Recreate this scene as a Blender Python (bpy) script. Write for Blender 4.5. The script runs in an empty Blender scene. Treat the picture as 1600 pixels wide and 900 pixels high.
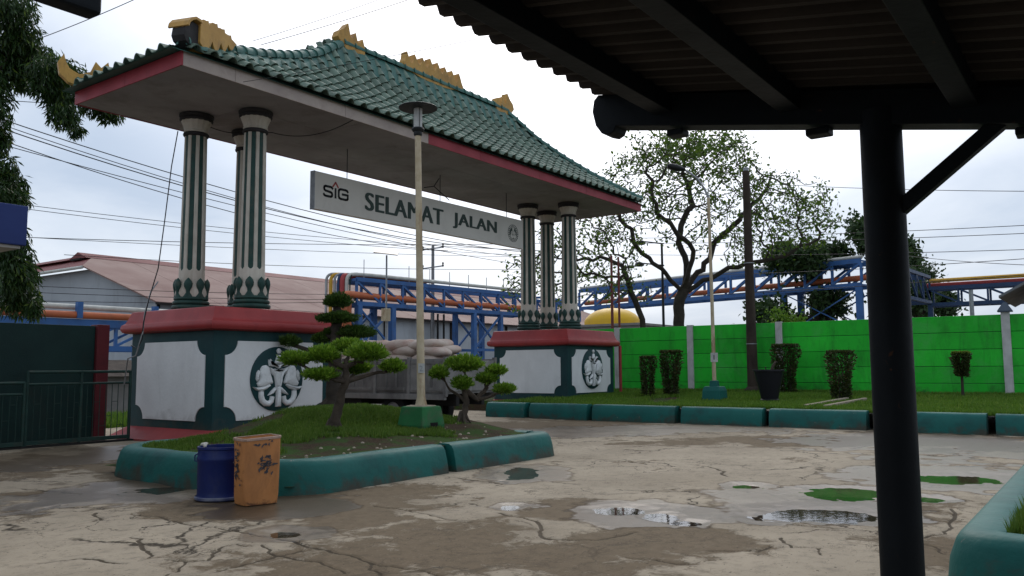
import bpy, bmesh, math, random
import numpy as np
from mathutils import Vector, Matrix
from math import sin, cos, pi, radians, sqrt, atan2

# ------------------------------------------------------------------ scene, camera, light
S = bpy.context.scene
COL = S.collection
AZ, PITCH, ROLL, FPX = radians(35.861), radians(5.489), radians(-0.350), 1304.56
CAM = np.array([-10.329, -15.031, 1.5])
_R = np.array([sin(AZ), -cos(AZ), 0.0])
_H = np.array([cos(AZ), sin(AZ), 0.0])
_F = _H * cos(PITCH) + np.array([0, 0, sin(PITCH)])
_U = -_H * sin(PITCH) + np.array([0, 0, cos(PITCH)])
RR = cos(ROLL) * _R + sin(ROLL) * _U
UU = -sin(ROLL) * _R + cos(ROLL) * _U
cd = bpy.data.cameras.new('camera')
cam = bpy.data.objects.new('camera', cd)
COL.objects.link(cam)
cd.sensor_width = 36.0
cd.lens = FPX / 1600 * 36
cd.clip_start = 0.05
cd.clip_end = 5000
cam.matrix_world = Matrix(((RR[0], UU[0], -_F[0], CAM[0]), (RR[1], UU[1], -_F[1], CAM[1]), (RR[2], UU[2], -_F[2], CAM[2]), (0, 0, 0, 1)))
S.camera = cam

SUN_DIR = np.array([0.83, 0.50, 0.0]); SUN_DIR = SUN_DIR / np.linalg.norm(SUN_DIR)
SUN_EL = radians(40)
sdir = np.array([SUN_DIR[0] * cos(SUN_EL), SUN_DIR[1] * cos(SUN_EL), sin(SUN_EL)])   # towards the sun

world = bpy.data.worlds.new('World')
S.world = world
world.use_nodes = True
wn, wl = world.node_tree.nodes, world.node_tree.links
wn.clear()
w_out = wn.new('ShaderNodeOutputWorld')
w_bg = wn.new('ShaderNodeBackground')
sky = wn.new('ShaderNodeTexSky')
sky.sky_type = 'NISHITA'
sky.sun_disc = False
sky.sun_elevation = SUN_EL
sky.sun_rotation = atan2(SUN_DIR[0], SUN_DIR[1])
sky.dust_density = 3.0
w_tc = wn.new('ShaderNodeTexCoord')
# cloud deck: directions projected on a flat layer so clouds shrink towards the horizon
w_sep = wn.new('ShaderNodeSeparateXYZ'); wl.new(w_tc.outputs['Generated'], w_sep.inputs[0])
w_zc = wn.new('ShaderNodeMath'); w_zc.operation = 'ADD'; w_zc.inputs[1].default_value = 0.22
w_ab = wn.new('ShaderNodeMath'); w_ab.operation = 'ABSOLUTE'; wl.new(w_sep.outputs[2], w_ab.inputs[0]); wl.new(w_ab.outputs[0], w_zc.inputs[0])
w_dx = wn.new('ShaderNodeMath'); w_dx.operation = 'DIVIDE'; wl.new(w_sep.outputs[0], w_dx.inputs[0]); wl.new(w_zc.outputs[0], w_dx.inputs[1])
w_dy = wn.new('ShaderNodeMath'); w_dy.operation = 'DIVIDE'; wl.new(w_sep.outputs[1], w_dy.inputs[0]); wl.new(w_zc.outputs[0], w_dy.inputs[1])
w_cmb = wn.new('ShaderNodeCombineXYZ'); wl.new(w_dx.outputs[0], w_cmb.inputs[0]); wl.new(w_dy.outputs[0], w_cmb.inputs[1])
w_n = wn.new('ShaderNodeTexNoise'); w_n.inputs['Scale'].default_value = 0.85; w_n.inputs['Detail'].default_value = 7; w_n.inputs['Roughness'].default_value = 0.55; w_n.inputs['Distortion'].default_value = 0.35
wl.new(w_cmb.outputs[0], w_n.inputs['Vector'])
w_r = wn.new('ShaderNodeValToRGB')
w_r.color_ramp.elements[0].position = 0.36; w_r.color_ramp.elements[0].color = (0.53, 0.645, 0.82, 1)
w_r.color_ramp.elements[1].position = 0.66; w_r.color_ramp.elements[1].color = (0.93, 1.00, 1.10, 1)
wl.new(w_n.outputs['Fac'], w_r.inputs[0])
# brighter veil round the hidden sun
w_dot = wn.new('ShaderNodeVectorMath'); w_dot.operation = 'DOT_PRODUCT'
w_dot.inputs[1].default_value = tuple(sdir)
wl.new(w_tc.outputs['Generated'], w_dot.inputs[0])
w_mr = wn.new('ShaderNodeMapRange'); w_mr.inputs['From Min'].default_value = 0.78; w_mr.inputs['From Max'].default_value = 1.0
w_mr.inputs['To Min'].default_value = 0.0; w_mr.inputs['To Max'].default_value = 1.0
w_mr.interpolation_type = 'SMOOTHSTEP'
wl.new(w_dot.outputs['Value'], w_mr.inputs['Value'])
w_add = wn.new('ShaderNodeMix'); w_add.data_type = 'RGBA'; w_add.blend_type = 'ADD'
w_add.inputs[7].default_value = (1.5, 1.40, 1.34, 1)
wl.new(w_mr.outputs[0], w_add.inputs[0]); wl.new(w_r.outputs[0], w_add.inputs[6])
# thin share of clear Nishita sky through the cloud
w_sk = wn.new('ShaderNodeMix'); w_sk.data_type = 'RGBA'; w_sk.blend_type = 'MULTIPLY'; w_sk.inputs[0].default_value = 1.0
w_sk.inputs[7].default_value = (0.10, 0.10, 0.10, 1)
wl.new(sky.outputs[0], w_sk.inputs[6])
w_mix = wn.new('ShaderNodeMix'); w_mix.data_type = 'RGBA'; w_mix.inputs[0].default_value = 0.86
wl.new(w_sk.outputs[2], w_mix.inputs[6]); wl.new(w_add.outputs[2], w_mix.inputs[7])
wl.new(w_mix.outputs[2], w_bg.inputs[0])
w_bg.inputs[1].default_value = 1.0
wl.new(w_bg.outputs[0], w_out.inputs[0])

sl = bpy.data.lights.new('sun', 'SUN')
sun = bpy.data.objects.new('sun', sl)
COL.objects.link(sun)
sl.energy = 0.7
sl.angle = radians(25)
sl.color = (1.0, 0.95, 0.88)
sun.rotation_euler = Vector(sdir).to_track_quat('Z', 'Y').to_euler()
sun.location = (0, 0, 30)

S.view_settings.view_transform = 'Standard'
S.view_settings.look = 'None'
S.view_settings.exposure = 0.0
S.view_settings.gamma = 1.0
S.view_settings.use_curve_mapping = False

# ------------------------------------------------------------------ helpers
def ray(x, y):
    d = _F * FPX + RR * (x - 800) - UU * (y - 450)
    return d
def at(x, y, d=None, z=None, u=None, v=None):
    """survey point: the place in the yard seen at (x, y), fixed by its distance, height or plane"""
    r = ray(x, y)
    if d is not None: t = d / FPX
    elif z is not None: t = (z - CAM[2]) / r[2]
    elif u is not None: t = (u - CAM[0]) / r[0]
    else: t = (v - CAM[1]) / r[1]
    return CAM + r * t

rnd = random.Random(7)
NP = np.random.RandomState(11)

def tag(o, label=None, cat=None, group=None, kind=None):
    if label: o['label'] = label
    if cat: o['category'] = cat
    if group: o['group'] = group
    if kind: o['kind'] = kind
    return o
def empty(name, loc, label=None, cat=None, group=None):
    o = bpy.data.objects.new(name, None)
    o.location = tuple(float(c) for c in loc)
    o.empty_display_size = 0.2
    COL.objects.link(o)
    tag(o, label, cat, group)
    return o
def link(name, me, mat, parent=None, loc=None):
    o = bpy.data.objects.new(name, me)
    COL.objects.link(o)
    if mat is not None and not me.materials: me.materials.append(mat)
    if parent is not None: o.parent = parent
    if loc is not None: o.location = tuple(float(c) for c in loc)
    return o
def wloc(o):
    p = Vector((0, 0, 0))
    while o is not None:
        p += o.location; o = o.parent
    return p
def np_mesh(name, co, faces):
    """fast mesh: co (n,3), faces (m,k) with equal k"""
    me = bpy.data.meshes.new(name)
    co = np.ascontiguousarray(co, dtype=np.float32); faces = np.ascontiguousarray(faces, dtype=np.int32)
    n, (m, k) = len(co), faces.shape
    me.vertices.add(n); me.vertices.foreach_set('co', co.ravel())
    me.loops.add(m * k); me.loops.foreach_set('vertex_index', faces.ravel())
    me.polygons.add(m); me.polygons.foreach_set('loop_start', np.arange(0, m * k, k, dtype=np.int32))
    me.update(calc_edges=True)
    return me

class MB:
    """collects shapes and links them as ONE mesh"""
    def __init__(s): s.v = []; s.f = []
    def add(s, vs, fs):
        o = len(s.v)
        s.v += [tuple(float(c) for c in p) for p in vs]
        s.f += [tuple(i + o for i in f) for f in fs]
        return s
    def box(s, x0, x1, y0, y1, z0, z1):
        return s.add([(x0, y0, z0), (x1, y0, z0), (x1, y1, z0), (x0, y1, z0), (x0, y0, z1), (x1, y0, z1), (x1, y1, z1), (x0, y1, z1)],
                     [(0, 3, 2, 1), (4, 5, 6, 7), (0, 1, 5, 4), (1, 2, 6, 5), (2, 3, 7, 6), (3, 0, 4, 7)])
    def beam(s, a, b, w, h, up=(0, 0, 1)):
        a, b = Vector(a), Vector(b)
        d = (b - a).normalized(); up = Vector(up)
        if abs(d.dot(up)) > 0.95: up = Vector((1, 0, 0))
        x = d.cross(up).normalized() * (w / 2); y = x.cross(d).normalized() * (h / 2)
        return s.add([a - x - y, a + x - y, a + x + y, a - x + y, b - x - y, b + x - y, b + x + y, b - x + y],
                     [(0, 1, 2, 3), (7, 6, 5, 4), (0, 4, 5, 1), (1, 5, 6, 2), (2, 6, 7, 3), (3, 7, 4, 0)])
    def tube(s, pts, r, n=8, caps=True):
        pts = [Vector(p) for p in pts]
        m = len(pts)
        rs = r if hasattr(r, '__len__') else [r] * m
        vs, fs = [], []
        t0 = (pts[1] - pts[0]).normalized()
        x = t0.orthogonal().normalized()
        for i, p in enumerate(pts):
            t = (pts[min(i + 1, m - 1)] - pts[max(i - 1, 0)]).normalized()
            x = (x - t * x.dot(t)); x = x.normalized() if x.length > 1e-6 else t.orthogonal().normalized()
            y = t.cross(x)
            for k in range(n):
                a = 2 * pi * k / n
                vs.append(p + (x * cos(a) + y * sin(a)) * rs[i])
        for i in range(m - 1):
            for k in range(n):
                k2 = (k + 1) % n
                fs.append((i * n + k, i * n + k2, (i + 1) * n + k2, (i + 1) * n + k))
        if caps:
            fs.append(tuple(reversed(range(n)))); fs.append(tuple(range((m - 1) * n, m * n)))
        return s.add(vs, fs)
    def lathe(s, c, prof, n=24, caps=True):
        """prof: list of (radius, z)"""
        c = Vector(c); m = len(prof); vs, fs = [], []
        for r, z in prof:
            for k in range(n):
                a = 2 * pi * k / n
                vs.append((c.x + r * cos(a), c.y + r * sin(a), c.z + z))
        for i in range(m - 1):
            for k in range(n):
                k2 = (k + 1) % n
                fs.append((i * n + k, i * n + k2, (i + 1) * n + k2, (i + 1) * n + k))
        if caps:
            fs.append(tuple(reversed(range(n)))); fs.append(tuple(range((m - 1) * n, m * n)))
        return s.add(vs, fs)
    def rectloft(s, x0, x1, y0, y1, prof, caps=True):
        """prof: list of (outward offset, z)"""
        vs, fs = [], []
        for o, z in prof:
            vs += [(x0 - o, y0 - o, z), (x1 + o, y0 - o, z), (x1 + o, y1 + o, z), (x0 - o, y1 + o, z)]
        for i in range(len(prof) - 1):
            for k in range(4):
                k2 = (k + 1) % 4
                fs.append((i * 4 + k, i * 4 + k2, i * 4 + 4 + k2, i * 4 + 4 + k))
        if caps:
            fs.append((3, 2, 1, 0)); e = (len(prof) - 1) * 4; fs.append((e, e + 1, e + 2, e + 3))
        return s.add(vs, fs)
    def prism(s, poly, o, ax, ay, depth):
        """poly in 2D, laid at o along ax, ay; extruded by the vector depth"""
        o, ax, ay, dp = Vector(o), Vector(ax), Vector(ay), Vector(depth)
        n = len(poly)
        a = [o + ax * p[0] + ay * p[1] for p in poly]
        b = [p + dp for p in a]
        fs = [tuple(range(n)), tuple(reversed(range(n, 2 * n)))]
        for k in range(n):
            k2 = (k + 1) % n
            fs.append((k2, k, n + k, n + k2))
        return s.add(a + b, fs)
    def mesh(s, name, off=(0, 0, 0), bevel=0, seg=2, smooth=None, fix=True):
        me = bpy.data.meshes.new(name)
        me.from_pydata([(x - off[0], y - off[1], z - off[2]) for x, y, z in s.v], [], s.f)
        if fix or bevel:
            bm = bmesh.new(); bm.from_mesh(me)
            if fix: bmesh.ops.recalc_face_normals(bm, faces=bm.faces)
            if bevel:
                es = [e for e in bm.edges if len(e.link_faces) == 2 and e.calc_face_angle(0) > radians(30)]
                bmesh.ops.bevel(bm, geom=es, offset=bevel, segments=seg, affect='EDGES', profile=0.6, clamp_overlap=True)
            bm.to_mesh(me); bm.free()
        if smooth:
            me.shade_smooth(); me.set_sharp_from_angle(angle=radians(smooth))
        return me
    def build(s, name, mat, parent=None, bevel=0, seg=2, smooth=None, loc=None, fix=True):
        off = loc if loc is not None else (wloc(parent) if parent is not None else (0, 0, 0))
        me = s.mesh(name, off, bevel, seg, smooth, fix)
        if parent is None: return link(name, me, mat, None, off)
        return link(name, me, mat, parent, None)

def copy_tree(o, parent=None):
    c = o.copy(); COL.objects.link(c); c.parent = parent
    for ch in o.children: copy_tree(ch, c)
    return c

# value noise in numpy
_perm = NP.permutation(4096)
def _hash(ix, iy):
    return (_perm[(_perm[ix & 4095] + iy) & 4095] / 4095.0)
def vnoise(x, y):
    ix = np.floor(x).astype(int); iy = np.floor(y).astype(int)
    fx = x - ix; fy = y - iy
    fx = fx * fx * (3 - 2 * fx); fy = fy * fy * (3 - 2 * fy)
    a = _hash(ix, iy); b = _hash(ix + 1, iy); c = _hash(ix, iy + 1); d = _hash(ix + 1, iy + 1)
    return (a * (1 - fx) + b * fx) * (1 - fy) + (c * (1 - fx) + d * fx) * fy
def fbm(x, y, sc, octv=4, gain=0.5):
    t = 0; a = 1; n = 0
    for i in range(octv):
        t = t + a * vnoise(x * sc + 17.3 * i + 100, y * sc + 5.1 * i + 100); n += a; a *= gain; sc *= 2.03
    return t / n
def sstep(a, b, x):
    t = np.clip((x - a) / (b - a), 0, 1)
    return t * t * (3 - 2 * t)

# ------------------------------------------------------------------ materials
def nodes(name):
    m = bpy.data.materials.new(name); m.use_nodes = True
    nt = m.node_tree
    return m, nt.nodes, nt.links, nt.nodes['Principled BSDF']
def new(n, t, **kw):
    x = n.new(t)
    for k, v in kw.items():
        if k in x.inputs: x.inputs[k].default_value = v
        else: setattr(x, k, v)
    return x
def mixc(n, l, fac, a, b, blend='MIX'):
    x = n.new('ShaderNodeMix'); x.data_type = 'RGBA'; x.blend_type = blend
    for sock, val in ((0, fac), (6, a), (7, b)):
        if hasattr(val, 'is_output') or isinstance(val, bpy.types.NodeSocket): l.new(val, x.inputs[sock])
        elif sock == 0: x.inputs[0].default_value = val
        else: x.inputs[sock].default_value = (*val, 1) if len(val) == 3 else val
    return x.outputs[2]
def ramp(n, l, src, p0, p1, c0=(0, 0, 0), c1=(1, 1, 1)):
    r = n.new('ShaderNodeValToRGB')
    r.color_ramp.elements[0].position = p0; r.color_ramp.elements[0].color = (*c0, 1)
    r.color_ramp.elements[1].position = p1; r.color_ramp.elements[1].color = (*c1, 1)
    l.new(src, r.inputs[0]); return r.outputs[0]
MATS = {}
def mat(name, c, c2=None, sc=2.0, rough=0.6, bump=0.15, bsc=30.0, dirt=None, damt=0.4, dsc=1.2, streak=1.0, metal=0.0, spec=0.22, world=True, rvar=0.12):
    """painted or raw surface: two tones by noise, dirt/wear patches with streaks, fine relief"""
    m, n, l, b = nodes(name)
    if world:
        g = n.new('ShaderNodeNewGeometry'); vec = g.outputs['Position']
    else:
        g = n.new('ShaderNodeTexCoord'); vec = g.outputs['Object']
    c2 = c2 or tuple(x * 0.78 for x in c)
    n1 = new(n, 'ShaderNodeTexNoise', Scale=sc, Detail=6.0, Roughness=0.6); l.new(vec, n1.inputs['Vector'])
    col = mixc(n, l, ramp(n, l, n1.outputs['Fac'], 0.35, 0.68), c, c2)
    if dirt:
        mp = new(n, 'ShaderNodeMapping'); mp.inputs['Scale'].default_value = (1, 1, 1.0 / streak); l.new(vec, mp.inputs['Vector'])
        n2 = new(n, 'ShaderNodeTexNoise', Scale=dsc, Detail=8.0, Roughness=0.68, Distortion=0.3); l.new(mp.outputs[0], n2.inputs['Vector'])
        f = ramp(n, l, n2.outputs['Fac'], 0.50, 0.72)
        k = n.new('ShaderNodeMath'); k.operation = 'MULTIPLY'; l.new(f, k.inputs[0]); k.inputs[1].default_value = damt
        col = mixc(n, l, k.outputs[0], col, dirt)
    l.new(col, b.inputs['Base Color'])
    n3 = new(n, 'ShaderNodeTexNoise', Scale=bsc, Detail=5.0, Roughness=0.6); l.new(vec, n3.inputs['Vector'])
    mr = new(n, 'ShaderNodeMapRange'); mr.inputs['To Min'].default_value = max(0.03, rough - rvar); mr.inputs['To Max'].default_value = min(1, rough + rvar)
    l.new(n1.outputs['Fac'], mr.inputs['Value']); l.new(mr.outputs[0], b.inputs['Roughness'])
    if bump:
        bp = new(n, 'ShaderNodeBump', Strength=bump, Distance=0.02); l.new(n3.outputs['Fac'], bp.inputs['Height']); l.new(bp.outputs[0], b.inputs['Normal'])
    b.inputs['Metallic'].default_value = metal
    b.inputs['Specular IOR Level'].default_value = spec
    MATS[name] = m
    return m
def leaf_mat(name, c1, c2, c3=None, trans=0.35, rough=0.5):
    """foliage: colour varies from leaf to leaf; light passes through"""
    m, n, l, b = nodes(name)
    g = n.new('ShaderNodeNewGeometry')
    r = n.new('ShaderNodeValToRGB')
    r.color_ramp.elements[0].color = (*c1, 1); r.color_ramp.elements[1].color = (*c2, 1)
    if c3:
        e = r.color_ramp.elements.new(0.85); e.color = (*c2, 1)
        r.color_ramp.elements[2].color = (*c3, 1)
    l.new(g.outputs['Random Per Island'], r.inputs[0])
    n1 = new(n, 'ShaderNodeTexNoise', Scale=1.1, Detail=3.0); l.new(g.outputs['Position'], n1.inputs['Vector'])
    col = mixc(n, l, ramp(n, l, n1.outputs['Fac'], 0.35, 0.65), r.outputs[0], tuple(x * 0.7 for x in c1), 'MIX')
    cc = mixc(n, l, 0.4, r.outputs[0], col)
    b.inputs['Roughness'].default_value = rough
    b.inputs['Specular IOR Level'].default_value = 0.3
    l.new(cc, b.inputs['Base Color'])
    t = n.new('ShaderNodeBsdfTranslucent'); l.new(cc, t.inputs[0])
    mx = n.new('ShaderNodeMixShader'); mx.inputs[0].default_value = trans
    l.new(b.outputs[0], mx.inputs[1]); l.new(t.outputs[0], mx.inputs[2])
    l.new(mx.outputs[0], n['Material Output'].inputs[0])
    return m

def wear(m, col, sc, lo, hi, zmin=None, zmax=None, amt=1.0, stretch=(1, 1, 1)):
    """chips or splashes of another colour over a finished material; zmin/zmax fade them out with height"""
    n, l = m.node_tree.nodes, m.node_tree.links
    b = n['Principled BSDF']; src = b.inputs['Base Color'].links[0].from_socket
    g = n.new('ShaderNodeNewGeometry')
    mp = new(n, 'ShaderNodeMapping'); mp.inputs['Scale'].default_value = stretch; l.new(g.outputs['Position'], mp.inputs['Vector'])
    t = new(n, 'ShaderNodeTexNoise', Scale=sc, Detail=9.0, Roughness=0.7, Distortion=0.4); l.new(mp.outputs[0], t.inputs['Vector'])
    fac = t.outputs['Fac']
    if zmin is not None:
        sp = n.new('ShaderNodeSeparateXYZ'); l.new(g.outputs['Position'], sp.inputs[0])
        mr = new(n, 'ShaderNodeMapRange'); mr.inputs['From Min'].default_value = zmin; mr.inputs['From Max'].default_value = zmax; mr.inputs['To Min'].default_value = 0.16; mr.inputs['To Max'].default_value = -0.12
        l.new(sp.outputs[2], mr.inputs['Value'])
        a = n.new('ShaderNodeMath'); a.operation = 'ADD'; l.new(fac, a.inputs[0]); l.new(mr.outputs[0], a.inputs[1]); fac = a.outputs[0]
    f = ramp(n, l, fac, lo, hi, (0, 0, 0), (amt, amt, amt))
    l.new(mixc(n, l, f, src, col), b.inputs['Base Color'])
def per_piece(m, lo, hi):
    """each loose piece a little lighter or darker"""
    n, l = m.node_tree.nodes, m.node_tree.links
    b = n['Principled BSDF']; src = b.inputs['Base Color'].links[0].from_socket
    g = n.new('ShaderNodeNewGeometry'); oi = n.new('ShaderNodeObjectInfo')
    a = n.new('ShaderNodeMath'); a.operation = 'ADD'; l.new(g.outputs['Random Per Island'], a.inputs[0]); l.new(oi.outputs['Random'], a.inputs[1])
    f = n.new('ShaderNodeMath'); f.operation = 'FRACT'; l.new(a.outputs[0], f.inputs[0])
    c = ramp(n, l, f.outputs[0], 0.0, 1.0, (lo, lo, lo), (hi, hi, hi))
    l.new(mixc(n, l, 1.0, src, c, 'MULTIPLY'), b.inputs['Base Color'])
GRIME = (0.035, 0.032, 0.026)
m_white = mat('white_wall_paint', (0.72, 0.72, 0.71), (0.64, 0.64, 0.63), sc=1.2, rough=0.6, bump=0.25, bsc=14, dirt=(0.36, 0.35, 0.33), damt=0.2, dsc=1.6, streak=3)
m_relief = mat('relief_paint', (0.74, 0.75, 0.74), (0.64, 0.65, 0.64), sc=6, rough=0.5, dirt=(0.2, 0.2, 0.19), damt=0.35, dsc=7)
m_dgreen = mat('dark_green_paint', (0.010, 0.048, 0.050), (0.007, 0.034, 0.038), sc=1.5, rough=0.55, dirt=(0.03, 0.05, 0.045), damt=0.4, dsc=2.5, streak=2)
m_red = mat('red_paint', (0.33, 0.043, 0.042), (0.26, 0.035, 0.035), sc=1.6, rough=0.42, bump=0.12, dirt=(0.16, 0.03, 0.035), damt=0.4, dsc=2.4, streak=2)
m_fred = mat('fascia_red_paint', (0.32, 0.040, 0.052), (0.25, 0.033, 0.042), sc=1.6, rough=0.5, dirt=(0.12, 0.03, 0.04), damt=0.35, dsc=2.4)
m_fbeige = mat('bare_fascia_board', (0.42, 0.35, 0.30), (0.34, 0.28, 0.25), sc=1.5, rough=0.7, dirt=(0.25, 0.19, 0.17), damt=0.5, dsc=2)
m_soffit = mat('soffit_board', (0.30, 0.29, 0.285), (0.23, 0.222, 0.218), sc=0.7, rough=0.75, bump=0.1, dirt=(0.12, 0.10, 0.09), damt=0.55, dsc=0.9)
m_tile = mat('green_glazed_tile', (0.145, 0.205, 0.155), (0.105, 0.155, 0.118), sc=3.0, rough=0.62, bump=0.12, bsc=40, dirt=(0.06, 0.08, 0.065), damt=0.6, dsc=2.8, spec=0.35)
m_ridge = mat('ridge_green_paint', (0.060, 0.160, 0.132), (0.045, 0.12, 0.102), sc=2.0, rough=0.55, bump=0.3, bsc=9, dirt=(0.04, 0.06, 0.055), damt=0.5, dsc=2.0, streak=2)
m_gold = mat('ochre_paint', (0.52, 0.30, 0.075), (0.42, 0.23, 0.06), sc=3, rough=0.5, bump=0.2, dirt=(0.16, 0.10, 0.05), damt=0.6, dsc=3.5, streak=2)
m_cream = mat('cream_column_paint', (0.55, 0.50, 0.42), (0.46, 0.41, 0.34), sc=2.0, rough=0.55, bump=0.2, dirt=(0.20, 0.15, 0.10), damt=0.55, dsc=2.2, streak=3)
m_colgreen = mat('column_green_paint', (0.022, 0.062, 0.05), (0.016, 0.045, 0.038), sc=4, rough=0.5, dirt=(0.10, 0.085, 0.06), damt=0.5, dsc=5)
m_capdark = mat('capital_dark_paint', (0.035, 0.032, 0.032), (0.022, 0.02, 0.02), sc=4, rough=0.7)
m_teal = mat('teal_kerb_paint', (0.009, 0.113, 0.096), (0.008, 0.086, 0.076), sc=1.3, rough=0.55, bump=0.5, bsc=7, dirt=(0.014, 0.05, 0.05), damt=0.7, dsc=1.9)
m_sign = mat('sign_face', (0.60, 0.57, 0.51), (0.55, 0.52, 0.465), sc=0.6, rough=0.45, bump=0.02, dirt=(0.32, 0.29, 0.25), damt=0.3, dsc=1.2, streak=2)
m_letter = mat('sign_letters', (0.030, 0.052, 0.042), (0.024, 0.042, 0.034), sc=2, rough=0.5, bump=0)
m_black = mat('black_print', (0.010, 0.010, 0.010), rough=0.5, bump=0)
m_pinkred = mat('faded_red_print', (0.33, 0.055, 0.05), rough=0.5, bump=0)
m_wallgreen = mat('bright_green_paint', (0.022, 0.52, 0.032), (0.017, 0.42, 0.028), sc=0.6, rough=0.6, bump=0.35, bsc=9, dirt=(0.02, 0.13, 0.02), damt=0.65, dsc=0.9, streak=2.5)
m_postwhite = mat('weathered_white_post', (0.52, 0.52, 0.50), (0.40, 0.40, 0.38), sc=3, rough=0.7, dirt=(0.16, 0.15, 0.12), damt=0.6, dsc=3, streak=3)
m_postcap = mat('slate_post_cap', (0.07, 0.09, 0.12), rough=0.6)
m_blue = mat('blue_steel_paint', (0.045, 0.130, 0.33), (0.036, 0.10, 0.25), sc=0.8, rough=0.5, bump=0.05, dirt=(0.05, 0.06, 0.10), damt=0.5, dsc=1.2)
m_bluedark = mat('navy_steel_paint', (0.03, 0.06, 0.13), rough=0.5, bump=0.05)
m_orange = mat('orange_pipe_paint', (0.50, 0.14, 0.055), (0.40, 0.11, 0.05), sc=1, rough=0.5, bump=0.05, dirt=(0.2, 0.09, 0.05), damt=0.5, dsc=1.1)
m_pipewhite = mat('white_pipe_paint', (0.55, 0.55, 0.50), rough=0.5, bump=0.05, dirt=(0.3, 0.27, 0.2), damt=0.5)
m_pipeyellow = mat('yellow_pipe_paint', (0.58, 0.33, 0.04), rough=0.5, bump=0.05)
m_pipered = mat('red_pipe_paint', (0.38, 0.06, 0.06), rough=0.5, bump=0.05)
m_pipegrey = mat('grey_pipe', (0.33, 0.33, 0.33), rough=0.45, bump=0.05, metal=0.3)
m_galv = mat('galvanised_steel', (0.30, 0.31, 0.32), (0.22, 0.23, 0.24), sc=6, rough=0.45, bump=0.05, metal=0.4)
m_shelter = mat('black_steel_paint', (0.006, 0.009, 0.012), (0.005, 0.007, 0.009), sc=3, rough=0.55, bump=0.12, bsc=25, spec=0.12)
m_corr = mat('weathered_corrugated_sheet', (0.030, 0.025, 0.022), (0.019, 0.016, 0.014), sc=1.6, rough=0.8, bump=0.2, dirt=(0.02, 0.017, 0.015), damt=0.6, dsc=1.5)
m_rustpole = mat('rusty_cream_pole_paint', (0.50, 0.42, 0.29), (0.40, 0.32, 0.20), sc=5, rough=0.6, bump=0.25, dirt=(0.17, 0.075, 0.03), damt=1.0, dsc=5.0, streak=4)
m_lampdark = mat('dark_lamp_cap', (0.022, 0.024, 0.025), rough=0.5)
m_basegreen = mat('green_plinth_paint', (0.020, 0.150, 0.045), (0.015, 0.11, 0.035), sc=3, rough=0.6, dirt=(0.10, 0.085, 0.06), damt=0.6, dsc=3.5)
m_basetop = mat('bare_cement', (0.32, 0.27, 0.20), (0.24, 0.20, 0.15), sc=5, rough=0.85, bump=0.5)
m_drum = mat('blue_plastic', (0.009, 0.020, 0.115), (0.007, 0.016, 0.085), sc=3, rough=0.4, bump=0.05, dirt=(0.05, 0.055, 0.10), damt=0.6, dsc=4, streak=3)
m_drumrim = mat('scuffed_drum_rim', (0.16, 0.17, 0.21), (0.05, 0.06, 0.14), sc=7, rough=0.6)
m_bin = mat('orange_tin', (0.50, 0.215, 0.075), (0.43, 0.18, 0.06), sc=3, rough=0.55, bump=0.15, bsc=12, dirt=(0.17, 0.08, 0.04), damt=0.55, dsc=3.4, streak=2.5)
m_binrim = mat('pale_worn_rim', (0.45, 0.31, 0.24), (0.3, 0.2, 0.15), sc=9, rough=0.6)
m_dark = mat('dark_interior', (0.015, 0.013, 0.012), rough=0.9, bump=0)
m_scrawl = mat('grey_black_scrawl', (0.035, 0.035, 0.045), (0.09, 0.085, 0.09), sc=30, rough=0.6, bump=0)
m_pot = mat('black_pot_plastic', (0.014, 0.014, 0.018), rough=0.4, bump=0.08)
m_wood = mat('dark_timber', (0.050, 0.036, 0.027), (0.032, 0.024, 0.019), sc=3, rough=0.85, bump=0.5, dirt=(0.10, 0.08, 0.06), damt=0.5, dsc=2.5, streak=8)
m_bark = mat('grey_brown_bark', (0.105, 0.080, 0.060), (0.055, 0.043, 0.034), sc=7, rough=0.9, bump=0.9, bsc=26)
m_barkdark = mat('dark_wet_bark', (0.052, 0.042, 0.033), (0.030, 0.025, 0.020), sc=4, rough=0.9, bump=0.8, bsc=14)
m_soil = mat('wet_soil', (0.055, 0.040, 0.028), (0.030, 0.022, 0.016), sc=3, rough=0.85, bump=1.0, bsc=22)
m_truckside = mat('weathered_grey_boards', (0.20, 0.195, 0.185), (0.105, 0.10, 0.096), sc=1.6, rough=0.7, bump=0.3, dirt=(0.30, 0.28, 0.26), damt=0.5, dsc=1.8, streak=2.5)
m_chassis = mat('dark_chassis', (0.018, 0.017, 0.016), rough=0.8)
m_tyre = mat('tyre_rubber', (0.014, 0.014, 0.014), rough=0.85, bump=0.4)
m_sack = mat('woven_sack', (0.58, 0.49, 0.42), (0.50, 0.40, 0.34), sc=3, rough=0.85, bump=0.5, bsc=45, dirt=(0.38, 0.15, 0.11), damt=0.6, dsc=1.5)
m_whwall = mat('warehouse_wall_sheet', (0.40, 0.42, 0.44), (0.32, 0.34, 0.36), sc=0.25, rough=0.7, bump=0.1, dirt=(0.20, 0.20, 0.20), damt=0.6, dsc=0.35, streak=4)
m_whroof = mat('faded_red_roof_sheet', (0.25, 0.155, 0.13), (0.19, 0.105, 0.088), sc=0.18, rough=0.7, bump=0.1, dirt=(0.33, 0.245, 0.21), damt=0.5, dsc=0.25)
m_whred = mat('rust_red_roof_sheet', (0.19, 0.055, 0.050), (0.14, 0.04, 0.038), sc=0.4, rough=0.65, bump=0.1)
m_whdark = mat('dark_gap', (0.03, 0.024, 0.022), rough=0.9)
m_fencegreen = mat('fence_green_paint', (0.018, 0.050, 0.040), (0.013, 0.036, 0.03), sc=5, rough=0.5, dirt=(0.05, 0.04, 0.03), damt=0.5, dsc=6)
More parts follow.
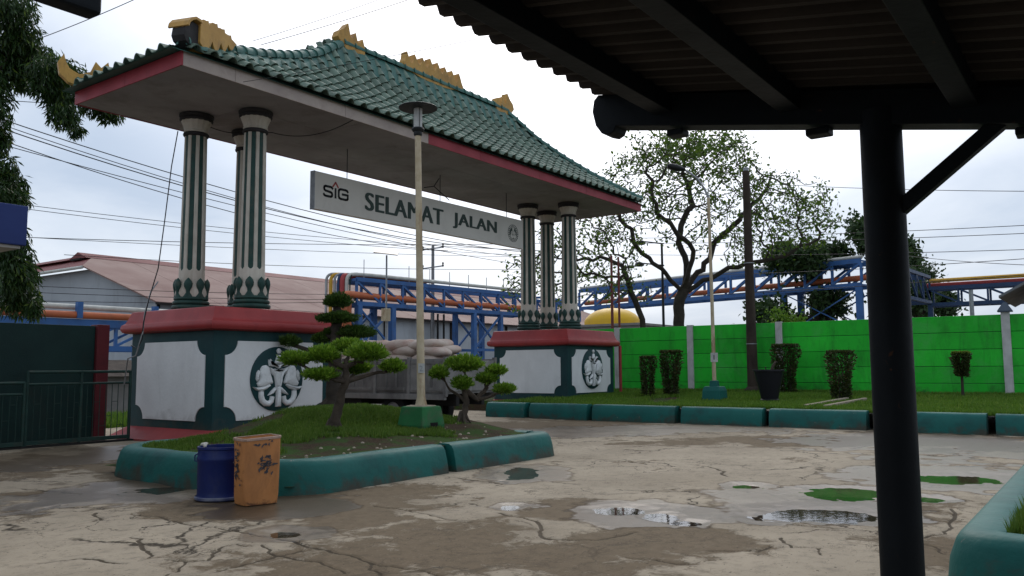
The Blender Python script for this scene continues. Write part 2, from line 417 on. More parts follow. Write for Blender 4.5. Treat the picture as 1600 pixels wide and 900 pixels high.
m_dkwall = mat('bottle_green_wall_paint', (0.008, 0.030, 0.026), (0.006, 0.022, 0.02), sc=1.2, rough=0.6, bump=0.3, dirt=(0.025, 0.028, 0.02), damt=0.5, dsc=1.5)
m_maroon = mat('maroon_paint', (0.120, 0.018, 0.022), (0.09, 0.014, 0.018), sc=2, rough=0.6, dirt=(0.04, 0.015, 0.015), damt=0.5, dsc=2)
m_navybox = mat('navy_canopy_paint', (0.020, 0.038, 0.15), (0.016, 0.03, 0.12), sc=1, rough=0.5, bump=0.05)
m_paleboard = mat('pale_soffit_paint', (0.45, 0.43, 0.40), rough=0.6)
m_yellow = mat('yellow_dome_paint', (0.70, 0.42, 0.02), (0.60, 0.35, 0.02), sc=0.5, rough=0.45, bump=0.05, dirt=(0.4, 0.25, 0.04), damt=0.5, dsc=0.6, streak=3)
m_greywall = mat('grey_render', (0.26, 0.245, 0.23), rough=0.8, dirt=(0.14, 0.13, 0.12), damt=0.5, dsc=0.6)
m_wire = mat('cable_black', (0.015, 0.016, 0.018), rough=0.6, bump=0)
m_concpole = mat('concrete_pole', (0.24, 0.24, 0.24), rough=0.8)
m_ocher = mat('ochre_house_wall', (0.42, 0.27, 0.13), rough=0.8)
m_slate = mat('grey_house_roof', (0.16, 0.17, 0.18), rough=0.7)
m_litter = mat('pale_litter', (0.55, 0.53, 0.47), rough=0.8)
m_solar = mat('solar_panel', (0.012, 0.014, 0.022), rough=0.2, bump=0)

wear(m_teal, (0.20, 0.185, 0.155), 5.5, 0.665, 0.69)
wear(m_teal, (0.055, 0.045, 0.032), 2.6, 0.52, 0.70, 0.0, 0.30, 0.85)
wear(m_wallgreen, (0.030, 0.075, 0.022), 1.6, 0.56, 0.74, 0.55, 1.15, 0.8)
wear(m_wallgreen, (0.07, 0.40, 0.08), 0.9, 0.50, 0.70, None, None, 0.7)
wear(m_wallgreen, (0.012, 0.11, 0.016), 2.2, 0.54, 0.74, None, None, 0.7, (1, 1, 0.16))
wear(m_white, (0.20, 0.185, 0.16), 2.2, 0.50, 0.78, 0.40, 0.70, 0.45)
wear(m_white, (0.36, 0.35, 0.33), 2.6, 0.62, 0.82, None, None, 0.25, (1, 1, 0.14))
wear(m_red, (0.12, 0.028, 0.03), 3.0, 0.58, 0.78, None, None, 0.6, (1, 1, 0.2))
wear(m_dgreen, (0.06, 0.055, 0.042), 2.8, 0.52, 0.74, 0.25, 0.75, 0.6)
wear(m_shelter, (0.06, 0.026, 0.012), 9.0, 0.66, 0.70, None, None, 0.7)
wear(m_tile, (0.045, 0.055, 0.040), 1.3, 0.56, 0.74, None, None, 0.55)
per_piece(m_tile, 0.78, 1.14)
per_piece(m_truckside, 0.75, 1.25)
wear(m_truckside, (0.36, 0.34, 0.31), 3.0, 0.58, 0.70, None, None, 0.6, (1, 1, 0.3))
per_piece(m_wallgreen, 0.88, 1.08)
wear(m_bin, (0.085, 0.035, 0.018), 4.0, 0.58, 0.70, 0.0, 0.22, 0.9)
wear(m_bin, (0.11, 0.05, 0.025), 7.0, 0.66, 0.72)

# ------------------------------------------------------------------ ground
PUDDLES = [(815, 738, 56, 20), (798, 790, 52, 11), (968, 795, 95, 14), (1032, 805, 60, 13), (1072, 814, 54, 9), (1172, 758, 66, 10),
           (1308, 769, 150, 20), (1285, 803, 220, 24), (1500, 747, 160, 16), (1440, 776, 70, 11), (445, 831, 70, 11), (250, 762, 120, 16)]
MUD = [(730, 862, 620, 110), (1010, 838, 380, 44), (430, 782, 460, 44), (240, 752, 240, 60), (880, 664, 360, 22), (1230, 688, 480, 18), (1500, 690, 320, 30),
       (90, 722, 330, 34), (620, 764, 200, 20), (1290, 800, 360, 50), (980, 800, 300, 36), (560, 810, 150, 30), (1450, 860, 220, 60), (60, 770, 150, 10)]
WET = [(250, 752, 300, 70), (430, 792, 220, 36), (1450, 690, 460, 40), (1290, 788, 380, 56), (1010, 802, 290, 44), (830, 740, 170, 40), (110, 715, 330, 40), (1470, 745, 300, 36), (1000, 672, 500, 16), (450, 832, 150, 26), (790, 790, 150, 22)]
Rh = np.array([sin(AZ), -cos(AZ)]); Hh = np.array([cos(AZ), sin(AZ)])
def ell(spec, grow=1.0):
    cx, cy, w, h = spec
    c = at(cx, cy, z=0); a = at(cx, cy - h / 2, z=0); b = at(cx, cy + h / 2, z=0)
    d = np.dot(c - CAM, _F)
    return c[:2], w / 2 * d / FPX * grow, max(0.08, np.linalg.norm(a - b) / 2) * grow
def field(X, Y, specs, grow=1.0):
    f = np.full(X.shape, -5.0)
    for sp in specs:
        c, rl, rd = ell(sp, grow)
        lat = (X - c[0]) * Rh[0] + (Y - c[1]) * Rh[1]; dep = (X - c[0]) * Hh[0] + (Y - c[1]) * Hh[1]
        f = np.maximum(f, 1 - np.sqrt((lat / rl) ** 2 + (dep / rd) ** 2))
    return f
def graded(a, b, fine0, fine1, step_f, step_c):
    xs = [a]
    while xs[-1] < b:
        x = xs[-1]
        d = 0 if fine0 <= x <= fine1 else (fine0 - x if x < fine0 else x - fine1)
        xs.append(x + step_f + min(step_c - step_f, d * 0.006))
    return np.array(xs)
gx = graded(-14, 15.0, -8.6, -2.0, 0.019, 0.07)
gy = graded(-18.5, 8.5, -14.2, -6.4, 0.021, 0.075)
GX, GY = np.meshgrid(gx, gy)
WATER_Z = -0.024
nz = fbm(GX, GY, 0.55, 5)
nz2 = fbm(GX, GY, 3.2, 4)
nz3 = fbm(GX + 40, GY - 13, 1.1, 6, 0.6)
mudf = field(GX, GY, MUD) + (nz3 - 0.5) * 1.9 + (nz2 - 0.5) * 0.7
mud = sstep(-0.55, 0.55, mudf)
mud = np.maximum(mud, sstep(0.62, 0.70, nz3 * 0.75 + nz2 * 0.25) * 0.55)
wetf = field(GX, GY, WET) + (nz - 0.5) * 1.6 + (nz2 - 0.5) * 0.8
wet = sstep(-0.15, 0.30, wetf)
pudf = field(GX, GY, PUDDLES) + (nz2 - 0.5) * 0.95 + (fbm(GX, GY, 9.0, 3) - 0.5) * 0.35 + 0.08
pud = np.clip(pudf, -0.6, 1.0)
GZ = (nz - 0.5) * 0.010 + (nz2 - 0.5) * 0.006 - 0.010 * mud * (0.6 + 0.8 * nz2)
GZ = np.where(pud > -0.6, np.minimum(GZ, WATER_Z + 0.008 - pud * 0.034), GZ)
wet = np.maximum(wet, sstep(-0.55, -0.12, pudf))
# long cracks and broken slab edges
CRACKS = [[(0, 803), (50, 797), (105, 788)], [(12, 832), (44, 832), (94, 825), (137, 816), (175, 807), (200, 802), (237, 805), (275, 814), (316, 821), (362, 829), (400, 835), (437, 842), (500, 856), (575, 875), (596, 881), (637, 886), (690, 899)],
          [(201, 839), (222, 841), (220, 852), (231, 860), (239, 867), (231, 871)], [(256, 872), (290, 876), (278, 892), (256, 900)], [(290, 876), (328, 874), (331, 864), (347, 853), (369, 849), (387, 853)], [(230, 915), (290, 900), (375, 883), (434, 867), (475, 858)],
          [(409, 850), (419, 861), (434, 867), (462, 872), (500, 875), (540, 893)], [(575, 875), (576, 887), (596, 897)], [(903, 716), (963, 719), (1009, 724), (1049, 729)], [(1079, 725), (1112, 730), (1132, 736), (1138, 744)],
          [(880, 668), (1039, 682), (1122, 690), (1181, 692), (1274, 699), (1330, 701), (1380, 680)], [(850, 840), (929, 842), (959, 837), (996, 829)], [(1108, 860), (1181, 860), (1204, 852), (1228, 855)], [(1221, 839), (1237, 855), (1284, 855), (1284, 868)],
          [(1442, 848), (1460, 851), (1477, 864)], [(1486, 793), (1484, 819), (1477, 833), (1440, 839)], [(926, 771), (953, 772), (996, 771)], [(584, 789), (621, 793), (646, 799), (687, 807), (736, 816)], [(780, 800), (839, 814), (844, 835), (861, 842)],
          [(31, 763), (72, 766), (103, 769), (128, 771)], [(150, 800), (160, 812), (137, 816)], [(700, 745), (760, 752), (840, 748), (905, 756)], [(1180, 800), (1250, 820), (1330, 826)], [(980, 870), (1060, 880), (1130, 872)], [(60, 880), (130, 872), (200, 880)]]
crack = np.zeros_like(GX)
rsc = random.Random(21)
for line in CRACKS:
    P_ = [at(x, y, z=0)[:2] for x, y in line]
    for _ in range(3):                       # roughen by midpoint offsets
        Q_ = [P_[0]]
        for a, b_ in zip(P_[:-1], P_[1:]):
            L_ = np.linalg.norm(b_ - a); nrm_ = np.array([-(b_ - a)[1], (b_ - a)[0]])
            Q_ += [(a + b_) / 2 + nrm_ * rsc.gauss(0, 0.07), b_]
        P_ = Q_
    for a, b_ in zip(P_[:-1], P_[1:]):
        L_ = float(np.linalg.norm(b_ - a)); k = max(1, int(L_ / 0.012))
        for i in range(k):
            p_ = a + (b_ - a) * i / k
            dist = math.hypot(p_[0] - CAM[0], p_[1] - CAM[1])
            wd = (0.004 + 0.0016 * dist) * (0.45 + 1.1 * float(vnoise(np.array(p_[0] * 2.3 + 40), np.array(p_[1] * 2.3 + 40))))
            i0, i1 = np.searchsorted(gx, [p_[0] - wd - 0.03, p_[0] + wd + 0.03]); j0, j1 = np.searchsorted(gy, [p_[1] - wd - 0.03, p_[1] + wd + 0.03])
            if i1 <= i0 or j1 <= j0: continue
            dd = np.hypot(GX[j0:j1, i0:i1] - p_[0], GY[j0:j1, i0:i1] - p_[1])
            crack[j0:j1, i0:i1] = np.maximum(crack[j0:j1, i0:i1], np.clip(1.2 - dd / (wd + 0.007), 0, 1))
GZ = GZ - 0.018 * crack * (pudf < -0.3)
edge = np.minimum.reduce([GX - gx[0], gx[-1] - GX, GY - gy[0], gy[-1] - GY])
GZ = GZ - 0.08 * (1 - np.clip(edge / 0.25, 0, 1))
ny, nx = GX.shape
idx = np.arange(nx * ny).reshape(ny, nx)
fq = np.stack([idx[:-1, :-1].ravel(), idx[:-1, 1:].ravel(), idx[1:, 1:].ravel(), idx[1:, :-1].ravel()], 1)
me = np_mesh('yard_ground', np.stack([GX.ravel(), GY.ravel(), GZ.ravel()], 1), fq)
me.polygons.foreach_set('use_smooth', np.ones(len(fq), dtype=bool))
for nm, arr in (('wet', wet), ('mud', mud), ('crack', crack)):
    a = me.attributes.new(nm, 'FLOAT', 'POINT'); a.data.foreach_set('value', arr.ravel().astype(np.float32))

m_ground, n, l, b = nodes('cracked_concrete')
g = n.new('ShaderNodeNewGeometry'); pos = g.outputs['Position']
aw = new(n, 'ShaderNodeAttribute', attribute_name='wet'); am = new(n, 'ShaderNodeAttribute', attribute_name='mud')
na = new(n, 'ShaderNodeTexNoise', Scale=0.7, Detail=8.0, Roughness=0.6); l.new(pos, na.inputs['Vector'])
nb = new(n, 'ShaderNodeTexNoise', Scale=7.0, Detail=8.0, Roughness=0.68); l.new(pos, nb.inputs['Vector'])
nc = new(n, 'ShaderNodeTexNoise', Scale=60.0, Detail=4.0, Roughness=0.7); l.new(pos, nc.inputs['Vector'])
dry = mixc(n, l, ramp(n, l, na.outputs['Fac'], 0.36, 0.66), (0.385, 0.318, 0.232), (0.290, 0.238, 0.172))
dry = mixc(n, l, ramp(n, l, nb.outputs['Fac'], 0.50, 0.75), dry, (0.175, 0.145, 0.105))
dry = mixc(n, l, ramp(n, l, nc.outputs['Fac'], 0.42, 0.62, (0, 0, 0), (0.35, 0.35, 0.35)), dry, (0.38, 0.34, 0.28))
mudc = mixc(n, l, ramp(n, l, nb.outputs['Fac'], 0.35, 0.65), (0.142, 0.101, 0.060), (0.096, 0.068, 0.040))
# pebbly aggregate in the worn-out patches
vp = new(n, 'ShaderNodeTexVoronoi', Scale=26.0); l.new(pos, vp.inputs['Vector'])
peb = ramp(n, l, vp.outputs['Distance'], 0.12, 0.34, (1, 1, 1), (0, 0, 0))
pc = n.new('ShaderNodeMath'); pc.operation = 'MULTIPLY'; l.new(peb, pc.inputs[0])
psel = ramp(n, l, vp.outputs['Color'], 0.45, 0.8); l.new(psel, pc.inputs[1])
mudc = mixc(n, l, pc.outputs[0], mudc, (0.19, 0.15, 0.10))
# mud mask sharpened with fine noise
mk = n.new('ShaderNodeMath'); mk.operation = 'ADD'; l.new(am.outputs['Fac'], mk.inputs[0])
nd_ = new(n, 'ShaderNodeTexNoise', Scale=4.2, Detail=12.0, Roughness=0.80, Distortion=0.8); l.new(pos, nd_.inputs['Vector'])
nm_ = n.new('ShaderNodeMath'); nm_.operation = 'MULTIPLY_ADD'; l.new(nd_.outputs['Fac'], nm_.inputs[0]); nm_.inputs[1].default_value = 2.6; nm_.inputs[2].default_value = -1.3
l.new(nm_.outputs[0], mk.inputs[1])
mmask = ramp(n, l, mk.outputs[0], 0.42, 0.72, (0, 0, 0), (0.86, 0.86, 0.86))
col = mixc(n, l, mmask, dry, mudc)
# cracks
nw = new(n, 'ShaderNodeTexNoise', Scale=1.7, Detail=6.0, Roughness=0.62); l.new(pos, nw.inputs['Vector'])
wv = n.new('ShaderNodeVectorMath'); wv.operation = 'MULTIPLY_ADD'; l.new(nw.outputs['Color'], wv.inputs[0]); wv.inputs[1].default_value = (1.1, 1.1, 0.0)
l.new(pos, wv.inputs[2])
def crack(scale, w0, w1):
    v_ = new(n, 'ShaderNodeTexVoronoi', Scale=scale, feature='DISTANCE_TO_EDGE'); l.new(wv.outputs[0], v_.inputs['Vector'])
    return ramp(n, l, v_.outputs['Distance'], w0, w1, (1, 1, 1), (0, 0, 0))
c1_ = crack(0.36, 0.003, 0.009)
nk_ = new(n, 'ShaderNodeTexNoise', Scale=0.8, Detail=5.0); l.new(pos, nk_.inputs['Vector'])
c1m = n.new('ShaderNodeMath'); c1m.operation = 'MULTIPLY'; l.new(c1_, c1m.inputs[0]); l.new(ramp(n, l, nk_.outputs['Fac'], 0.46, 0.54), c1m.inputs[1]); c1 = c1m.outputs[0]
c2 = crack(1.35, 0.004, 0.013)
nsel = new(n, 'ShaderNodeTexNoise', Scale=0.45, Detail=4.0); l.new(pos, nsel.inputs['Vector'])
c2s = n.new('ShaderNodeMath'); c2s.operation = 'MULTIPLY'; l.new(c2, c2s.inputs[0]); l.new(ramp(n, l, nsel.outputs['Fac'], 0.50, 0.58), c2s.inputs[1])
cm = n.new('ShaderNodeMath'); cm.operation = 'MAXIMUM'; l.new(c1, cm.inputs[0]); l.new(c2s.outputs[0], cm.inputs[1])
inv = n.new('ShaderNodeMath'); inv.operation = 'MULTIPLY_ADD'; l.new(mmask, inv.inputs[0]); inv.inputs[1].default_value = -0.75; inv.inputs[2].default_value = 1.0
cmm = n.new('ShaderNodeMath'); cmm.operation = 'MULTIPLY'; l.new(cm.outputs[0], cmm.inputs[0]); l.new(inv.outputs[0], cmm.inputs[1])
col = mixc(n, l, cmm.outputs[0], col, (0.035, 0.028, 0.02))
ac = new(n, 'ShaderNodeAttribute', attribute_name='crack')
ck = n.new('ShaderNodeMath'); ck.operation = 'MULTIPLY_ADD'; l.new(nd_.outputs['Fac'], ck.inputs[0]); ck.inputs[1].default_value = 0.9; ck.inputs[2].default_value = -0.45
ck2 = n.new('ShaderNodeMath'); ck2.operation = 'ADD'; l.new(ac.outputs['Fac'], ck2.inputs[0]); l.new(ck.outputs[0], ck2.inputs[1])
col = mixc(n, l, ramp(n, l, ck2.outputs[0], 0.35, 0.62, (0, 0, 0), (0.92, 0.92, 0.92)), col, (0.060, 0.046, 0.031))
# flecks of broken cement and dark grit
nf = new(n, 'ShaderNodeTexNoise', Scale=16.0, Detail=3.0, Roughness=0.5, Distortion=1.2)
mpf = new(n, 'ShaderNodeMapping'); mpf.inputs['Scale'].default_value = (1.0, 2.1, 1.0); mpf.inputs['Rotation'].default_value = (0, 0, 0.6); l.new(pos, mpf.inputs['Vector']); l.new(mpf.outputs[0], nf.inputs['Vector'])
col = mixc(n, l, ramp(n, l, nf.outputs['Fac'], 0.655, 0.70, (0, 0, 0), (0.85, 0.85, 0.85)), col, (0.060, 0.045, 0.030))
# thin flaking lines, broken up
nl_ = new(n, 'ShaderNodeTexNoise', Scale=2.6, Detail=9.0, Roughness=0.66, Distortion=1.1); mpl = new(n, 'ShaderNodeMapping'); mpl.inputs['Scale'].default_value = (1.0, 1.7, 1.0); mpl.inputs['Rotation'].default_value = (0, 0, 0.75)
l.new(pos, mpl.inputs['Vector']); l.new(mpl.outputs[0], nl_.inputs['Vector'])
ab_ = n.new('ShaderNodeMath'); ab_.operation = 'SUBTRACT'; l.new(nl_.outputs['Fac'], ab_.inputs[0]); ab_.inputs[1].default_value = 0.5
ab2 = n.new('ShaderNodeMath'); ab2.operation = 'ABSOLUTE'; l.new(ab_.outputs[0], ab2.inputs[0])
ln_ = ramp(n, l, ab2.outputs[0], 0.0025, 0.010, (1, 1, 1), (0, 0, 0))
nlm = new(n, 'ShaderNodeTexNoise', Scale=1.1, Detail=5.0, Roughness=0.6); l.new(pos, nlm.inputs['Vector'])
lm_ = n.new('ShaderNodeMath'); lm_.operation = 'MULTIPLY'; l.new(ln_, lm_.inputs[0]); l.new(ramp(n, l, nlm.outputs['Fac'], 0.50, 0.60, (0, 0, 0), (0.8, 0.8, 0.8)), lm_.inputs[1])
col = mixc(n, l, lm_.outputs[0], col, (0.075, 0.055, 0.036))
# broad stains
ns_ = new(n, 'ShaderNodeTexNoise', Scale=0.33, Detail=6.0, Roughness=0.6, Distortion=0.5); l.new(pos, ns_.inputs['Vector'])
col = mixc(n, l, ramp(n, l, ns_.outputs['Fac'], 0.48, 0.70, (0, 0, 0), (0.45, 0.45, 0.45)), col, (0.15, 0.115, 0.075))
# water soaked in: darker and glossier
wk = n.new('ShaderNodeMath'); wk.operation = 'ADD'; l.new(aw.outputs['Fac'], wk.inputs[0])
wm2 = n.new('ShaderNodeMath'); wm2.operation = 'MULTIPLY_ADD'; l.new(nb.outputs['Fac'], wm2.inputs[0]); wm2.inputs[1].default_value = 0.7; wm2.inputs[2].default_value = -0.35
l.new(wm2.outputs[0], wk.inputs[1])
wmask = ramp(n, l, wk.outputs[0], 0.48, 0.80)
wdark = ramp(n, l, wk.outputs[0], 0.20, 0.55)
wetc = mixc(n, l, 1.0, col, (0.50, 0.47, 0.44), 'MULTIPLY')
col = mixc(n, l, wdark, col, wetc)
l.new(col, b.inputs['Base Color'])
rg = new(n, 'ShaderNodeMapRange'); rg.inputs['To Min'].default_value = 0.82; rg.inputs['To Max'].default_value = 0.36; l.new(wmask, rg.inputs['Value'])
l.new(rg.outputs[0], b.inputs['Roughness'])
sg2 = new(n, 'ShaderNodeMapRange'); sg2.inputs['To Min'].default_value = 0.10; sg2.inputs['To Max'].default_value = 0.26; l.new(wmask, sg2.inputs['Value']); l.new(sg2.outputs[0], b.inputs['Specular IOR Level'])
h1 = n.new('ShaderNodeMath'); h1.operation = 'MULTIPLY_ADD'; l.new(cmm.outputs[0], h1.inputs[0]); h1.inputs[1].default_value = -1.2; l.new(nc.outputs['Fac'], h1.inputs[2])
h2 = n.new('ShaderNodeMath'); h2.operation = 'MULTIPLY_ADD'; l.new(mmask, h2.inputs[0]); h2.inputs[1].default_value = -1.0; l.new(h1.outputs[0], h2.inputs[2])
h3 = n.new('ShaderNodeMath'); h3.operation = 'MULTIPLY_ADD'; l.new(nb.outputs['Fac'], h3.inputs[0]); h3.inputs[1].default_value = 0.9; l.new(h2.outputs[0], h3.inputs[2])
bs = new(n, 'ShaderNodeMapRange'); bs.inputs['To Min'].default_value = 0.55; bs.inputs['To Max'].default_value = 0.10; l.new(wmask, bs.inputs['Value'])
bp = new(n, 'ShaderNodeBump', Distance=0.012); l.new(bs.outputs[0], bp.inputs['Strength']); l.new(h3.outputs[0], bp.inputs['Height']); l.new(bp.outputs[0], b.inputs['Normal'])
o = link('yard_ground', me, m_ground); tag(o, 'cracked wet concrete yard with muddy worn patches', 'ground', kind='structure')

m_water, n, l, b = nodes('puddle_water')
b.inputs['Base Color'].default_value = (0.55, 0.52, 0.45, 1); b.inputs['Transmission Weight'].default_value = 1.0
b.inputs['Roughness'].default_value = 0.03; b.inputs['IOR'].default_value = 1.36
wn_r = new(n, 'ShaderNodeTexNoise', Scale=14.0, Detail=2.0); g = n.new('ShaderNodeNewGeometry'); l.new(g.outputs['Position'], wn_r.inputs['Vector'])
bp = new(n, 'ShaderNodeBump', Strength=0.05, Distance=0.01); l.new(wn_r.outputs['Fac'], bp.inputs['Height']); l.new(bp.outputs[0], b.inputs['Normal'])
for pi_, sp in enumerate(PUDDLES):
    c, rl, rd = ell(sp, 1.6)
    vs = [(0, 0, 0)]; N = 40
    for k in range(N):
        a = 2 * pi * k / N
        p = Rh * rl * cos(a) + Hh * rd * sin(a)
        vs.append((p[0], p[1], 0))
    mb = MB().add(vs, [(0, 1 + k, 1 + (k + 1) % N) for k in range(N)])
    me = mb.mesh('puddle')
    o = link('puddle', me, m_water, None, (c[0], c[1], WATER_Z - 0.0011 * (pi_ % 6))); tag(o, kind='structure')

m_far = mat('distant_ground', (0.17, 0.155, 0.13), (0.12, 0.11, 0.09), sc=0.4, rough=0.8, bump=0.2, bsc=3)
me = MB().add([(-900, -900, -0.055), (900, -900, -0.055), (900, 900, -0.055), (-900, 900, -0.055)], [(0, 1, 2, 3)]).mesh('ground', fix=False)
o = link('ground', me, m_far); tag(o, 'wide bare ground reaching beyond the yard', 'ground', kind='structure')

# ------------------------------------------------------------------ kerbs
def kerb_block(path, parent, name='kerb_block', w=0.30, h=0.40, batter=0.09, closed_ends=True, jit=0.0):
    """a battered, round-topped masonry kerb swept along a plan path (outer side on the right of the path)"""
    prof = [(-batter, -0.06), (-0.055, h * 0.45), (-0.015, h * 0.80), (0.02, h * 0.93), (0.07, h), (w - 0.06, h), (w - 0.01, h * 0.95), (w, h * 0.8), (w, -0.06)]
    m = len(prof); vs = []; fs = []
    pts = [np.array(p, float) for p in path]
    nrm = []
    for i in range(len(pts)):
        t = pts[min(i + 1, len(pts) - 1)] - pts[max(i - 1, 0)]; t = t / np.linalg.norm(t)
        nrm.append(np.array([-t[1], t[0]]))
    for i, p in enumerate(pts):
        for j, (o_, z) in enumerate(prof):
            k = 0.014 * (vnoise(np.array(p[0] * 3.1 + j), np.array(p[1] * 3.1 + j * 2.0)) - 0.5)
            q_ = p + nrm[i] * (o_ + float(k))
            vs.append((q_[0], q_[1], z + float(k) * 0.8 if z > 0 else z))
    for i in range(len(pts) - 1):
        for j in range(m - 1):
            fs.append((i * m + j, i * m + j + 1, (i + 1) * m + j + 1, (i + 1) * m + j))
    fs.append(tuple(range(m))[::-1]); fs.append(tuple(range((len(pts) - 1) * m, len(pts) * m)))
    return MB().add(vs, fs).build(name, m_teal, parent, bevel=0, smooth=50)
def dense(path, step=0.12):
    out = []
    for a, b_ in zip(path[:-1], path[1:]):
        a, b_ = np.array(a, float), np.array(b_, float)
        k = max(1, int(np.linalg.norm(b_ - a) / step))
        for i in range(k): out.append(tuple(a + (b_ - a) * i / k))
    out.append(tuple(path[-1])); return out
def arc(c, r, a0, a1, k=8):
    return [(c[0] + r * cos(radians(a0 + (a1 - a0) * i / k)), c[1] + r * sin(radians(a0 + (a1 - a0) * i / k))) for i in range(k + 1)]

IU0, IU1, IV0, IV1 = -3.80, 2.05, -7.05, -2.55
isl = empty('planter_island', (IU0, IV0, 0), 'kerbed grass island with clipped trees in front of the nearer gate pedestal', 'planter')
# the path runs anticlockwise, so its left (inner) side is +normal; outer side is -normal
p1 = arc((IU0 + 1.15, IV1 - 1.15), 1.15, 90, 180, 14) + arc((IU0 + 0.75, IV0 + 0.75), 0.75, 180, 270) + [(-0.98, IV0)]
p1 = [(0.2, IV1)] + p1
kerb_block(dense(p1), isl)
kerb_block(dense([(-0.80, IV0)] + arc((IU1 - 0.38, IV0 + 0.38), 0.38, -90, 0, 6)), isl)
kerb_block(dense([(IU1, IV0 + 0.48), (IU1, IV0 + 2.4)]), isl)
kerb_block(dense([(IU1, IV0 + 2.5)] + arc((IU1 - 0.45, IV1 - 0.45), 0.45, 0, 90) + [(0.3, IV1)]), isl)

CTRL = np.array([(-1.2, -4.9, .53), (1.4, -5.3, .57), (.1, -5.6, .48), (.7, -3.5, .92), (1.4, -3.5, .80), (-.4, -3.5, .80), (-1.3, -3.4, .62), (-2.6, -3.6, .36), (-2.4, -5.2, .40), (-3.2, -6.4, .31), (-3.2, -4.5, .31), (-3.2, -3.2, .31), (-1.5, -6.5, .36), (.3, -6.55, .36), (2.0, -6.6, .34), (2.0, -4.0, .5), (2.0, -3.0, .40), (0.5, -2.9, .72), (-2, -2.9, .34)])
def isl_z(X, Y):
    X = np.asarray(X, float); Y = np.asarray(Y, float)
    d2 = (X[..., None] - CTRL[:, 0]) ** 2 + (Y[..., None] - CTRL[:, 1]) ** 2
    w = np.exp(-d2 / 0.85) + 1e-6 / (d2 + 0.3)
    return (w * CTRL[:, 2]).sum(-1) / w.sum(-1) + (fbm(X, Y, 1.6, 3) - 0.5) * 0.07
mx, my = np.meshgrid(np.linspace(IU0 + 0.13, IU1 - 0.13, 110), np.linspace(IV0 + 0.13, IV1 - 0.13, 80))
# pull the corners in so the soil stays inside the rounded kerb
def inside_isl(X, Y, m=0.2):
    dx = np.maximum(0, np.maximum(IU0 + 0.75 - X, X - (IU1 - 0.3))); dy = np.maximum(0, np.maximum(IV0 + 0.75 - Y, Y - (IV1 - 0.45)))
    near = (X < IU0 + 0.75) & (Y < IV0 + 0.75)
    far_ = (X < IU0 + 1.15) & (Y > IV1 - 1.15)
    fx, fy = np.maximum(0, IU0 + 1.15 - X), np.maximum(0, Y - (IV1 - 1.15))
    return ~(near & (np.hypot(dx, dy) > 0.75 - m)) & ~(far_ & (np.hypot(fx, fy) > 1.15 - m))
mz = isl_z(mx, my)
mz = np.where(inside_isl(mx, my, 0.12), mz, 0.1)
ny, nx = mx.shape; idx = np.arange(nx * ny).reshape(ny, nx)
fq = np.stack([idx[:-1, :-1].ravel(), idx[:-1, 1:].ravel(), idx[1:, 1:].ravel(), idx[1:, :-1].ravel()], 1)
me = np_mesh('planter_soil', np.stack([mx.ravel(), my.ravel(), mz.ravel()], 1), fq)
me.polygons.foreach_set('use_smooth', np.ones(len(fq), dtype=bool))
m_mound, n, l, b = nodes('mossy_soil')
g = n.new('ShaderNodeNewGeometry')
n1 = new(n, 'ShaderNodeTexNoise', Scale=2.2, Detail=7.0, Roughness=0.65); l.new(g.outputs['Position'], n1.inputs['Vector'])
n2 = new(n, 'ShaderNodeTexNoise', Scale=35.0, Detail=4.0); l.new(g.outputs['Position'], n2.inputs['Vector'])
c_ = mixc(n, l, ramp(n, l, n2.outputs['Fac'], 0.4, 0.65), (0.046, 0.032, 0.020), (0.075, 0.053, 0.034))
c_ = mixc(n, l, ramp(n, l, n1.outputs['Fac'], 0.45, 0.58), c_, (0.040, 0.072, 0.018))
l.new(c_, b.inputs['Base Color']); b.inputs['Roughness'].default_value = 0.95; b.inputs['Specular IOR Level'].default_value = 0.08
bp = new(n, 'ShaderNodeBump', Strength=0.9, Distance=0.03); l.new(n2.outputs['Fac'], bp.inputs['Height']); l.new(bp.outputs[0], b.inputs['Normal'])
o = link('planter_soil', me, m_mound); tag(o, 'dark soil mound inside the kerbed island', 'soil', kind='structure')

def grass(name, X, Y, Z, h, mat_, label, lean=0.55, wdt=0.012):
    N = len(X); a = NP.rand(N) * 2 * pi; hh = h * (0.55 + 0.9 * NP.rand(N))
    la = NP.rand(N) * 2 * pi; le = NP.rand(N) * lean * hh
    w = wdt * (0.6 + 0.8 * NP.rand(N))
    bx, by = np.cos(a) * w, np.sin(a) * w
    co = np.empty((N, 3, 3), np.float32)
    co[:, 0] = np.stack([X - bx, Y - by, Z - 0.01], 1); co[:, 1] = np.stack([X + bx, Y + by, Z - 0.01], 1)
    co[:, 2] = np.stack([X + np.cos(la) * le, Y + np.sin(la) * le, Z + hh], 1)
    me = np_mesh(name, co.reshape(-1, 3), np.arange(N * 3).reshape(N, 3))
    o = link(name, me, mat_); tag(o, label, 'grass', kind='stuff'); return o
m_grass = leaf_mat('lawn_grass', (0.072, 0.142, 0.016), (0.13, 0.215, 0.026), (0.22, 0.25, 0.07), trans=0.3)
N = 120000
X = NP.uniform(IU0 + 0.2, IU1 - 0.2, N); Y = NP.uniform(IV0 + 0.2, IV1 - 0.15, N)
zg = isl_z(X, Y)
bare = fbm(X + 9, Y + 3, 0.8, 4) * 0.8 + fbm(X, Y, 4.0, 3) * 0.2 + 0.22 * (1 - sstep(-6.4, -5.0, Y))
keep = inside_isl(X, Y, 0.25) & (bare < 0.495 + 0.12 * NP.rand(N)) & (np.hypot(X + 1.3, Y + 5.05) > 0.16)
grass('island_grass', X[keep], Y[keep], zg[keep], 0.055, m_grass, 'patchy short green grass over the island mound')
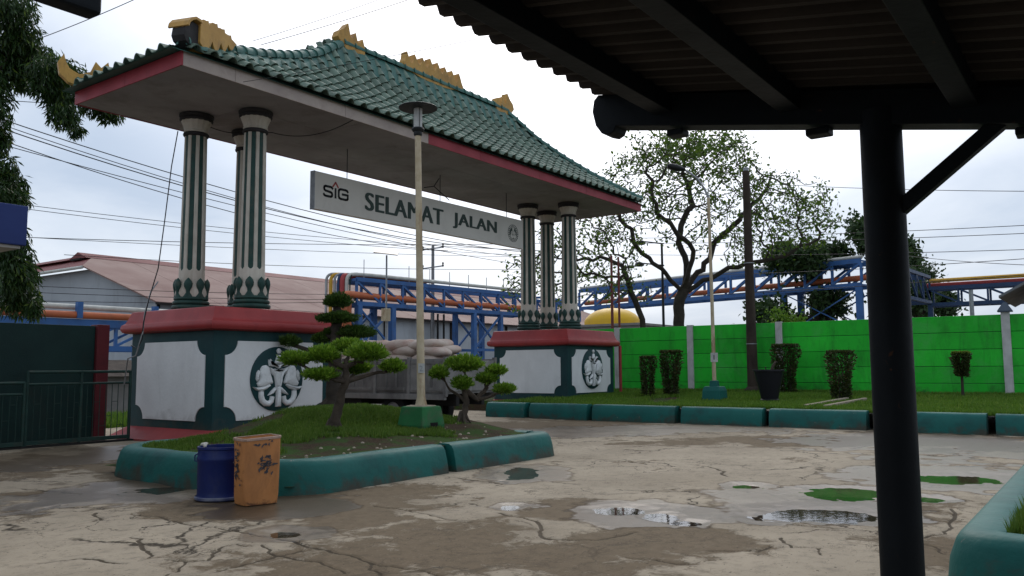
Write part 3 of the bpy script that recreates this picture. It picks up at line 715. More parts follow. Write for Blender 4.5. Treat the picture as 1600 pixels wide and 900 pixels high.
# pebbles on the bare soil
mb = MB()
for k in range(70):
    x = rnd.uniform(IU0 + 0.5, IU1 - 0.4); y = rnd.uniform(IV0 + 0.35, IV0 + 1.8); r = rnd.uniform(0.012, 0.032)
    z = float(isl_z(np.array(x), np.array(y)))
    mb.lathe((x, y, z), [(r * 0.4, -r * 0.5), (r, 0), (r * 0.75, r * 0.55), (r * 0.2, r * 0.75)], 6)
tag(mb.build('island_pebbles', m_basetop, smooth=60), 'small pale pebbles scattered on the bare island soil', 'pebbles', kind='stuff')

# far kerb and raised lawn before the green wall
KU = 10.6
fk = empty('roadside_kerb', (KU, 1.2, 0), None, None); tag(fk, 'long teal kerb of blocks along the raised lawn before the green wall', 'kerb', kind='structure')
gaps = [1.19, -0.45, -2.64, -5.38, -7.76, -10.24, -12.71, -15.2, -17.7]
for a, b_ in zip(gaps[:-1], gaps[1:]):
    kerb_block(dense([(KU, a - 0.09), (KU, b_ + 0.09)], 0.3), fk, w=0.32, h=0.45, batter=0.06)
kerb_block(dense([(13.2, 1.32), (KU + 0.45, 1.32)], 0.3), fk, w=0.32, h=0.45, batter=0.06)
def lawn_z(X, Y):
    return 0.40 + np.clip(X - 11, 0, 9) * 0.024 + (fbm(X, Y, 0.6, 3) - 0.5) * 0.10
lx, ly = np.meshgrid(np.linspace(KU + 0.2, 19.6, 70), np.linspace(-18, 1.15, 120))
ny, nx = lx.shape; idx = np.arange(nx * ny).reshape(ny, nx)
fq = np.stack([idx[:-1, :-1].ravel(), idx[:-1, 1:].ravel(), idx[1:, 1:].ravel(), idx[1:, :-1].ravel()], 1)
me = np_mesh('lawn_soil', np.stack([lx.ravel(), ly.ravel(), lawn_z(lx, ly).ravel()], 1), fq)
o = link('lawn_soil', me, m_mound); tag(o, 'raised soil strip between the far kerb and the green wall', 'soil', kind='structure')
me = MB().box(13.4, 19.6, 1.1, 6.0, -0.05, 0.36).mesh('lawn_soil')
o = link('lawn_soil', me, m_mound); tag(o, 'raised soil pad round the farther gate pedestal', 'soil', kind='structure')
m_grass2 = leaf_mat('far_lawn_grass', (0.075, 0.165, 0.014), (0.13, 0.235, 0.024), (0.22, 0.28, 0.05), trans=0.3)
N = 130000
X = KU + 0.3 + (19.5 - KU - 0.3) * NP.rand(N) ** 1.25; Y = NP.uniform(-14.5, 1.1, N)
bare = fbm(X + 3, Y + 30, 0.5, 4)
keep = bare < 0.66 + 0.08 * NP.rand(N)
grass('lawn_grass', X[keep], Y[keep], lawn_z(X[keep], Y[keep]), 0.085, m_grass2, 'raised green lawn strip in front of the bright green wall', wdt=0.022)

# near planter at the right edge
pl = empty('planter_bed', (-4.0, -14.0, 0), 'teal kerbed planter with grass at the lower right, beside the shelter post', 'planter')
kerb_block(dense([(1.05, -14.04)] + arc((-3.60, -14.34), 0.30, 90, 180, 7) + [(-3.90, -17.2)]), pl, w=0.30, h=0.37, batter=0.09)
kerb_block(dense([(6.0, -14.04), (1.12, -14.04)]), pl, w=0.30, h=0.37, batter=0.09)
me = MB().box(-3.70, 6.0, -17.2, -14.2, 0.0, 0.31).mesh('planter_soil')
o = link('planter_soil', me, m_mound); tag(o, 'soil filling the lower right planter', 'soil', kind='structure')
N = 60000
X = NP.uniform(-3.57, 5.5, N); Y = -14.36 - NP.rand(N) ** 1.5 * 2.6
grass('planter_grass', X, Y, np.full(N, 0.31), 0.11, m_grass, 'tufty green grass in the lower right planter', wdt=0.008)

# ------------------------------------------------------------------ entrance gate
gate = empty('entrance_gate', (0, 0, 0), 'roofed entrance gate with green tiled roof on columns and two white panelled pedestals', 'gate')
def panel_poly(a0, a1, z0, z1, r):
    """rectangle with concave quarter-round corners"""
    pts = []
    for cx, cz, s0 in ((a1, z0, 180), (a1, z1, 270), (a0, z1, 360), (a0, z0, 90)):
        k = 8
        for i in range(k + 1):
            a = radians(s0 - 90 * i / k)
            pts.append((cx + r * cos(a), cz + r * sin(a)))
    return pts
# relief drawing: x to the right, y up, unit = disc radius
def zp(l_): return [((x - 455) / 320.0, -(y - 452) / 362.0) for x, y in l_]
HEAD = zp([(240, 335), (262, 305), (300, 297), (335, 318), (350, 370), (372, 440), (388, 490), (380, 506), (340, 508), (290, 536), (215, 533), (200, 500), (222, 460), (238, 425), (232, 370)])
EAR = zp([(214, 352), (230, 372), (232, 425), (214, 455), (198, 476), (186, 445), (192, 385)])
TUSK = zp([(150, 536), (200, 546), (270, 536), (352, 508), (362, 524), (318, 562), (255, 586), (195, 574)])
TUSK2 = zp([(330, 636), (370, 585), (415, 545), (432, 572), (398, 614)])
SIDE = zp([(342, 322), (372, 330), (415, 375), (435, 425), (442, 480), (448, 545), (425, 545), (416, 480), (400, 420), (362, 385)])
CROWN = zp([(455, 340), (420, 318), (380, 312), (340, 308), (332, 270), (330, 235), (350, 262), (352, 226), (378, 262), (404, 284), (455, 292)])
STEM = zp([(428, 765), (430, 540), (480, 540), (482, 765)])
VEE = zp([(420, 338), (455, 350), (490, 338), (535, 340), (500, 372), (488, 430), (480, 525), (455, 532), (432, 525), (425, 430), (412, 372), (378, 340)])
STUPA = zp([(408, 272), (424, 225), (440, 180), (470, 180), (486, 225), (502, 272), (480, 284), (430, 284)])
TRUNK = zp([(252, 588), (252, 640), (268, 690), (305, 722), (345, 726), (376, 700), (386, 648)])
def relief_mesh(name, c, r):
    """raised elephants on the front plane (faces -v)"""
    bm_all = bmesh.new()
    def pillow(poly, mirror, hgt=0.075):
        pts = [(-x, y) for x, y in poly][::-1] if mirror else list(poly)
        bm = bmesh.new()
        vs = [bm.verts.new((c[0] + x * r, c[1], c[2] + y * r)) for x, y in pts]
        f = bm.faces.new(vs)
        ext = bmesh.ops.extrude_face_region(bm, geom=[f])
        vv = [e for e in ext['geom'] if isinstance(e, bmesh.types.BMVert)]
        for v in vv: v.co.y -= hgt * 0.45
        ff = [e for e in ext['geom'] if isinstance(e, bmesh.types.BMFace)]
        res = bmesh.ops.inset_region(bm, faces=ff, thickness=0.022, depth=0)
        for v in {v for f2 in ff for v in f2.verts}: v.co.y -= hgt * 0.35
        res = bmesh.ops.inset_region(bm, faces=ff, thickness=0.022, depth=0)
        for v in {v for f2 in ff for v in f2.verts}: v.co.y -= hgt * 0.15
        bmesh.ops.recalc_face_normals(bm, faces=bm.faces)
        tmp = bpy.data.meshes.new('t'); bm.to_mesh(tmp); bm.free(); bm_all.from_mesh(tmp); bpy.data.meshes.remove(tmp)
    for mir in (False, True):
        for p in (HEAD, EAR, TUSK, TUSK2, SIDE, CROWN): pillow(p, mir)
        tb = MB(); tb.tube([(c[0] + (-x if mir else x) * r, c[1] - 0.01, c[2] + y * r) for x, y in TRUNK], [0.062, 0.066, 0.068, 0.066, 0.062, 0.06, 0.058], 10)
        t2 = tb.mesh('t'); bm_all.from_mesh(t2); bpy.data.meshes.remove(t2)
        # eye line
    pillow(STEM, False, 0.1); pillow(VEE, False, 0.06); pillow(STUPA, False, 0.08)
    tb = MB(); tb.lathe((0, 0, 0), [(0.001, -0.062), (0.04, -0.05), (0.062, 0), (0.04, 0.05), (0.001, 0.062)], 12)
    t2 = tb.mesh('t')
    for v in t2.vertices: v.co = Vector((v.co.x + c[0] + 0.03 * 0, v.co.y * 0.8 + c[1] - 0.02, v.co.z + c[2] + (452 - 138) / 362.0 * r))
    bm_all.from_mesh(t2); bpy.data.meshes.remove(t2)
    me = bpy.data.meshes.new(name); bm_all.to_mesh(me); bm_all.free()
    me.shade_smooth(); me.set_sharp_from_angle(angle=radians(55))
    return me

def pedestal(u0, u1, v0, v1, zb, zbody, zc, zt, pz0, pz1, ez, pr):
    body = MB().box(u0, u1, v0, v1, zbody - 0.02, zc + 0.06).build('pedestal', m_dgreen, gate, bevel=0.02)
    sk = 0.34 if zb == 0 else 0.10
    MB().rectloft(u0, u1, v0, v1, [(sk, zb - 0.1), (sk, zb + 0.03), (sk - 0.03, zb + 0.05), (0.05, zbody - 0.03), (0.004, zbody)]).build('base_skirt', m_red, body, bevel=0.008)
    MB().rectloft(u0, u1, v0, v1, [(0.0, zc - 0.01), (0.10, zc), (0.155, zc + 0.02), (0.185, zc + 0.07), (0.19, zc + 0.13), (0.17, zc + 0.185), (0.135, zc + 0.21), (0.115, zc + 0.225),
                                   (0.08, zc + 0.30), (0.05, zc + 0.38), (0.02, zt - 0.02), (-0.01, zt), (-0.3, zt + 0.01)]).build('cap', m_red, body, bevel=0.006, smooth=40)
    w = u1 - u0; d = v1 - v0
    mg = 0.27
    # panels on the four sides
    MB().prism(panel_poly(u0 + mg, u1 - mg, pz0, pz1, pr), (0, v0 - 0.022, 0), (1, 0, 0), (0, 0, 1), (0, 0.03, 0)).build('white_panel', m_white, body, bevel=0.006)
    MB().prism(panel_poly(u0 + mg, u1 - mg, pz0, pz1, pr), (0, v1 - 0.008, 0), (1, 0, 0), (0, 0, 1), (0, 0.03, 0)).build('white_panel', m_white, body, bevel=0.006)
    for uu in (u0 - 0.022, u1 - 0.008):
        MB().prism(panel_poly(v0 + mg, v1 - mg, pz0, pz1, pr), (uu, 0, 0), (0, 1, 0), (0, 0, 1), (0.03, 0, 0)).build('white_panel', m_white, body, bevel=0.006)
    # raised green rounds in the panel corners
    cu = (u0 + u1) / 2
    e = MB(); e.lathe((0, 0, 0), [(0.70, 0), (0.70, 0.03), (0.685, 0.04), (0.001, 0.041)], 56)
    me = e.mesh('emblem_disc')
    for v in me.vertices: v.co = Vector((v.co.x + cu, v0 - 0.022 - v.co.z, v.co.y + ez))
    me.flip_normals()
    me.shade_smooth(); me.set_sharp_from_angle(angle=radians(40))
    link('emblem_disc', me, m_dgreen, body)
    rm = relief_mesh('elephant_relief', (cu, v0 - 0.060, ez), 0.70)
    link('elephant_relief', rm, m_relief, body)
    return body
pedL = pedestal(0, 3.17, 0, 3.09, 0, 0.27, 2.33, 2.82, 0.44, 2.11, 1.30, 0.30)
pedR = pedestal(13.62, 16.79, 0, 3.09, 0.28, 0.40, 2.27, 2.82, 0.64, 2.13, 1.47, 0.27)

# columns
CZ0, CZ1 = 2.825, 7.44
def make_column(c):
    cx, cy = c
    H = CZ1 - CZ0
    # shaft with eight round-ended flutes let into it
    na_, zs = 96, []
    z0, z1 = 0.25, H - 0.35
    s0, s1 = z0 + 0.68, z1 - 0.12
    zs = sorted(set([z0, z0 + 0.2, z0 + 0.4] + [s0 + 0.10 * i / 6 for i in range(7)] + list(np.linspace(s0 + 0.10, s1 - 0.10, 12)) + [s1 - 0.10 + 0.10 * i / 6 for i in range(7)] + [z1]))
    def rad(z): return 0.290 - 0.042 * (z - z0) / (z1 - z0)
    vs, fs = [], []
    hw = radians(13.6)
    def depth(a, z):
        a = (a % (pi / 4)); a = min(a, pi / 4 - a)
        R_ = rad(z)
        arcw = hw * R_
        y = 0
        if z < s0 + arcw: y = s0 + arcw - z
        elif z > s1 - arcw: y = z - (s1 - arcw)
        dist = math.hypot(a * R_, max(0, y))
        if z < s0 or z > s1: return 0
        return 0.03 * float(1 - sstep(arcw - 0.012, arcw, dist))
    for z in zs:
        for k in range(na_):
            a = 2 * pi * k / na_
            r = rad(z) - depth(a, z)
            vs.append((cx + r * cos(a), cy + r * sin(a), CZ0 + z))
    for i in range(len(zs) - 1):
        for k in range(na_):
            k2 = (k + 1) % na_
            fs.append((i * na_ + k, i * na_ + k2, (i + 1) * na_ + k2, (i + 1) * na_ + k))
    shaft = MB().add(vs, fs).build('column', m_cream, gate, smooth=50, fix=False)
    # green paint panels in the flutes
    for q_ in range(8):
        a0 = 2 * pi * q_ / 8; fv, ff = [], []
        zz = sorted(set(list(np.linspace(s0, s0 + 0.06, 5)) + list(np.linspace(s0 + 0.06, s1 - 0.06, 8)) + list(np.linspace(s1 - 0.06, s1, 5))))
        for z in zz:
            R_ = rad(z); arcw = hw * rad(z) - 0.004
            y = max(0, s0 + arcw - z, z - (s1 - arcw))
            h_ = math.sqrt(max(0, arcw * arcw - y * y)) / R_
            for k in range(-3, 4):
                a = a0 + h_ * k / 3
                fv.append((cx + (R_ - 0.022) * cos(a), cy + (R_ - 0.022) * sin(a), CZ0 + z))
        for i in range(len(zz) - 1):
            for k in range(6): ff.append((i * 7 + k, i * 7 + k + 1, i * 7 + 8 + k, i * 7 + 7 + k))
        MB().add(fv, ff).build('flute', m_colgreen, shaft, fix=False, smooth=60)
    # base rings
    def ring(name, zc, R_, hh, m_):
        pr = [(R_ - 0.1, zc - hh)] + [(R_ - 0.05 + 0.05 * sin(a), zc - hh * cos(a)) for a in np.linspace(0.2, pi - 0.2, 7)] + [(R_ - 0.1, zc + hh)]
        MB().lathe((cx, cy, CZ0), pr, 40).build(name, m_, shaft, smooth=50)
    MB().lathe((cx, cy, CZ0), [(0.43, 0.0), (0.43, 0.03), (0.38, 0.05)], 40).build('base_plate', m_colgreen, shaft, smooth=40)
    ring('base_ring', 0.10, 0.425, 0.055, m_colgreen)
    ring('base_ring', 0.205, 0.405, 0.05, m_colgreen)
    ring('base_ring', 0.295, 0.38, 0.042, m_colgreen)
    MB().lathe((cx, cy, CZ0), [(0.335, 0.30), (0.355, 0.40), (0.335, 0.52), (0.305, 0.62), (0.289, 0.66)], 40, caps=False).build('lotus_bulb', m_cream, shaft, smooth=60)
    # bud-shaped lotus petals standing round the bulb
    pm = None
    for q_ in range(8):
        a = 2 * pi * q_ / 8
        if pm is None:
            mb = MB(); vs, fs = [], []
            prof = [(0.0, 0.12, 0.03), (0.05, 0.085, 0.03), (0.11, 0.045, 0.035), (0.17, 0.050, 0.045), (0.24, 0.088, 0.06), (0.31, 0.098, 0.066), (0.37, 0.078, 0.055), (0.42, 0.036, 0.03), (0.45, 0.003, 0.005)]
            for z, wx, wy in prof:
                for k in range(10):
                    b_ = 2 * pi * k / 10; vs.append((wy * cos(b_), wx * sin(b_), z))
            for i in range(len(prof) - 1):
                for k in range(10):
                    k2 = (k + 1) % 10; fs.append((i * 10 + k, i * 10 + k2, i * 10 + 10 + k2, i * 10 + 10 + k))
            fs.append(tuple(range(9, -1, -1)))
            pm = mb.add(vs, fs).mesh('petal', smooth=60)
        o = link('petal', pm, m_colgreen, shaft, (cx + 0.345 * cos(a), cy + 0.345 * sin(a), CZ0 + 0.315)); o.rotation_euler = (0, 0, a)
    # capital
    ring('neck_ring', H - 0.47, 0.290, 0.05, m_capdark)
    ring('neck_ring', H - 0.40, 0.280, 0.035, m_cream)
    vs, fs = [], []; pr = [(0.252, H - 0.38), (0.275, H - 0.30), (0.315, H - 0.20), (0.335, H - 0.155)]
    for r, z in pr:
        for k in range(64):
            a = 2 * pi * k / 64; rr = r * (1 + (0.022 if (k // 2) % 2 else -0.012))
            vs.append((cx + rr * cos(a), cy + rr * sin(a), CZ0 + z))
    for i in range(len(pr) - 1):
        for k in range(64):
            k2 = (k + 1) % 64; fs.append((i * 64 + k, i * 64 + k2, i * 64 + 64 + k2, i * 64 + 64 + k))
    MB().add(vs, fs).build('capital', m_cream, shaft, smooth=45, fix=False)
    ring('abacus', H - 0.115, 0.375, 0.045, m_capdark)
    MB().lathe((cx, cy, CZ0), [(0.28, H - 0.09), (0.365, H - 0.08), (0.385, H - 0.05), (0.385, H - 0.004)], 40).build('abacus', m_capdark, shaft, smooth=50)
    return shaft
for u0 in (0.0, 13.62):
    for fu, fv in ((0.27, 0.70), (0.475, 0.265), (0.765, 0.765)):
        make_column((u0 + fu * 3.17, fv * 3.09))

# roof
EU0, EU1, EV0, EV1 = -1.25, 18.12, -0.53, 3.55
RU0, RU1, RV = 4.72, 12.15, 1.51
ZE = 7.44
PT = np.array([-0.09, 0.0, 0.2, 0.4, 0.6, 0.8, 0.9, 1.0]); PZ = np.array([7.71, 7.80, 8.12, 8.46, 8.88, 9.40, 9.80, 10.16])
_tt = np.linspace(-0.09, 1, 400); _zz = np.interp(_tt, PT, PZ)
_ker = np.ones(41) / 41; _zs = np.convolve(np.pad(_zz, 20, 'reflect', reflect_type='odd'), _ker, 'valid')
def prof(t): return np.interp(t, _tt, _zs)
roofv, rooff = [], []
ts = np.linspace(-0.05, 1, 22)
def lerp(a, b, t): return a + (b - a) * t
drop = 0.05
for t in ts:
    z = float(prof(t)) - drop
    roofv += [(lerp(EU0, RU0, t), lerp(EV0, RV, t), z), (lerp(EU1, RU1, t), lerp(EV0, RV, t), z), (lerp(EU1, RU1, t), lerp(EV1, RV, t), z), (lerp(EU0, RU0, t), lerp(EV1, RV, t), z)]
for i in range(len(ts) - 1):
    for k in range(4):
        k2 = (k + 1) % 4; rooff.append((i * 4 + k, i * 4 + k2, i * 4 + 4 + k2, i * 4 + 4 + k))
e = (len(ts) - 1) * 4
rooff.append((e, e + 1, e + 2, e + 3))
roof = MB().add(roofv, rooff).build('roof', m_ridge, gate, smooth=30)
# tile: one roll and one pan, with a thick lower lip
TP = 0.41
def tile_shape(L=0.40):
    xs = np.linspace(-TP / 2, TP / 2 + 0.02, 12)
    def h(x):
        s = (x + TP / 2) / TP
        if s < 0.56: return 0.012 + 0.098 * sin(pi * s / 0.56) ** 0.85
        return 0.012 - 0.012 * sin(pi * min(1, (s - 0.56) / 0.44))
    vs, fs = [], []
    n_ = len(xs)
    for y, lift in ((0, 0.058), (L, 0.0)):
        for x in xs: vs.append((x, y, h(x) + lift))
    for x in xs: vs.append((x, 0.0, h(x) + 0.058 - 0.022))
    for x in xs: vs.append((x, L * 0.7, h(x) + 0.017 - 0.022))
    for k in range(n_ - 1):
        fs.append((k, k + 1, n_ + k + 1, n_ + k))
        fs.append((2 * n_ + k, 2 * n_ + k + 1, k + 1, k))
        fs.append((3 * n_ + k, 3 * n_ + k + 1, 2 * n_ + k + 1, 2 * n_ + k))
    return vs, fs
tv, tf = tile_shape()
tile_me = MB().add(tv, tf).mesh('tile', smooth=45, fix=False)
tile_me.materials.append(m_tile)
# rows at equal steps along the curved slope
def rows(run):
    t = np.linspace(-0.17 / run, 1, 1500); z = prof(t)
    s = np.concatenate([[0], np.cumsum(np.hypot(np.diff(t) * run, np.diff(z)))])
    k = np.arange(0, s[-1] - 0.12, 0.30)
    return np.interp(k, s, t), np.interp(k + 0.30, s, t)
cands = []
def slope_tiles(side):
    out = []
    if side in ('front', 'back'): run = RV - EV0; a0, a1, b0, b1 = EU0, EU1, RU0, RU1
    else: run = (RU0 - EU0); a0, a1, b0, b1 = EV0, EV1, RV, RV
    t0s, t1s = rows(run)
    for ta, tb in zip(t0s, t1s):
        za, zb_ = float(prof(ta)), float(prof(min(tb, 1)))
        lo, hi = lerp(a0, b0, max(ta, -0.03)), lerp(a1, b1, max(ta, -0.03))
        mid = (a0 + a1) / 2
        kmax = int((hi - lo) / 2 / TP) + 1
        for k in range(-kmax, kmax + 1):
            a = mid + k * TP
            if a < lo + 0.10 or a > hi - 0.10: continue
            out.append((a, ta, tb, za, zb_))
    return out, run
def tile_matrix(side, a, ta, tb, za, zb_, run):
    if side == 'front': p0 = Vector((a, EV0 + run * ta, za)); p1 = Vector((a, EV0 + run * tb, zb_)); x = Vector((1, 0, 0))
    elif side == 'back': p0 = Vector((a, EV1 - run * ta, za)); p1 = Vector((a, EV1 - run * tb, zb_)); x = Vector((-1, 0, 0))
    elif side == 'left': p0 = Vector((EU0 + run * ta, a, za)); p1 = Vector((EU0 + run * tb, a, zb_)); x = Vector((0, -1, 0))
    else: p0 = Vector((EU1 - run * ta, a, za)); p1 = Vector((EU1 - run * tb, a, zb_)); x = Vector((0, 1, 0))
    y = (p1 - p0).normalized(); z = x.cross(y).normalized()
    j = rnd.gauss(0, 0.011); y = (y + x * rnd.gauss(0, 0.012) + z * rnd.gauss(0, 0.012)).normalized(); x = y.cross(z).normalized(); z = x.cross(y).normalized()
    p0 = p0 + z * abs(rnd.gauss(0, 0.004)) + x * j
    return Matrix(((x.x, y.x, z.x, p0.x), (x.y, y.y, z.y, p0.y), (x.z, y.z, z.z, p0.z), (0, 0, 0, 1)))
single, rest = [], []
fr, run = slope_tiles('front')
fr = [tile_matrix('front', *f_, run) for f_ in fr]
fr.sort(key=lambda M_: (M_.translation - Vector(CAM)).length)
single, rest = fr[:300], fr[300:]
for side in ('left', 'right', 'back'):
    tl, run = slope_tiles(side)
    rest += [tile_matrix(side, *f_, run) for f_ in tl]
for M_ in single:
    o = link('tile', tile_me, None, roof); o.matrix_local = M_
vs, fs = [], []
for M_ in rest:
    k = len(vs); vs += [M_ @ Vector(p) for p in tv]; fs += [tuple(i + k for i in f_) for f_ in tf]
o = MB().add(vs, fs).build('tiles', m_tile, roof, smooth=45, fix=False); o['kind'] = 'stuff'
print('tiles', len(single), len(rest))

# flashing bands along the ridge and hips, laid over the tile heads
def band(p_of_t, dirs, t0, t1, w, steps, name):
    vs, fs = [], []
    for i in range(steps + 1):
        t = lerp(t0, t1, i / steps)
        for q_ in p_of_t(t, w): vs.append(q_)
    m_ = len(vs) // (steps + 1)
    for i in range(steps):
        for k in range(m_ - 1): fs.append((i * m_ + k, i * m_ + k + 1, (i + 1) * m_ + k + 1, (i + 1) * m_ + k))
    MB().add(vs, fs).build(name, m_ridge, roof, smooth=40, fix=True)
def front_z(v): return float(prof((v - EV0) / (RV - EV0)))
# ridge flashing
def ridge_pts(t, w):
    u = lerp(RU0, RU1, t); out = []
    for k, dv in enumerate((-w, -w * 0.66, -w * 0.33, -0.06, 0.06, w * 0.33, w * 0.66, w)):
        vv = RV + dv; z = front_z(RV - abs(dv)) + (0.22 + 0.02 * sin(u * 2 * pi / TP)) + (0.0 if abs(dv) < w * 0.9 else -0.10)
        out.append((u, vv, z))
    return out
band(ridge_pts, None, -0.05, 1.05, 0.40, 64, 'ridge_flashing')
def hip_pts_factory(eu, ru, ev):
    def f_(t, w):
        hu, hv, hz = lerp(eu, ru, t), lerp(ev, RV, t), float(prof(t)) + 0.11
        out = []
        su = 1 if ru > eu else -1; sv = 1 if RV > ev else -1
        wob = 0.012 * sin(t * 90)
        # down the long slope (towards the eave in v) and down the end slope (towards the eave in u)
        for k in (1.0, 0.66, 0.33):
            dv = min(w * k, t * abs(RV - ev) + 0.10); t2 = t - dv / abs(RV - ev)
            out.append((hu + su * 0.0, hv - sv * dv, float(prof(max(t2, -0.08))) + 0.165 + wob - (0.07 if k == 1.0 else 0)))
        out.append((hu, hv, hz + 0.02))
        for k in (0.33, 0.66, 1.0):
            du = min(w * 1.6 * k, t * abs(ru - eu) + 0.10); t2 = t - du / abs(ru - eu)
            out.append((hu - su * du, hv, float(prof(max(t2, -0.08))) + 0.105 + wob - (0.05 if k == 1.0 else 0)))
        return out
    return f_
HIPS = [(EU0, RU0, EV0), (EU1, RU1, EV0), (EU0, RU0, EV1), (EU1, RU1, EV1)]
for eu, ru, ev in HIPS: band(hip_pts_factory(eu, ru, ev), None, 0.0, 1.02, 0.34, 60, 'hip_flashing')
# barrel caps
def barrel(L=0.44, r=0.15):
    vs, fs = [], []
    rs = [(0.0, r + 0.022), (0.04, r + 0.022), (0.05, r), (L, r - 0.012)]
    n_ = 11
    for y, rr in rs:
        for k in range(n_): a = pi * (k / (n_ - 1)) * 1.15 - 0.075 * pi; vs.append((rr * cos(a), y, rr * sin(a)))
    for k in range(n_): a = pi * (k / (n_ - 1)) * 1.15 - 0.075 * pi; vs.append(((r - 0.012) * cos(a), 0.0, (r - 0.012) * sin(a)))
    for i in range(3):
        for k in range(n_ - 1): fs.append((i * n_ + k + 1, i * n_ + k, i * n_ + n_ + k, i * n_ + n_ + k + 1))
    for k in range(n_ - 1): fs.append((k, k + 1, 4 * n_ + k + 1, 4 * n_ + k))
    return MB().add(vs, fs).mesh('ridge_tile', smooth=45)
bar_me = barrel(); bar_me.materials.append(m_ridge)
def lay(p0, p1, name):
    y = (p1 - p0).normalized(); x = y.cross(Vector((0, 0, 1))).normalized(); z = x.cross(y)
    o = link(name, bar_me, None, roof)
    o.matrix_local = Matrix(((x.x, y.x, z.x, p0.x), (x.y, y.y, z.y, p0.y), (x.z, y.z, z.z, p0.z), (0, 0, 0, 1)))
for i in range(19):
    a = RU0 + i * 0.395
    lay(Vector((a, RV, prof(1.0) + 0.13)), Vector((a + 0.4, RV, prof(1.0) + 0.135)), 'ridge_tile')
for eu, ru, ev in HIPS:
    t = np.linspace(0.0, 1, 600)
    P_ = np.stack([lerp(eu, ru, t), lerp(ev, RV, t), prof(t) + 0.10], 1)
    s = np.concatenate([[0], np.cumsum(np.linalg.norm(np.diff(P_, axis=0), axis=1))])
    k = np.arange(0.0, s[-1] - 0.2, 0.39)
    for d0 in k:
        a = Vector([float(np.interp(d0, s, P_[:, c_])) for c_ in range(3)]); b_ = Vector([float(np.interp(min(d0 + 0.39, s[-1]), s, P_[:, c_])) for c_ in range(3)])
        lay(a, b_, 'hip_tile')

# fascia boards and soffit
def fascia(p0, p1, nrm, m_):
    a, b_ = Vector(p0), Vector(p1); nn = Vector(nrm)
    mb = MB(); d = (b_ - a)
    q_ = [a, b_, b_ + nn * 0.03, a + nn * 0.03]
    mb.add([(p.x, p.y, ZE) for p in q_] + [(p.x, p.y, 7.735) for p in q_], [(3, 2, 1, 0), (4, 5, 6, 7), (0, 1, 5, 4), (1, 2, 6, 5), (2, 3, 7, 6), (3, 0, 4, 7)])
    mb.build('fascia_board', m_, roof, bevel=0.004)
cuts = [EU0, -0.05, 3.0, 5.95, 8.2, 11.2, 14.1, 17.0, EU1]
cols_ = [m_fbeige, m_fbeige, m_fbeige, m_fred, m_fred, m_fred, m_fred, m_fred]
for a, b_, m_ in zip(cuts[:-1], cuts[1:], cols_): fascia((a + 0.003, EV0, 0), (b_ - 0.003, EV0, 0), (0, -1, 0), m_)
fascia((EU0, EV0 - 0.034, 0), (EU0, 1.5, 0), (-1, 0, 0), m_fred); fascia((EU0, 1.506, 0), (EU0, EV1 + 0.034, 0), (-1, 0, 0), m_fred)
fascia((EU1, EV0 - 0.034, 0), (EU1, EV1 + 0.034, 0), (1, 0, 0), m_fred)
for a, b_ in ((EU0, 5), (5.006, 11.4), (11.406, EU1)): fascia((a, EV1, 0), (b_, EV1, 0), (0, 1, 0), m_fred)
sc_u = np.linspace(EU0 + 0.01, EU1 - 0.01, 9); sc_v = [EV0 + 0.01, 0.83, 2.19, EV1 - 0.01]
for a, b_ in zip(sc_u[:-1], sc_u[1:]):
    for c_, d_ in zip(sc_v[:-1], sc_v[1:]):
        dz = rnd.uniform(0, 0.004)
        MB().box(a + 0.004, b_ - 0.004, c_ + 0.004, d_ - 0.004, ZE + 0.012 + dz, ZE + 0.03).build('soffit_panel', m_soffit, roof)
MB().box(EU0 + 0.01, EU1 - 0.01, EV0 + 0.01, EV1 - 0.01, ZE + 0.04, ZE + 0.06).build('soffit_backing', m_dark, roof)

# ochre crests
def crest(poly, o, ax, th, name='ornament', m_=None):
    ax = Vector(ax).normalized(); nn = ax.cross(Vector((0, 0, 1))).normalized()
    o = Vector(o) - nn * th / 2
    return MB().prism(poly, o, ax, (0, 0, 1), nn * th).build(name, m_ or m_gold, roof, bevel=0.012, seg=2)
def flame_top(x0, x1, base, spikes, lean=0.35):
    """top edge of a crest from x1 back to x0: hooked flame points"""
    pts = []
    n_ = len(spikes); w = (x1 - x0) / n_
    for i in range(n_ - 1, -1, -1):
        a = x0 + i * w; h = spikes[i]
        pts += [(a + w, base(a + w)), (a + w * 0.80, base(a + w * .8) + h * 0.25), (a + w * 0.62, base(a + w * .6) + h * 0.62), (a + w * (0.5 - lean * 0.3), base(a + w * .5) + h), (a + w * 0.30, base(a + w * .3) + h * 0.45), (a + w * 0.12, base(a + w * .1) + h * 0.12)]
    pts.append((x0, base(x0)))
    return pts
# centre crest on the ridge: sagging boat with eight points
L_ = 2.75
def bot(x): s = (x / L_ - 0.5) * 2; return 0.20 + 0.02 * (1 - s * s) + 0.16 * abs(s) ** 3
lower = [(x, bot(x) - 0.20 + (0.10 if 0.1 < x / L_ < 0.9 else 0.02)) for x in np.linspace(0, L_, 15)]
lower = [(x, z - 0.10 + 0.16 * abs((x / L_ - 0.5) * 2) ** 4) for x, z in lower]
crest(lower + flame_top(0.0, L_, lambda x: 0.30 + 0.14 * (1 - ((x / L_ - .5) * 2) ** 2), [0.34, 0.30, 0.27, 0.33, 0.30, 0.28, 0.30, 0.36])[:-1] + [(0, 0.34)], (7.05, RV, 10.15), (1, 0, 0), 0.24)
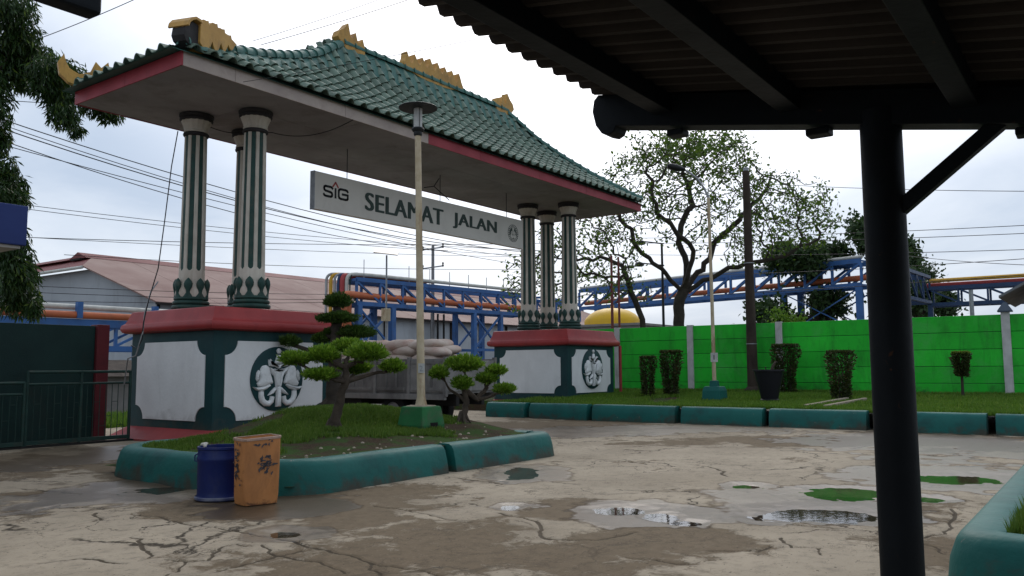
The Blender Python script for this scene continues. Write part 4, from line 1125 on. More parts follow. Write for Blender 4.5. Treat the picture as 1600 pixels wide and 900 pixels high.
# ridge end crests
for u0, sgn in ((4.50, 1), (12.55, -1)):
    low = [(-0.02, 0.12), (0.10, 0.0), (0.30, -0.16), (0.42, -0.22), (0.52, -0.12), (0.60, -0.20), (0.70, -0.22), (0.80, -0.12), (0.88, -0.18), (0.98, -0.12), (1.0, 0.02)]
    top = [(0.98, 0.10), (0.90, 0.32), (0.82, 0.18), (0.72, 0.16), (0.64, 0.42), (0.54, 0.24), (0.46, 0.22), (0.36, 0.60), (0.22, 0.42), (0.05, 0.30)]
    crest(low + top, (u0, RV, 10.28), (sgn, 0, 0), 0.26)
# hip end crests at the eave corners: lobed body, rolled end plate
hk = [(-0.30, 0.62), (-0.42, 0.40), (-0.38, 0.15), (-0.20, -0.02), (0.10, -0.10), (0.60, -0.02), (1.0, 0.10), (1.25, 0.22), (1.22, 0.62), (1.05, 0.42), (0.92, 0.38), (0.86, 0.52), (0.80, 0.36), (0.66, 0.34), (0.60, 0.60), (0.46, 0.44), (0.34, 0.56), (0.24, 0.30), (0.02, 0.20), (-0.18, 0.30), (-0.26, 0.44)]
crest(hk, (EU0, EV1, float(prof(0)) + 0.12), (RU0 - EU0, RV - EV1, 0), 0.16)
for eu, ru, ev in (HIPS[0],):
    d = Vector((ru - eu, RV - ev, float(prof(0.25) - prof(0.0)) / 0.25)).normalized(); dh = Vector((d.x, d.y, 0)).normalized()
    o_ = Vector((eu, ev, float(prof(0)) + 0.07))
    slope = d.z / sqrt(d.x ** 2 + d.y ** 2)
    poly = []
    lob = [(0.42, 0.36), (0.78, 0.28), (1.04, 0.22), (1.26, 0.17)]
    low = [(0.26, 0.10)]
    x = 0.26
    for w_, h_ in ((0.38, 0.26), (0.28, 0.20), (0.24, 0.16), (0.22, 0.11)):
        for k in range(1, 7): low.append((x + w_ * k / 6, x * slope + 0.10 - h_ * sin(pi * k / 6) + slope * w_ * k / 6))
        x += w_
    end = x
    top = [(end + 0.08, end * slope + 0.16)]
    for xx, hh in ((1.26, 0.30), (1.04, 0.40), (0.80, 0.48), (0.52, 0.50)):
        top += [(xx + 0.01, xx * slope + hh - 0.05), (xx - 0.01, xx * slope + hh + 0.02), (xx - 0.08, xx * slope + hh - 0.005), (xx - 0.16, xx * slope + hh - 0.01)]
    top += [(0.26, 0.56)]
    crest(low + top, o_, dh, 0.40)
    # rolled end plate: part of a cylinder lying across the hip
    nn = dh.cross(Vector((0, 0, 1)))
    vs, fs = [], []
    prf = [(-0.16, 0.30), (-0.13, 0.40), (-0.04, 0.50), (0.08, 0.56), (0.22, 0.56), (0.27, 0.53), (0.27, 0.49), (0.20, 0.50), (0.08, 0.50), (-0.01, 0.45), (-0.09, 0.37), (-0.12, 0.29)]
    MB().prism(prf, o_ - nn * 0.24, dh, (0, 0, 1), nn * 0.48).build('ornament_scroll', m_gold, roof, bevel=0.008)
    core = [(-0.10, 0.02), (-0.16, 0.12), (-0.13, 0.28), (-0.06, 0.38), (0.08, 0.47), (0.28, 0.46), (0.30, 0.05), (0.1, -0.05)]
    MB().prism(core, o_ - nn * 0.15, dh, (0, 0, 1), nn * 0.30).build('ornament_core', m_capdark, roof, bevel=0.01)

# sagging cable under the soffit, part of the gate
def catenary(a, b_, sag, k=14):
    a, b_ = np.array(a, float), np.array(b_, float)
    return [tuple(a + (b_ - a) * i / k - np.array([0, 0, sag * 4 * (i / k) * (1 - i / k)])) for i in range(k + 1)]
MB().tube(catenary(at(325, 197, z=7.40), at(370, 208, z=7.40), 0.04, 8) + catenary(at(425, 207, z=7.40), at(552, 187, z=7.42), 0.22)[0:], 0.010, 5).build('soffit_cable', m_wire, gate)

# ------------------------------------------------------------------ hanging sign
sg = empty('hanging_sign', (8.55, 1.55, 5.62), 'long pale hanging sign reading SELAMAT JALAN under the gate roof', 'sign')
MB().box(3.88, 13.21, 1.50, 1.66, 5.62, 6.62).build('sign_box', m_sign, sg, bevel=0.012)
MB().box(3.862, 3.879, 1.497, 1.663, 5.615, 6.625).build('end_trim', m_galv, sg)
def text_mesh(txt, size, offset, extr, sx=1.0):
    c = bpy.data.curves.new('t', 'FONT'); c.body = txt; c.size = size; c.offset = offset; c.extrude = extr; c.resolution_u = 4
    c.space_character = 1.06
    o = bpy.data.objects.new('t', c); COL.objects.link(o)
    dg = bpy.context.evaluated_depsgraph_get(); dg.update()
    me = bpy.data.meshes.new_from_object(o.evaluated_get(dg))
    bpy.data.objects.remove(o); return me
def place_text(txt, u0, u1, z0, z1, mat_, name, offset=0.012, proud=0.0):
    me = text_mesh(txt, 1.0, offset, 0.01)
    co = np.array([v.co for v in me.vertices])
    mn, mxx = co.min(0), co.max(0)
    for v in me.vertices:
        x = (v.co.x - mn[0]) / (mxx[0] - mn[0]); y = (v.co.y - mn[1]) / (mxx[1] - mn[1])
        v.co = Vector((lerp(u0, u1, x) - 8.55, 1.497 - 0.004 - proud + (-v.co.z * 0.4) - 1.55, lerp(z0, z1, y) - 5.62))
    o = link(name, me, mat_, sg); return o
for sh_, pr_d in ((-0.028, 0.0), (0.0, 0.0018), (0.028, 0.0036)):      # thin layers make the bold strokes
    place_text('SELAMAT', 5.68 + sh_, 8.93 + sh_, 5.86, 6.36, m_letter, 'lettering', 0.0, pr_d)
    place_text('JALAN', 9.44 + sh_, 11.66 + sh_, 5.86, 6.36, m_letter, 'lettering', 0.0, pr_d)
# round-cornered three-letter mark with a chevron over the I
def strokes(paths, u0, z0, sx, sz, w, mat_, name):
    mb = MB()
    for pth in paths:
        for (x0, y0), (x1, y1) in zip(pth[:-1], pth[1:]):
            a = np.array([u0 + x0 * sx, z0 + y0 * sz]); b_ = np.array([u0 + x1 * sx, z0 + y1 * sz]); d = b_ - a; L = np.linalg.norm(d); d = d / L; nn = np.array([-d[1], d[0]]) * w / 2
            e_ = d * w * 0.3
            q_ = [a - e_ - nn, b_ + e_ - nn, b_ + e_ + nn, a - e_ + nn]
            mb.add([(p[0], 1.494, p[1]) for p in q_] + [(p[0], 1.499, p[1]) for p in q_], [(0, 1, 2, 3), (7, 6, 5, 4), (0, 4, 5, 1), (1, 5, 6, 2), (2, 6, 7, 3), (3, 7, 4, 0)])
    return mb.build(name, mat_, sg)
Sx = [[(1.0, 0.86), (0.9, 0.97), (0.75, 1.0), (0.2, 1.0), (0.07, 0.93), (0.03, 0.8), (0.07, 0.62), (0.2, 0.54), (0.8, 0.46), (0.93, 0.38), (0.97, 0.22), (0.93, 0.07), (0.8, 0.0), (0.25, 0.0), (0.1, 0.04), (0.0, 0.16)]]
Gx = [[(1.0, 0.84), (0.92, 0.96), (0.78, 1.0), (0.25, 1.0), (0.08, 0.93), (0.02, 0.78), (0.02, 0.22), (0.08, 0.07), (0.25, 0.0), (0.78, 0.0), (0.95, 0.05), (1.0, 0.15), (1.0, 0.5), (0.42, 0.5)]]
strokes(Sx, 4.18, 6.02, 0.30, 0.26, 0.062, m_black, 'logo_letter')
strokes([[(0, 0), (0, 0.92)]], 4.585, 6.02, 1, 0.26, 0.062, m_black, 'logo_letter')
strokes(Gx, 4.69, 6.02, 0.33, 0.26, 0.062, m_black, 'logo_letter')
strokes([[(-0.09, 0), (0, 0.12), (0.09, 0)]], 4.585, 6.31, 1, 1, 0.045, m_pinkred, 'logo_chevron')
# round company seal at the far end
def seal_ring(r0, r1, m_, name, y0=1.494):
    vs, fs = [], []; N_ = 48
    for k in range(N_):
        a = 2 * pi * k / N_
        for r in (r0, r1):
            for yy in (y0, 1.499): vs.append((12.62 + r * cos(a), yy, 6.10 + r * sin(a)))
    for k in range(N_):
        a = k * 4; b_ = ((k + 1) % N_) * 4
        fs += [(a, b_, b_ + 2, a + 2), (a + 2, b_ + 2, b_ + 3, a + 3), (a, a + 1, b_ + 1, b_)]
    MB().add(vs, fs).build(name, m_, sg)
seal_ring(0.285, 0.30, m_letter, 'seal_ring'); seal_ring(0.205, 0.215, m_letter, 'seal_ring'); seal_ring(0.001, 0.19, m_letter, 'seal_disc', 1.4955)
for k in range(22):
    a = 2 * pi * k / 22
    if abs(sin(a / 1.0 + pi / 2)) < 0.02: continue
    p = Vector((12.62 + 0.25 * cos(a), 1.496, 6.10 + 0.25 * sin(a)))
    MB().beam(p - Vector((cos(a), 0, sin(a))) * 0.022, p + Vector((cos(a), 0, sin(a))) * 0.022, 0.022 if k % 3 else 0.034, 0.005, up=(0, 1, 0)).build('seal_mark', m_letter, sg)
rm = relief_mesh('seal_figure', (0, 0, 0), 0.165)
for v in rm.vertices: v.co = Vector((v.co.x + 12.62 - 8.55, v.co.y * 0.05 + 1.4935 - 1.55, v.co.z + 6.10 - 5.62))
link('seal_figure', rm, m_sign, sg)
for u_ in (5.06, 8.9, 12.35):
    MB().tube([(u_, 1.58, 6.60), (u_, 1.58, 7.45)], 0.012, 6).build('hanger_rod', m_wire, sg)
for a, b_ in (((663, 293), (678, 291)), ((678, 291), (686, 279)), ((678, 291), (702, 313))):
    MB().tube([tuple(at(*a, v=1.53)), tuple(at(*b_, v=1.53))], 0.014, 5).build('stay_wire', m_wire, sg)

# ------------------------------------------------------------------ shelter over the camera
def roof_z(v): return 3.19 + 0.168 * (v + 12.53)
SU = -5.9
sh = empty('open_shelter', (SU, -14.13, 0), 'dark steel shelter with corrugated roof and pipe post in the foreground', 'shelter')
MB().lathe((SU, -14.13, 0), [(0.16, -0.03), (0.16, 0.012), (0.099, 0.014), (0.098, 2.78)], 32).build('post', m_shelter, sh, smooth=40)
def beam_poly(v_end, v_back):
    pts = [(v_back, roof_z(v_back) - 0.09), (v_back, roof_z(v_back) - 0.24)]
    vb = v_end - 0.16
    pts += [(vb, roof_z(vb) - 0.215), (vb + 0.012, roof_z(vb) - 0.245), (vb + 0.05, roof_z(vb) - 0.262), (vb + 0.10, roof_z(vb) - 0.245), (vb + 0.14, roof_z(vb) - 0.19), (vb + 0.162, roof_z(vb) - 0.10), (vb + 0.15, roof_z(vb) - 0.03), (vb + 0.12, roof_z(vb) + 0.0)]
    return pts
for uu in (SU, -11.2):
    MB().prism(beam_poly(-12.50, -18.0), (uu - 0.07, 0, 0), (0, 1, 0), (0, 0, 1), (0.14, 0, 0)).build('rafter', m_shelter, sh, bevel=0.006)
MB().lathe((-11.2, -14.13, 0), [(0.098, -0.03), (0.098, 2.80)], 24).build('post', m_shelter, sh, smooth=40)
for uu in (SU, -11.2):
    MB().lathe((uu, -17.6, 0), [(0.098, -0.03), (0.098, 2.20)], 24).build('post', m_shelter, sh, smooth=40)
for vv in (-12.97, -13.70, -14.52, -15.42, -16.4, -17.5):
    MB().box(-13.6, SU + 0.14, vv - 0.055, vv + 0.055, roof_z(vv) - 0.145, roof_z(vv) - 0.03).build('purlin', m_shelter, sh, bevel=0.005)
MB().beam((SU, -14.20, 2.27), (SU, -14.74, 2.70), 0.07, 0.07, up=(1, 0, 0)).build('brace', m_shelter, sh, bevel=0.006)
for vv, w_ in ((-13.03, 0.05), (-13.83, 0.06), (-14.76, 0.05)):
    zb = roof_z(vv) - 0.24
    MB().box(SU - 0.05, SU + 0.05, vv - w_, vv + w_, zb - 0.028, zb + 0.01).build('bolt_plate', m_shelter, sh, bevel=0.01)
# corrugated sheets, each its own part
pit = 0.142
u_s = -5.68
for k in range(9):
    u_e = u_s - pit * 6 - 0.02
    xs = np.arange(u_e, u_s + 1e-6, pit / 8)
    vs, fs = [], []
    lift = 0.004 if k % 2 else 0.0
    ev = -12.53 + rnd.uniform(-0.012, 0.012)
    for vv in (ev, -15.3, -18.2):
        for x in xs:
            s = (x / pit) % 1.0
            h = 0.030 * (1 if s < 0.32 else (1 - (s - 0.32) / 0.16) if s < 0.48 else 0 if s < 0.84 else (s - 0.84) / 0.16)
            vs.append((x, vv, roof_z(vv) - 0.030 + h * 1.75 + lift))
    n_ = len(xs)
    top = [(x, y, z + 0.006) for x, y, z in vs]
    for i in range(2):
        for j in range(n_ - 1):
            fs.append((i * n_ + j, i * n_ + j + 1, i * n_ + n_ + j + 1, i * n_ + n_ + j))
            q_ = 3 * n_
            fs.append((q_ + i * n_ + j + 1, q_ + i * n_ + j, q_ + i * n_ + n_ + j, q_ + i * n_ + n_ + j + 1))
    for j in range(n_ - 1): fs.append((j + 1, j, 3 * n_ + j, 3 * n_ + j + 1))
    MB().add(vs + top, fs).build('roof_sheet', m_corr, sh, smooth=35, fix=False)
    u_s = u_e + 0.03

# dark beam end over the upper left
cb = empty('canopy_beam', (-11.6, -10.2, 0), 'dark canopy beam end poking in at the upper left corner', 'beam')
p = at(160, 24, d=5.0)
MB().box(-12.0, p[0], p[1], p[1] + 0.14, p[2], p[2] + 0.30).build('beam', m_shelter, cb, bevel=0.03, seg=3)
MB().lathe((-11.6, p[1] + 0.07, 0), [(0.07, -0.03), (0.07, p[2] + 0.02)], 16).build('post', m_shelter, cb, smooth=40)
# guard post with navy canopy at the left edge
gp = empty('guard_post', (-8.0, -3.3, 0), 'guard post with navy blue canopy fascia at the left edge', 'booth')
MB().box(-14.0, -5.72, -4.55, 1.9, 2.99, 3.47).build('canopy', m_navybox, gp, bevel=0.015)
MB().box(-13.95, -5.77, -4.50, 1.85, 2.955, 2.988).build('canopy_soffit', m_paleboard, gp)
MB().box(-13.6, -8.6, -4.1, 1.7, -0.03, 2.954).build('wall', m_white, gp, bevel=0.01)
MB().box(-13.8, -8.3, -4.2, 1.75, 3.472, 6.2).build('added_sky_blocker', m_white, gp, bevel=0.01)  # unseen block added above the canopy to keep sky light off the pedestal's left face

# ------------------------------------------------------------------ left boundary: dark wall, maroon column, pipe gate
bw = empty('boundary_wall', (-0.9, 3.0, 0), 'dark bottle green wall behind the pipe gate at left', 'wall')
MB().box(-9.0, -0.92, 2.96, 3.14, -0.05, 2.47).build('wall_face', m_dkwall, bw, bevel=0.01)
gc = MB().box(-0.91, -0.64, 2.88, 3.18, -0.05, 2.50).build('gate_column', m_maroon, None, bevel=0.015, loc=(-0.78, 3.0, 0)); tag(gc, 'narrow maroon column at the end of the dark green wall', 'column')
def pipe_gate(u0, u1, v, ztop, zmid, label, zb=0.10):
    r_ = empty('pipe_gate', (u0, v, 0), label, 'gate')
    MB().tube([(u0, v, ztop), (u1, v, ztop)], 0.03, 10).build('top_rail', m_fencegreen, r_, smooth=40)
    MB().tube([(u0, v, zmid), (u1, v, zmid)], 0.025, 10).build('middle_rail', m_fencegreen, r_, smooth=40)
    MB().box(u0, u1, v - 0.035, v + 0.035, zb - 0.05, zb + 0.03).build('bottom_rail', m_fencegreen, r_, bevel=0.006)
    for x in (u0, u1, (u0 + u1) / 2):
        MB().tube([(x, v, 0.0), (x, v, ztop + 0.02)], 0.032, 10).build('upright', m_fencegreen, r_, smooth=40)
    k = int((u1 - u0) / 0.125)
    barm = MB().tube([(0, 0, zb), (0, 0, zmid)], 0.008, 6).mesh('bar', smooth=40); barm.materials.append(m_fencegreen)
    for i in range(1, k):
        link('bar', barm, None, r_, (i * (u1 - u0) / k, 0, 0))
    tie = MB().tube([(0, 0, 0), (0.125, 0, 0)], 0.006, 5).mesh('tie', smooth=40); tie.materials.append(m_fencegreen)
    for i in range(1, k - 1):
        link('tie', tie, None, r_, (i * (u1 - u0) / k, 0, (0.55 if i % 3 == 0 else 0.85 if i % 3 == 1 else 0.35)))
    for i in range(2): MB().lathe((0, 0, 0), [(0.05, -0.02), (0.05, 0.02)], 14).build('wheel', m_chassis, r_).location = (0.3 + i * (u1 - u0 - 0.6), 0, 0.05)
    return r_
pipe_gate(-2.52, -0.40, 2.40, 1.48, 1.24, 'green pipe gate leaf next to the nearer pedestal')
pipe_gate(-7.2, -2.60, 2.34, 1.27, 1.05, 'lower green pipe gate leaf running out at the left edge')
gt = MB().box(-7.4, -0.05, 2.30, 2.50, -0.04, 0.035).build('gate_track', m_chassis, None, bevel=0.008, loc=(-3.7, 2.4, 0)); tag(gt, 'dark raised track under the pipe gate leaves', 'track')

# ------------------------------------------------------------------ green panel wall
WU = 19.5
gw = empty('panel_wall', (WU, -5, 0), 'bright green precast panel wall with white posts behind the lawn', 'wall')
pv = [4.6, 1.3, -1.85, -5.25, -8.72, -12.28, -15.9]
for a, b_ in zip(pv[:-1], pv[1:]):
    for r_ in range(5):
        z1 = 3.07 - r_ * 0.535; j = rnd.uniform(-0.006, 0.006)
        MB().box(WU + j, WU + 0.06 + j, b_ + 0.02, a - 0.02, z1 - 0.523, z1).build('wall_panel', m_wallgreen, gw, bevel=0.012)
    MB().box(WU + 0.02, WU + 0.05, b_ + 0.02, a - 0.02, 0.2, 3.0).build('panel_core', m_dkwall, gw)
for i, a in enumerate(pv):
    po = MB().box(WU - 0.06, WU + 0.10, a - 0.12, a + 0.12, 0.1, 3.10 if i != 5 else 3.14).build('post', m_postwhite, gw, bevel=0.012)
    if i == 5: MB().rectloft(WU - 0.06, WU + 0.10, a - 0.12, a + 0.12, [(0.08, 3.142), (0.08, 3.18), (-0.075, 3.44)]).build('post_cap', m_postcap, po)

# poles on the lawn
lz = lambda x, y: float(lawn_z(np.array(x), np.array(y)))
def street_lamp():
    b0 = at(1117, 625, z=0.50); x, y = b0[0], b0[1]; z = lz(x, y)
    r_ = empty('street_lamp', (x, y, z), 'thin weathered lamp pole with curved arm on a teal block before the green wall', 'lamp')
    MB().rectloft(x - 0.30, x + 0.30, y - 0.30, y + 0.30, [(0.0, z - 0.05), (-0.02, z + 0.32), (-0.06, z + 0.44)]).build('plinth', m_teal, r_, bevel=0.02)
    MB().rectloft(x - 0.12, x + 0.12, y - 0.12, y + 0.12, [(0.0, z + 0.44), (-0.02, z + 0.62)]).build('collar', m_teal, r_, bevel=0.01)
    lat = -Rh
    top = np.array([x, y, 6.75]) + np.array([lat[0], lat[1], 0]) * 0.02
    pts = [(x, y, z + 0.5), (x + lat[0] * 0.0, y, 3.5), tuple(top)]
    MB().tube(pts, [0.062, 0.052, 0.045], 12).build('pole', m_rustpole, r_, smooth=40)
    arm = [top + np.array([lat[0] * s, lat[1] * s, h]) for s, h in ((0, 0), (0.12, 0.30), (0.34, 0.62), (0.62, 0.84), (0.80, 0.92))]
    MB().tube([tuple(p_) for p_ in arm], 0.032, 10).build('arm', m_galv, r_, smooth=40)
    hd = arm[-1]
    vs, fs = [], []
    secs = [(-0.10, 0.05, 0.04), (0.0, 0.11, 0.075), (0.18, 0.16, 0.11), (0.36, 0.15, 0.10), (0.46, 0.07, 0.05)]
    for s, w_, h_ in secs:
        for k in range(12):
            a = 2 * pi * k / 12
            vs.append((hd[0] + lat[0] * s + Hh[0] * w_ * cos(a), hd[1] + lat[1] * s + Hh[1] * w_ * cos(a), hd[2] + s * 0.22 + h_ * sin(a)))
    for i in range(4):
        for k in range(12):
            k2 = (k + 1) % 12; fs.append((i * 12 + k, i * 12 + k2, i * 12 + 12 + k2, i * 12 + 12 + k))
    fs += [tuple(range(12)), tuple(range(48, 60))]
    MB().add(vs, fs).build('lamp_head', m_lampdark, r_, smooth=50)
    pl_ = np.array([x, y, z + 1.32]) - np.array([Hh[0], Hh[1], 0]) * 0.07
    MB().box(pl_[0] - 0.012, pl_[0] + 0.012, pl_[1] - 0.11, pl_[1] + 0.11, pl_[2] - 0.14, pl_[2] + 0.14).build('number_plate', m_postwhite, r_)
    MB().box(pl_[0] - 0.016, pl_[0] - 0.0125, pl_[1] - 0.012, pl_[1] + 0.012, pl_[2] - 0.07, pl_[2] + 0.07).build('number_mark', m_black, r_)
street_lamp()
dp = empty('timber_pole', (18.9, -4.45, 0.6), 'tall dark timber pole standing against the green wall', 'pole')
MB().lathe((18.9, -4.45, 0), [(0.34, 0.4), (0.34, 0.66), (0.22, 0.78), (0.195, 0.8), (0.16, 4.5), (0.125, 8.6)], 14).build('pole', m_wood, dp, smooth=50)
MB().tube([(18.9, -4.45, 8.5), (18.9, -4.45, 8.72)], 0.10, 10).build('cap', m_galv, dp, smooth=40)
for z in (2.3, 5.2): MB().lathe((18.9, -4.45, z), [(0.192, 0), (0.192, 0.03)], 16).build('band', m_galv, dp)

# pot
px_, py_ = 13.8, -6.78; pz = lz(px_, py_)
pt = empty('plant_pot', (px_, py_, pz), 'large black flared plant pot on the lawn', 'pot')
MB().lathe((px_, py_, pz), [(0.27, -0.02), (0.27, 0.10), (0.24, 0.12), (0.30, 0.40), (0.38, 0.75), (0.41, 0.90), (0.45, 0.91), (0.45, 0.96), (0.40, 0.96), (0.38, 0.86)], 32, caps=True).build('pot_body', m_pot, pt, smooth=35)
MB().lathe((px_, py_, pz), [(0.39, 0.865), (0.0005, 0.90)], 24).build('soil', m_soil, pt)
MB().tube([(px_ + 0.05, py_ - 0.05, pz + 0.86), (px_ + 0.02, py_ - 0.12, pz + 1.06), (px_ + 0.05, py_ - 0.20, pz + 1.20)], [0.05, 0.045, 0.03], 8).build('stub', m_bark, pt, smooth=50)
MB().tube([(px_ + 0.05, py_ + 0.08, pz + 0.86), (px_, py_ + 0.10, pz + 1.05)], [0.02, 0.015], 6).build('stub', m_barkdark, pt, smooth=50)

# ------------------------------------------------------------------ foliage builders
def leaf_quads(c, d, size, wid, fold=0.25, nrm=None):
    """leaf rhombs: centres c (N,3), unit directions d, length size, width factor"""
    N_ = len(c)
    r_ = NP.randn(N_, 3); s = np.cross(d, r_); s /= np.linalg.norm(s, axis=1)[:, None] + 1e-9
    n_ = np.cross(s, d)
    L = size * (0.7 + 0.6 * NP.rand(N_)); W = L * wid
    co = np.empty((N_, 4, 3), np.float32)
    co[:, 0] = c; co[:, 2] = c + d * L[:, None] - n_ * (fold * 0.25 * L)[:, None]
    mid = c + d * (L * 0.45)[:, None] + n_ * (fold * 0.18 * L)[:, None]
    co[:, 1] = mid + s * (W / 2)[:, None]; co[:, 3] = mid - s * (W / 2)[:, None]
    return co.reshape(-1, 3)
def leaf_obj(name, co, mat_, parent):
    off = np.array(wloc(parent)) if parent is not None else np.zeros(3)
    me = np_mesh(name, co - off, np.arange(len(co)).reshape(-1, 4))
    return link(name, me, mat_, parent)
def unit(v): return v / (np.linalg.norm(v, axis=-1, keepdims=True) + 1e-9)

m_leafbright = leaf_mat('clipped_leaf_bright', (0.085, 0.185, 0.014), (0.185, 0.31, 0.026), (0.30, 0.40, 0.06), trans=0.35)
m_leafdark = leaf_mat('clipped_leaf_dark', (0.032, 0.072, 0.012), (0.075, 0.140, 0.020), (0.13, 0.21, 0.04), trans=0.3)
m_leafbush = leaf_mat('hedge_leaf', (0.030, 0.050, 0.012), (0.060, 0.085, 0.018), (0.11, 0.055, 0.025), trans=0.2)
m_leaftop = leaf_mat('yellow_green_leaf', (0.10, 0.15, 0.012), (0.19, 0.25, 0.03), trans=0.3)
m_leafrain = leaf_mat('street_tree_leaf', (0.050, 0.105, 0.012), (0.115, 0.190, 0.020), (0.19, 0.26, 0.035), trans=0.45)
m_leafleft = leaf_mat('drooping_leaf', (0.020, 0.050, 0.014), (0.045, 0.095, 0.020), (0.13, 0.19, 0.02), trans=0.3, rough=0.4)
m_leaffar = leaf_mat('far_tree_leaf', (0.022, 0.050, 0.016), (0.048, 0.090, 0.022), trans=0.3)

def pad_leaves(c, rx, rz, n_, size):
    """clipped cloud pad: flat underside, domed top, leaves standing outward"""
    p = unit(NP.randn(n_, 3))
    rad_ = NP.rand(n_) ** 0.35
    up = p[:, 2]
    q_ = p * rad_[:, None]
    rx *= 0.90; rz *= 0.64
    lump = 1 + 0.40 * (fbm(p[:, 0] * 2 + c[0] * 3 + 50, p[:, 1] * 2 + p[:, 2] * 2 + c[1] * 3 + 50, 1.7, 3) - 0.5) * 2
    pos_ = np.stack([q_[:, 0] * rx * lump, q_[:, 1] * rx * lump, np.where(up > 0, q_[:, 2] * rz * 1.25 * lump, q_[:, 2] * rz * 0.75)], 1) + np.array(c)
    d = unit(p * np.array([1, 1, 0.9]) + np.array([0, 0, 0.75]) + NP.randn(n_, 3) * 0.35)
    return leaf_quads(pos_, d, size, 0.36)
def wiggle(a, b_, k, amp, rs):
    a, b_ = np.array(a, float), np.array(b_, float); out = []
    off = np.zeros(3)
    for i in range(k + 1):
        t = i / k; e_ = sin(pi * t)
        out.append(tuple(a + (b_ - a) * t + e_ * amp * np.array([rs.gauss(0, 1), rs.gauss(0, 1), rs.gauss(0, 0.6)])))
    return out
def topiary(label, base, d0, trunk_px, pads, leafm, barkm, r0, seed, leaf_n=1.0):
    rs = random.Random(seed)
    r_ = empty('topiary_tree', base, label, 'tree', 'clipped trees on the island')
    tp = [np.array(base)]
    for x, y, dd in trunk_px: tp.append(at(x, y, d=d0 + dd))
    fine = []
    for a, b_ in zip(tp[:-1], tp[1:]):
        for i in range(5): fine.append(tuple(np.array(a) + (np.array(b_) - a) * i / 5 + np.array([rs.gauss(0, .012), rs.gauss(0, .012), 0])))
    fine.append(tuple(tp[-1]))
    m_ = len(fine)
    base2 = np.array(fine[0]) - np.array([0, 0, 0.08])
    MB().tube([tuple(base2)] + fine, [r0 * 1.75] + [r0 * (1.5 if i == 0 else 1.15 if i == 1 else 1 - 0.45 * i / m_) for i in range(m_)], 12).build('trunk', barkm, r_, smooth=60)
    # root flare
    for k in range(5):
        a = 2 * pi * k / 5 + rs.random()
        e_ = np.array(base) + np.array([cos(a) * r0 * 2.4, sin(a) * r0 * 2.4, -0.05])
        MB().tube([tuple(np.array(base) + np.array([cos(a) * r0 * .5, sin(a) * r0 * .5, 0.16])), tuple(np.array(base) + np.array([cos(a) * r0 * 1.4, sin(a) * r0 * 1.4, 0.03])), tuple(e_)], [r0 * 0.55, r0 * 0.42, r0 * 0.2], 7).build('root', barkm, r_, smooth=60)
    for (x, y, w_, h_, dd, ti) in pads:
        c = at(x, y, d=d0 + dd); sc_ = (d0 + dd) / FPX
        rx, rz = w_ / 2 * sc_, h_ / 2 * sc_
        st = np.array(tp[ti])
        br = wiggle(st, c - np.array([0, 0, rz * 0.35]), 6, 0.035, rs)
        MB().tube(br, [max(0.014, r0 * 0.55 * (1 - 0.65 * i / 6)) for i in range(7)], 8).build('branch', barkm, r_, smooth=60)
        # twigs fanning into the pad
        tw = MB()
        for k in range(7):
            a = rs.random() * 2 * pi
            tw.tube([br[-2], tuple(c + np.array([cos(a) * rx * 0.7, sin(a) * rx * 0.7, rs.uniform(-0.1, 0.5) * rz]))], [0.010, 0.004], 5)
        tw.build('twigs', barkm, r_, smooth=60)
        n_ = int(leaf_n * (420 + 19000 * rx * rx))
        leaf_obj('leaf_pad', pad_leaves(c, rx, rz, n_, 0.066), leafm, r_)
    return r_
bA = at(521, 671, z=0.53); dA = float(np.dot(bA - CAM, _F))
topiary('bright green clipped tree with leaning trunk, largest on the island', bA, dA, [(530, 628, -0.1), (540, 596, -0.15), (541, 574, -0.1)],
        [(462, 562, 50, 26, -0.25, 2), (504, 556, 54, 34, -0.15, 3), (500, 586, 58, 22, -0.4, 2), (545, 543, 56, 30, 0.2, 3), (574, 553, 66, 38, -0.25, 3), (613, 574, 40, 26, 0.1, 2), (556, 576, 50, 22, 0.35, 2)], m_leafbright, m_bark, 0.085, 1)
bB = at(519, 637, z=0.66); dB = float(np.dot(bB - CAM, _F))
topiary('tall dark tiered clipped tree behind the bright one, against the pedestal', bB, dB, [(521, 600, 0), (524, 560, 0), (526, 520, 0), (527, 485, 0)],
        [(527, 472, 46, 32, 0, 4), (526, 498, 68, 22, -0.1, 4), (556, 521, 62, 26, 0.1, 3), (453, 534, 34, 24, 0.0, 2), (502, 530, 30, 22, 0.15, 3), (520, 520, 34, 16, 0.2, 3)], m_leafdark, m_barkdark, 0.17, 2)
bC = at(723, 657, z=0.57); dC = float(np.dot(bC - CAM, _F))
topiary('small twin stemmed clipped tree at the right end of the island', bC, dC, [(728, 630, 0), (726, 608, 0), (745, 625, 0.05), (762, 604, 0.1)],
        [(725, 570, 62, 34, 0, 2), (686, 584, 30, 26, -0.15, 1), (722, 600, 34, 26, -0.2, 2), (775, 580, 32, 20, 0.1, 4), (760, 592, 34, 20, 0.0, 4), (788, 609, 36, 18, -0.1, 3)], m_leafbright, m_bark, 0.062, 3)

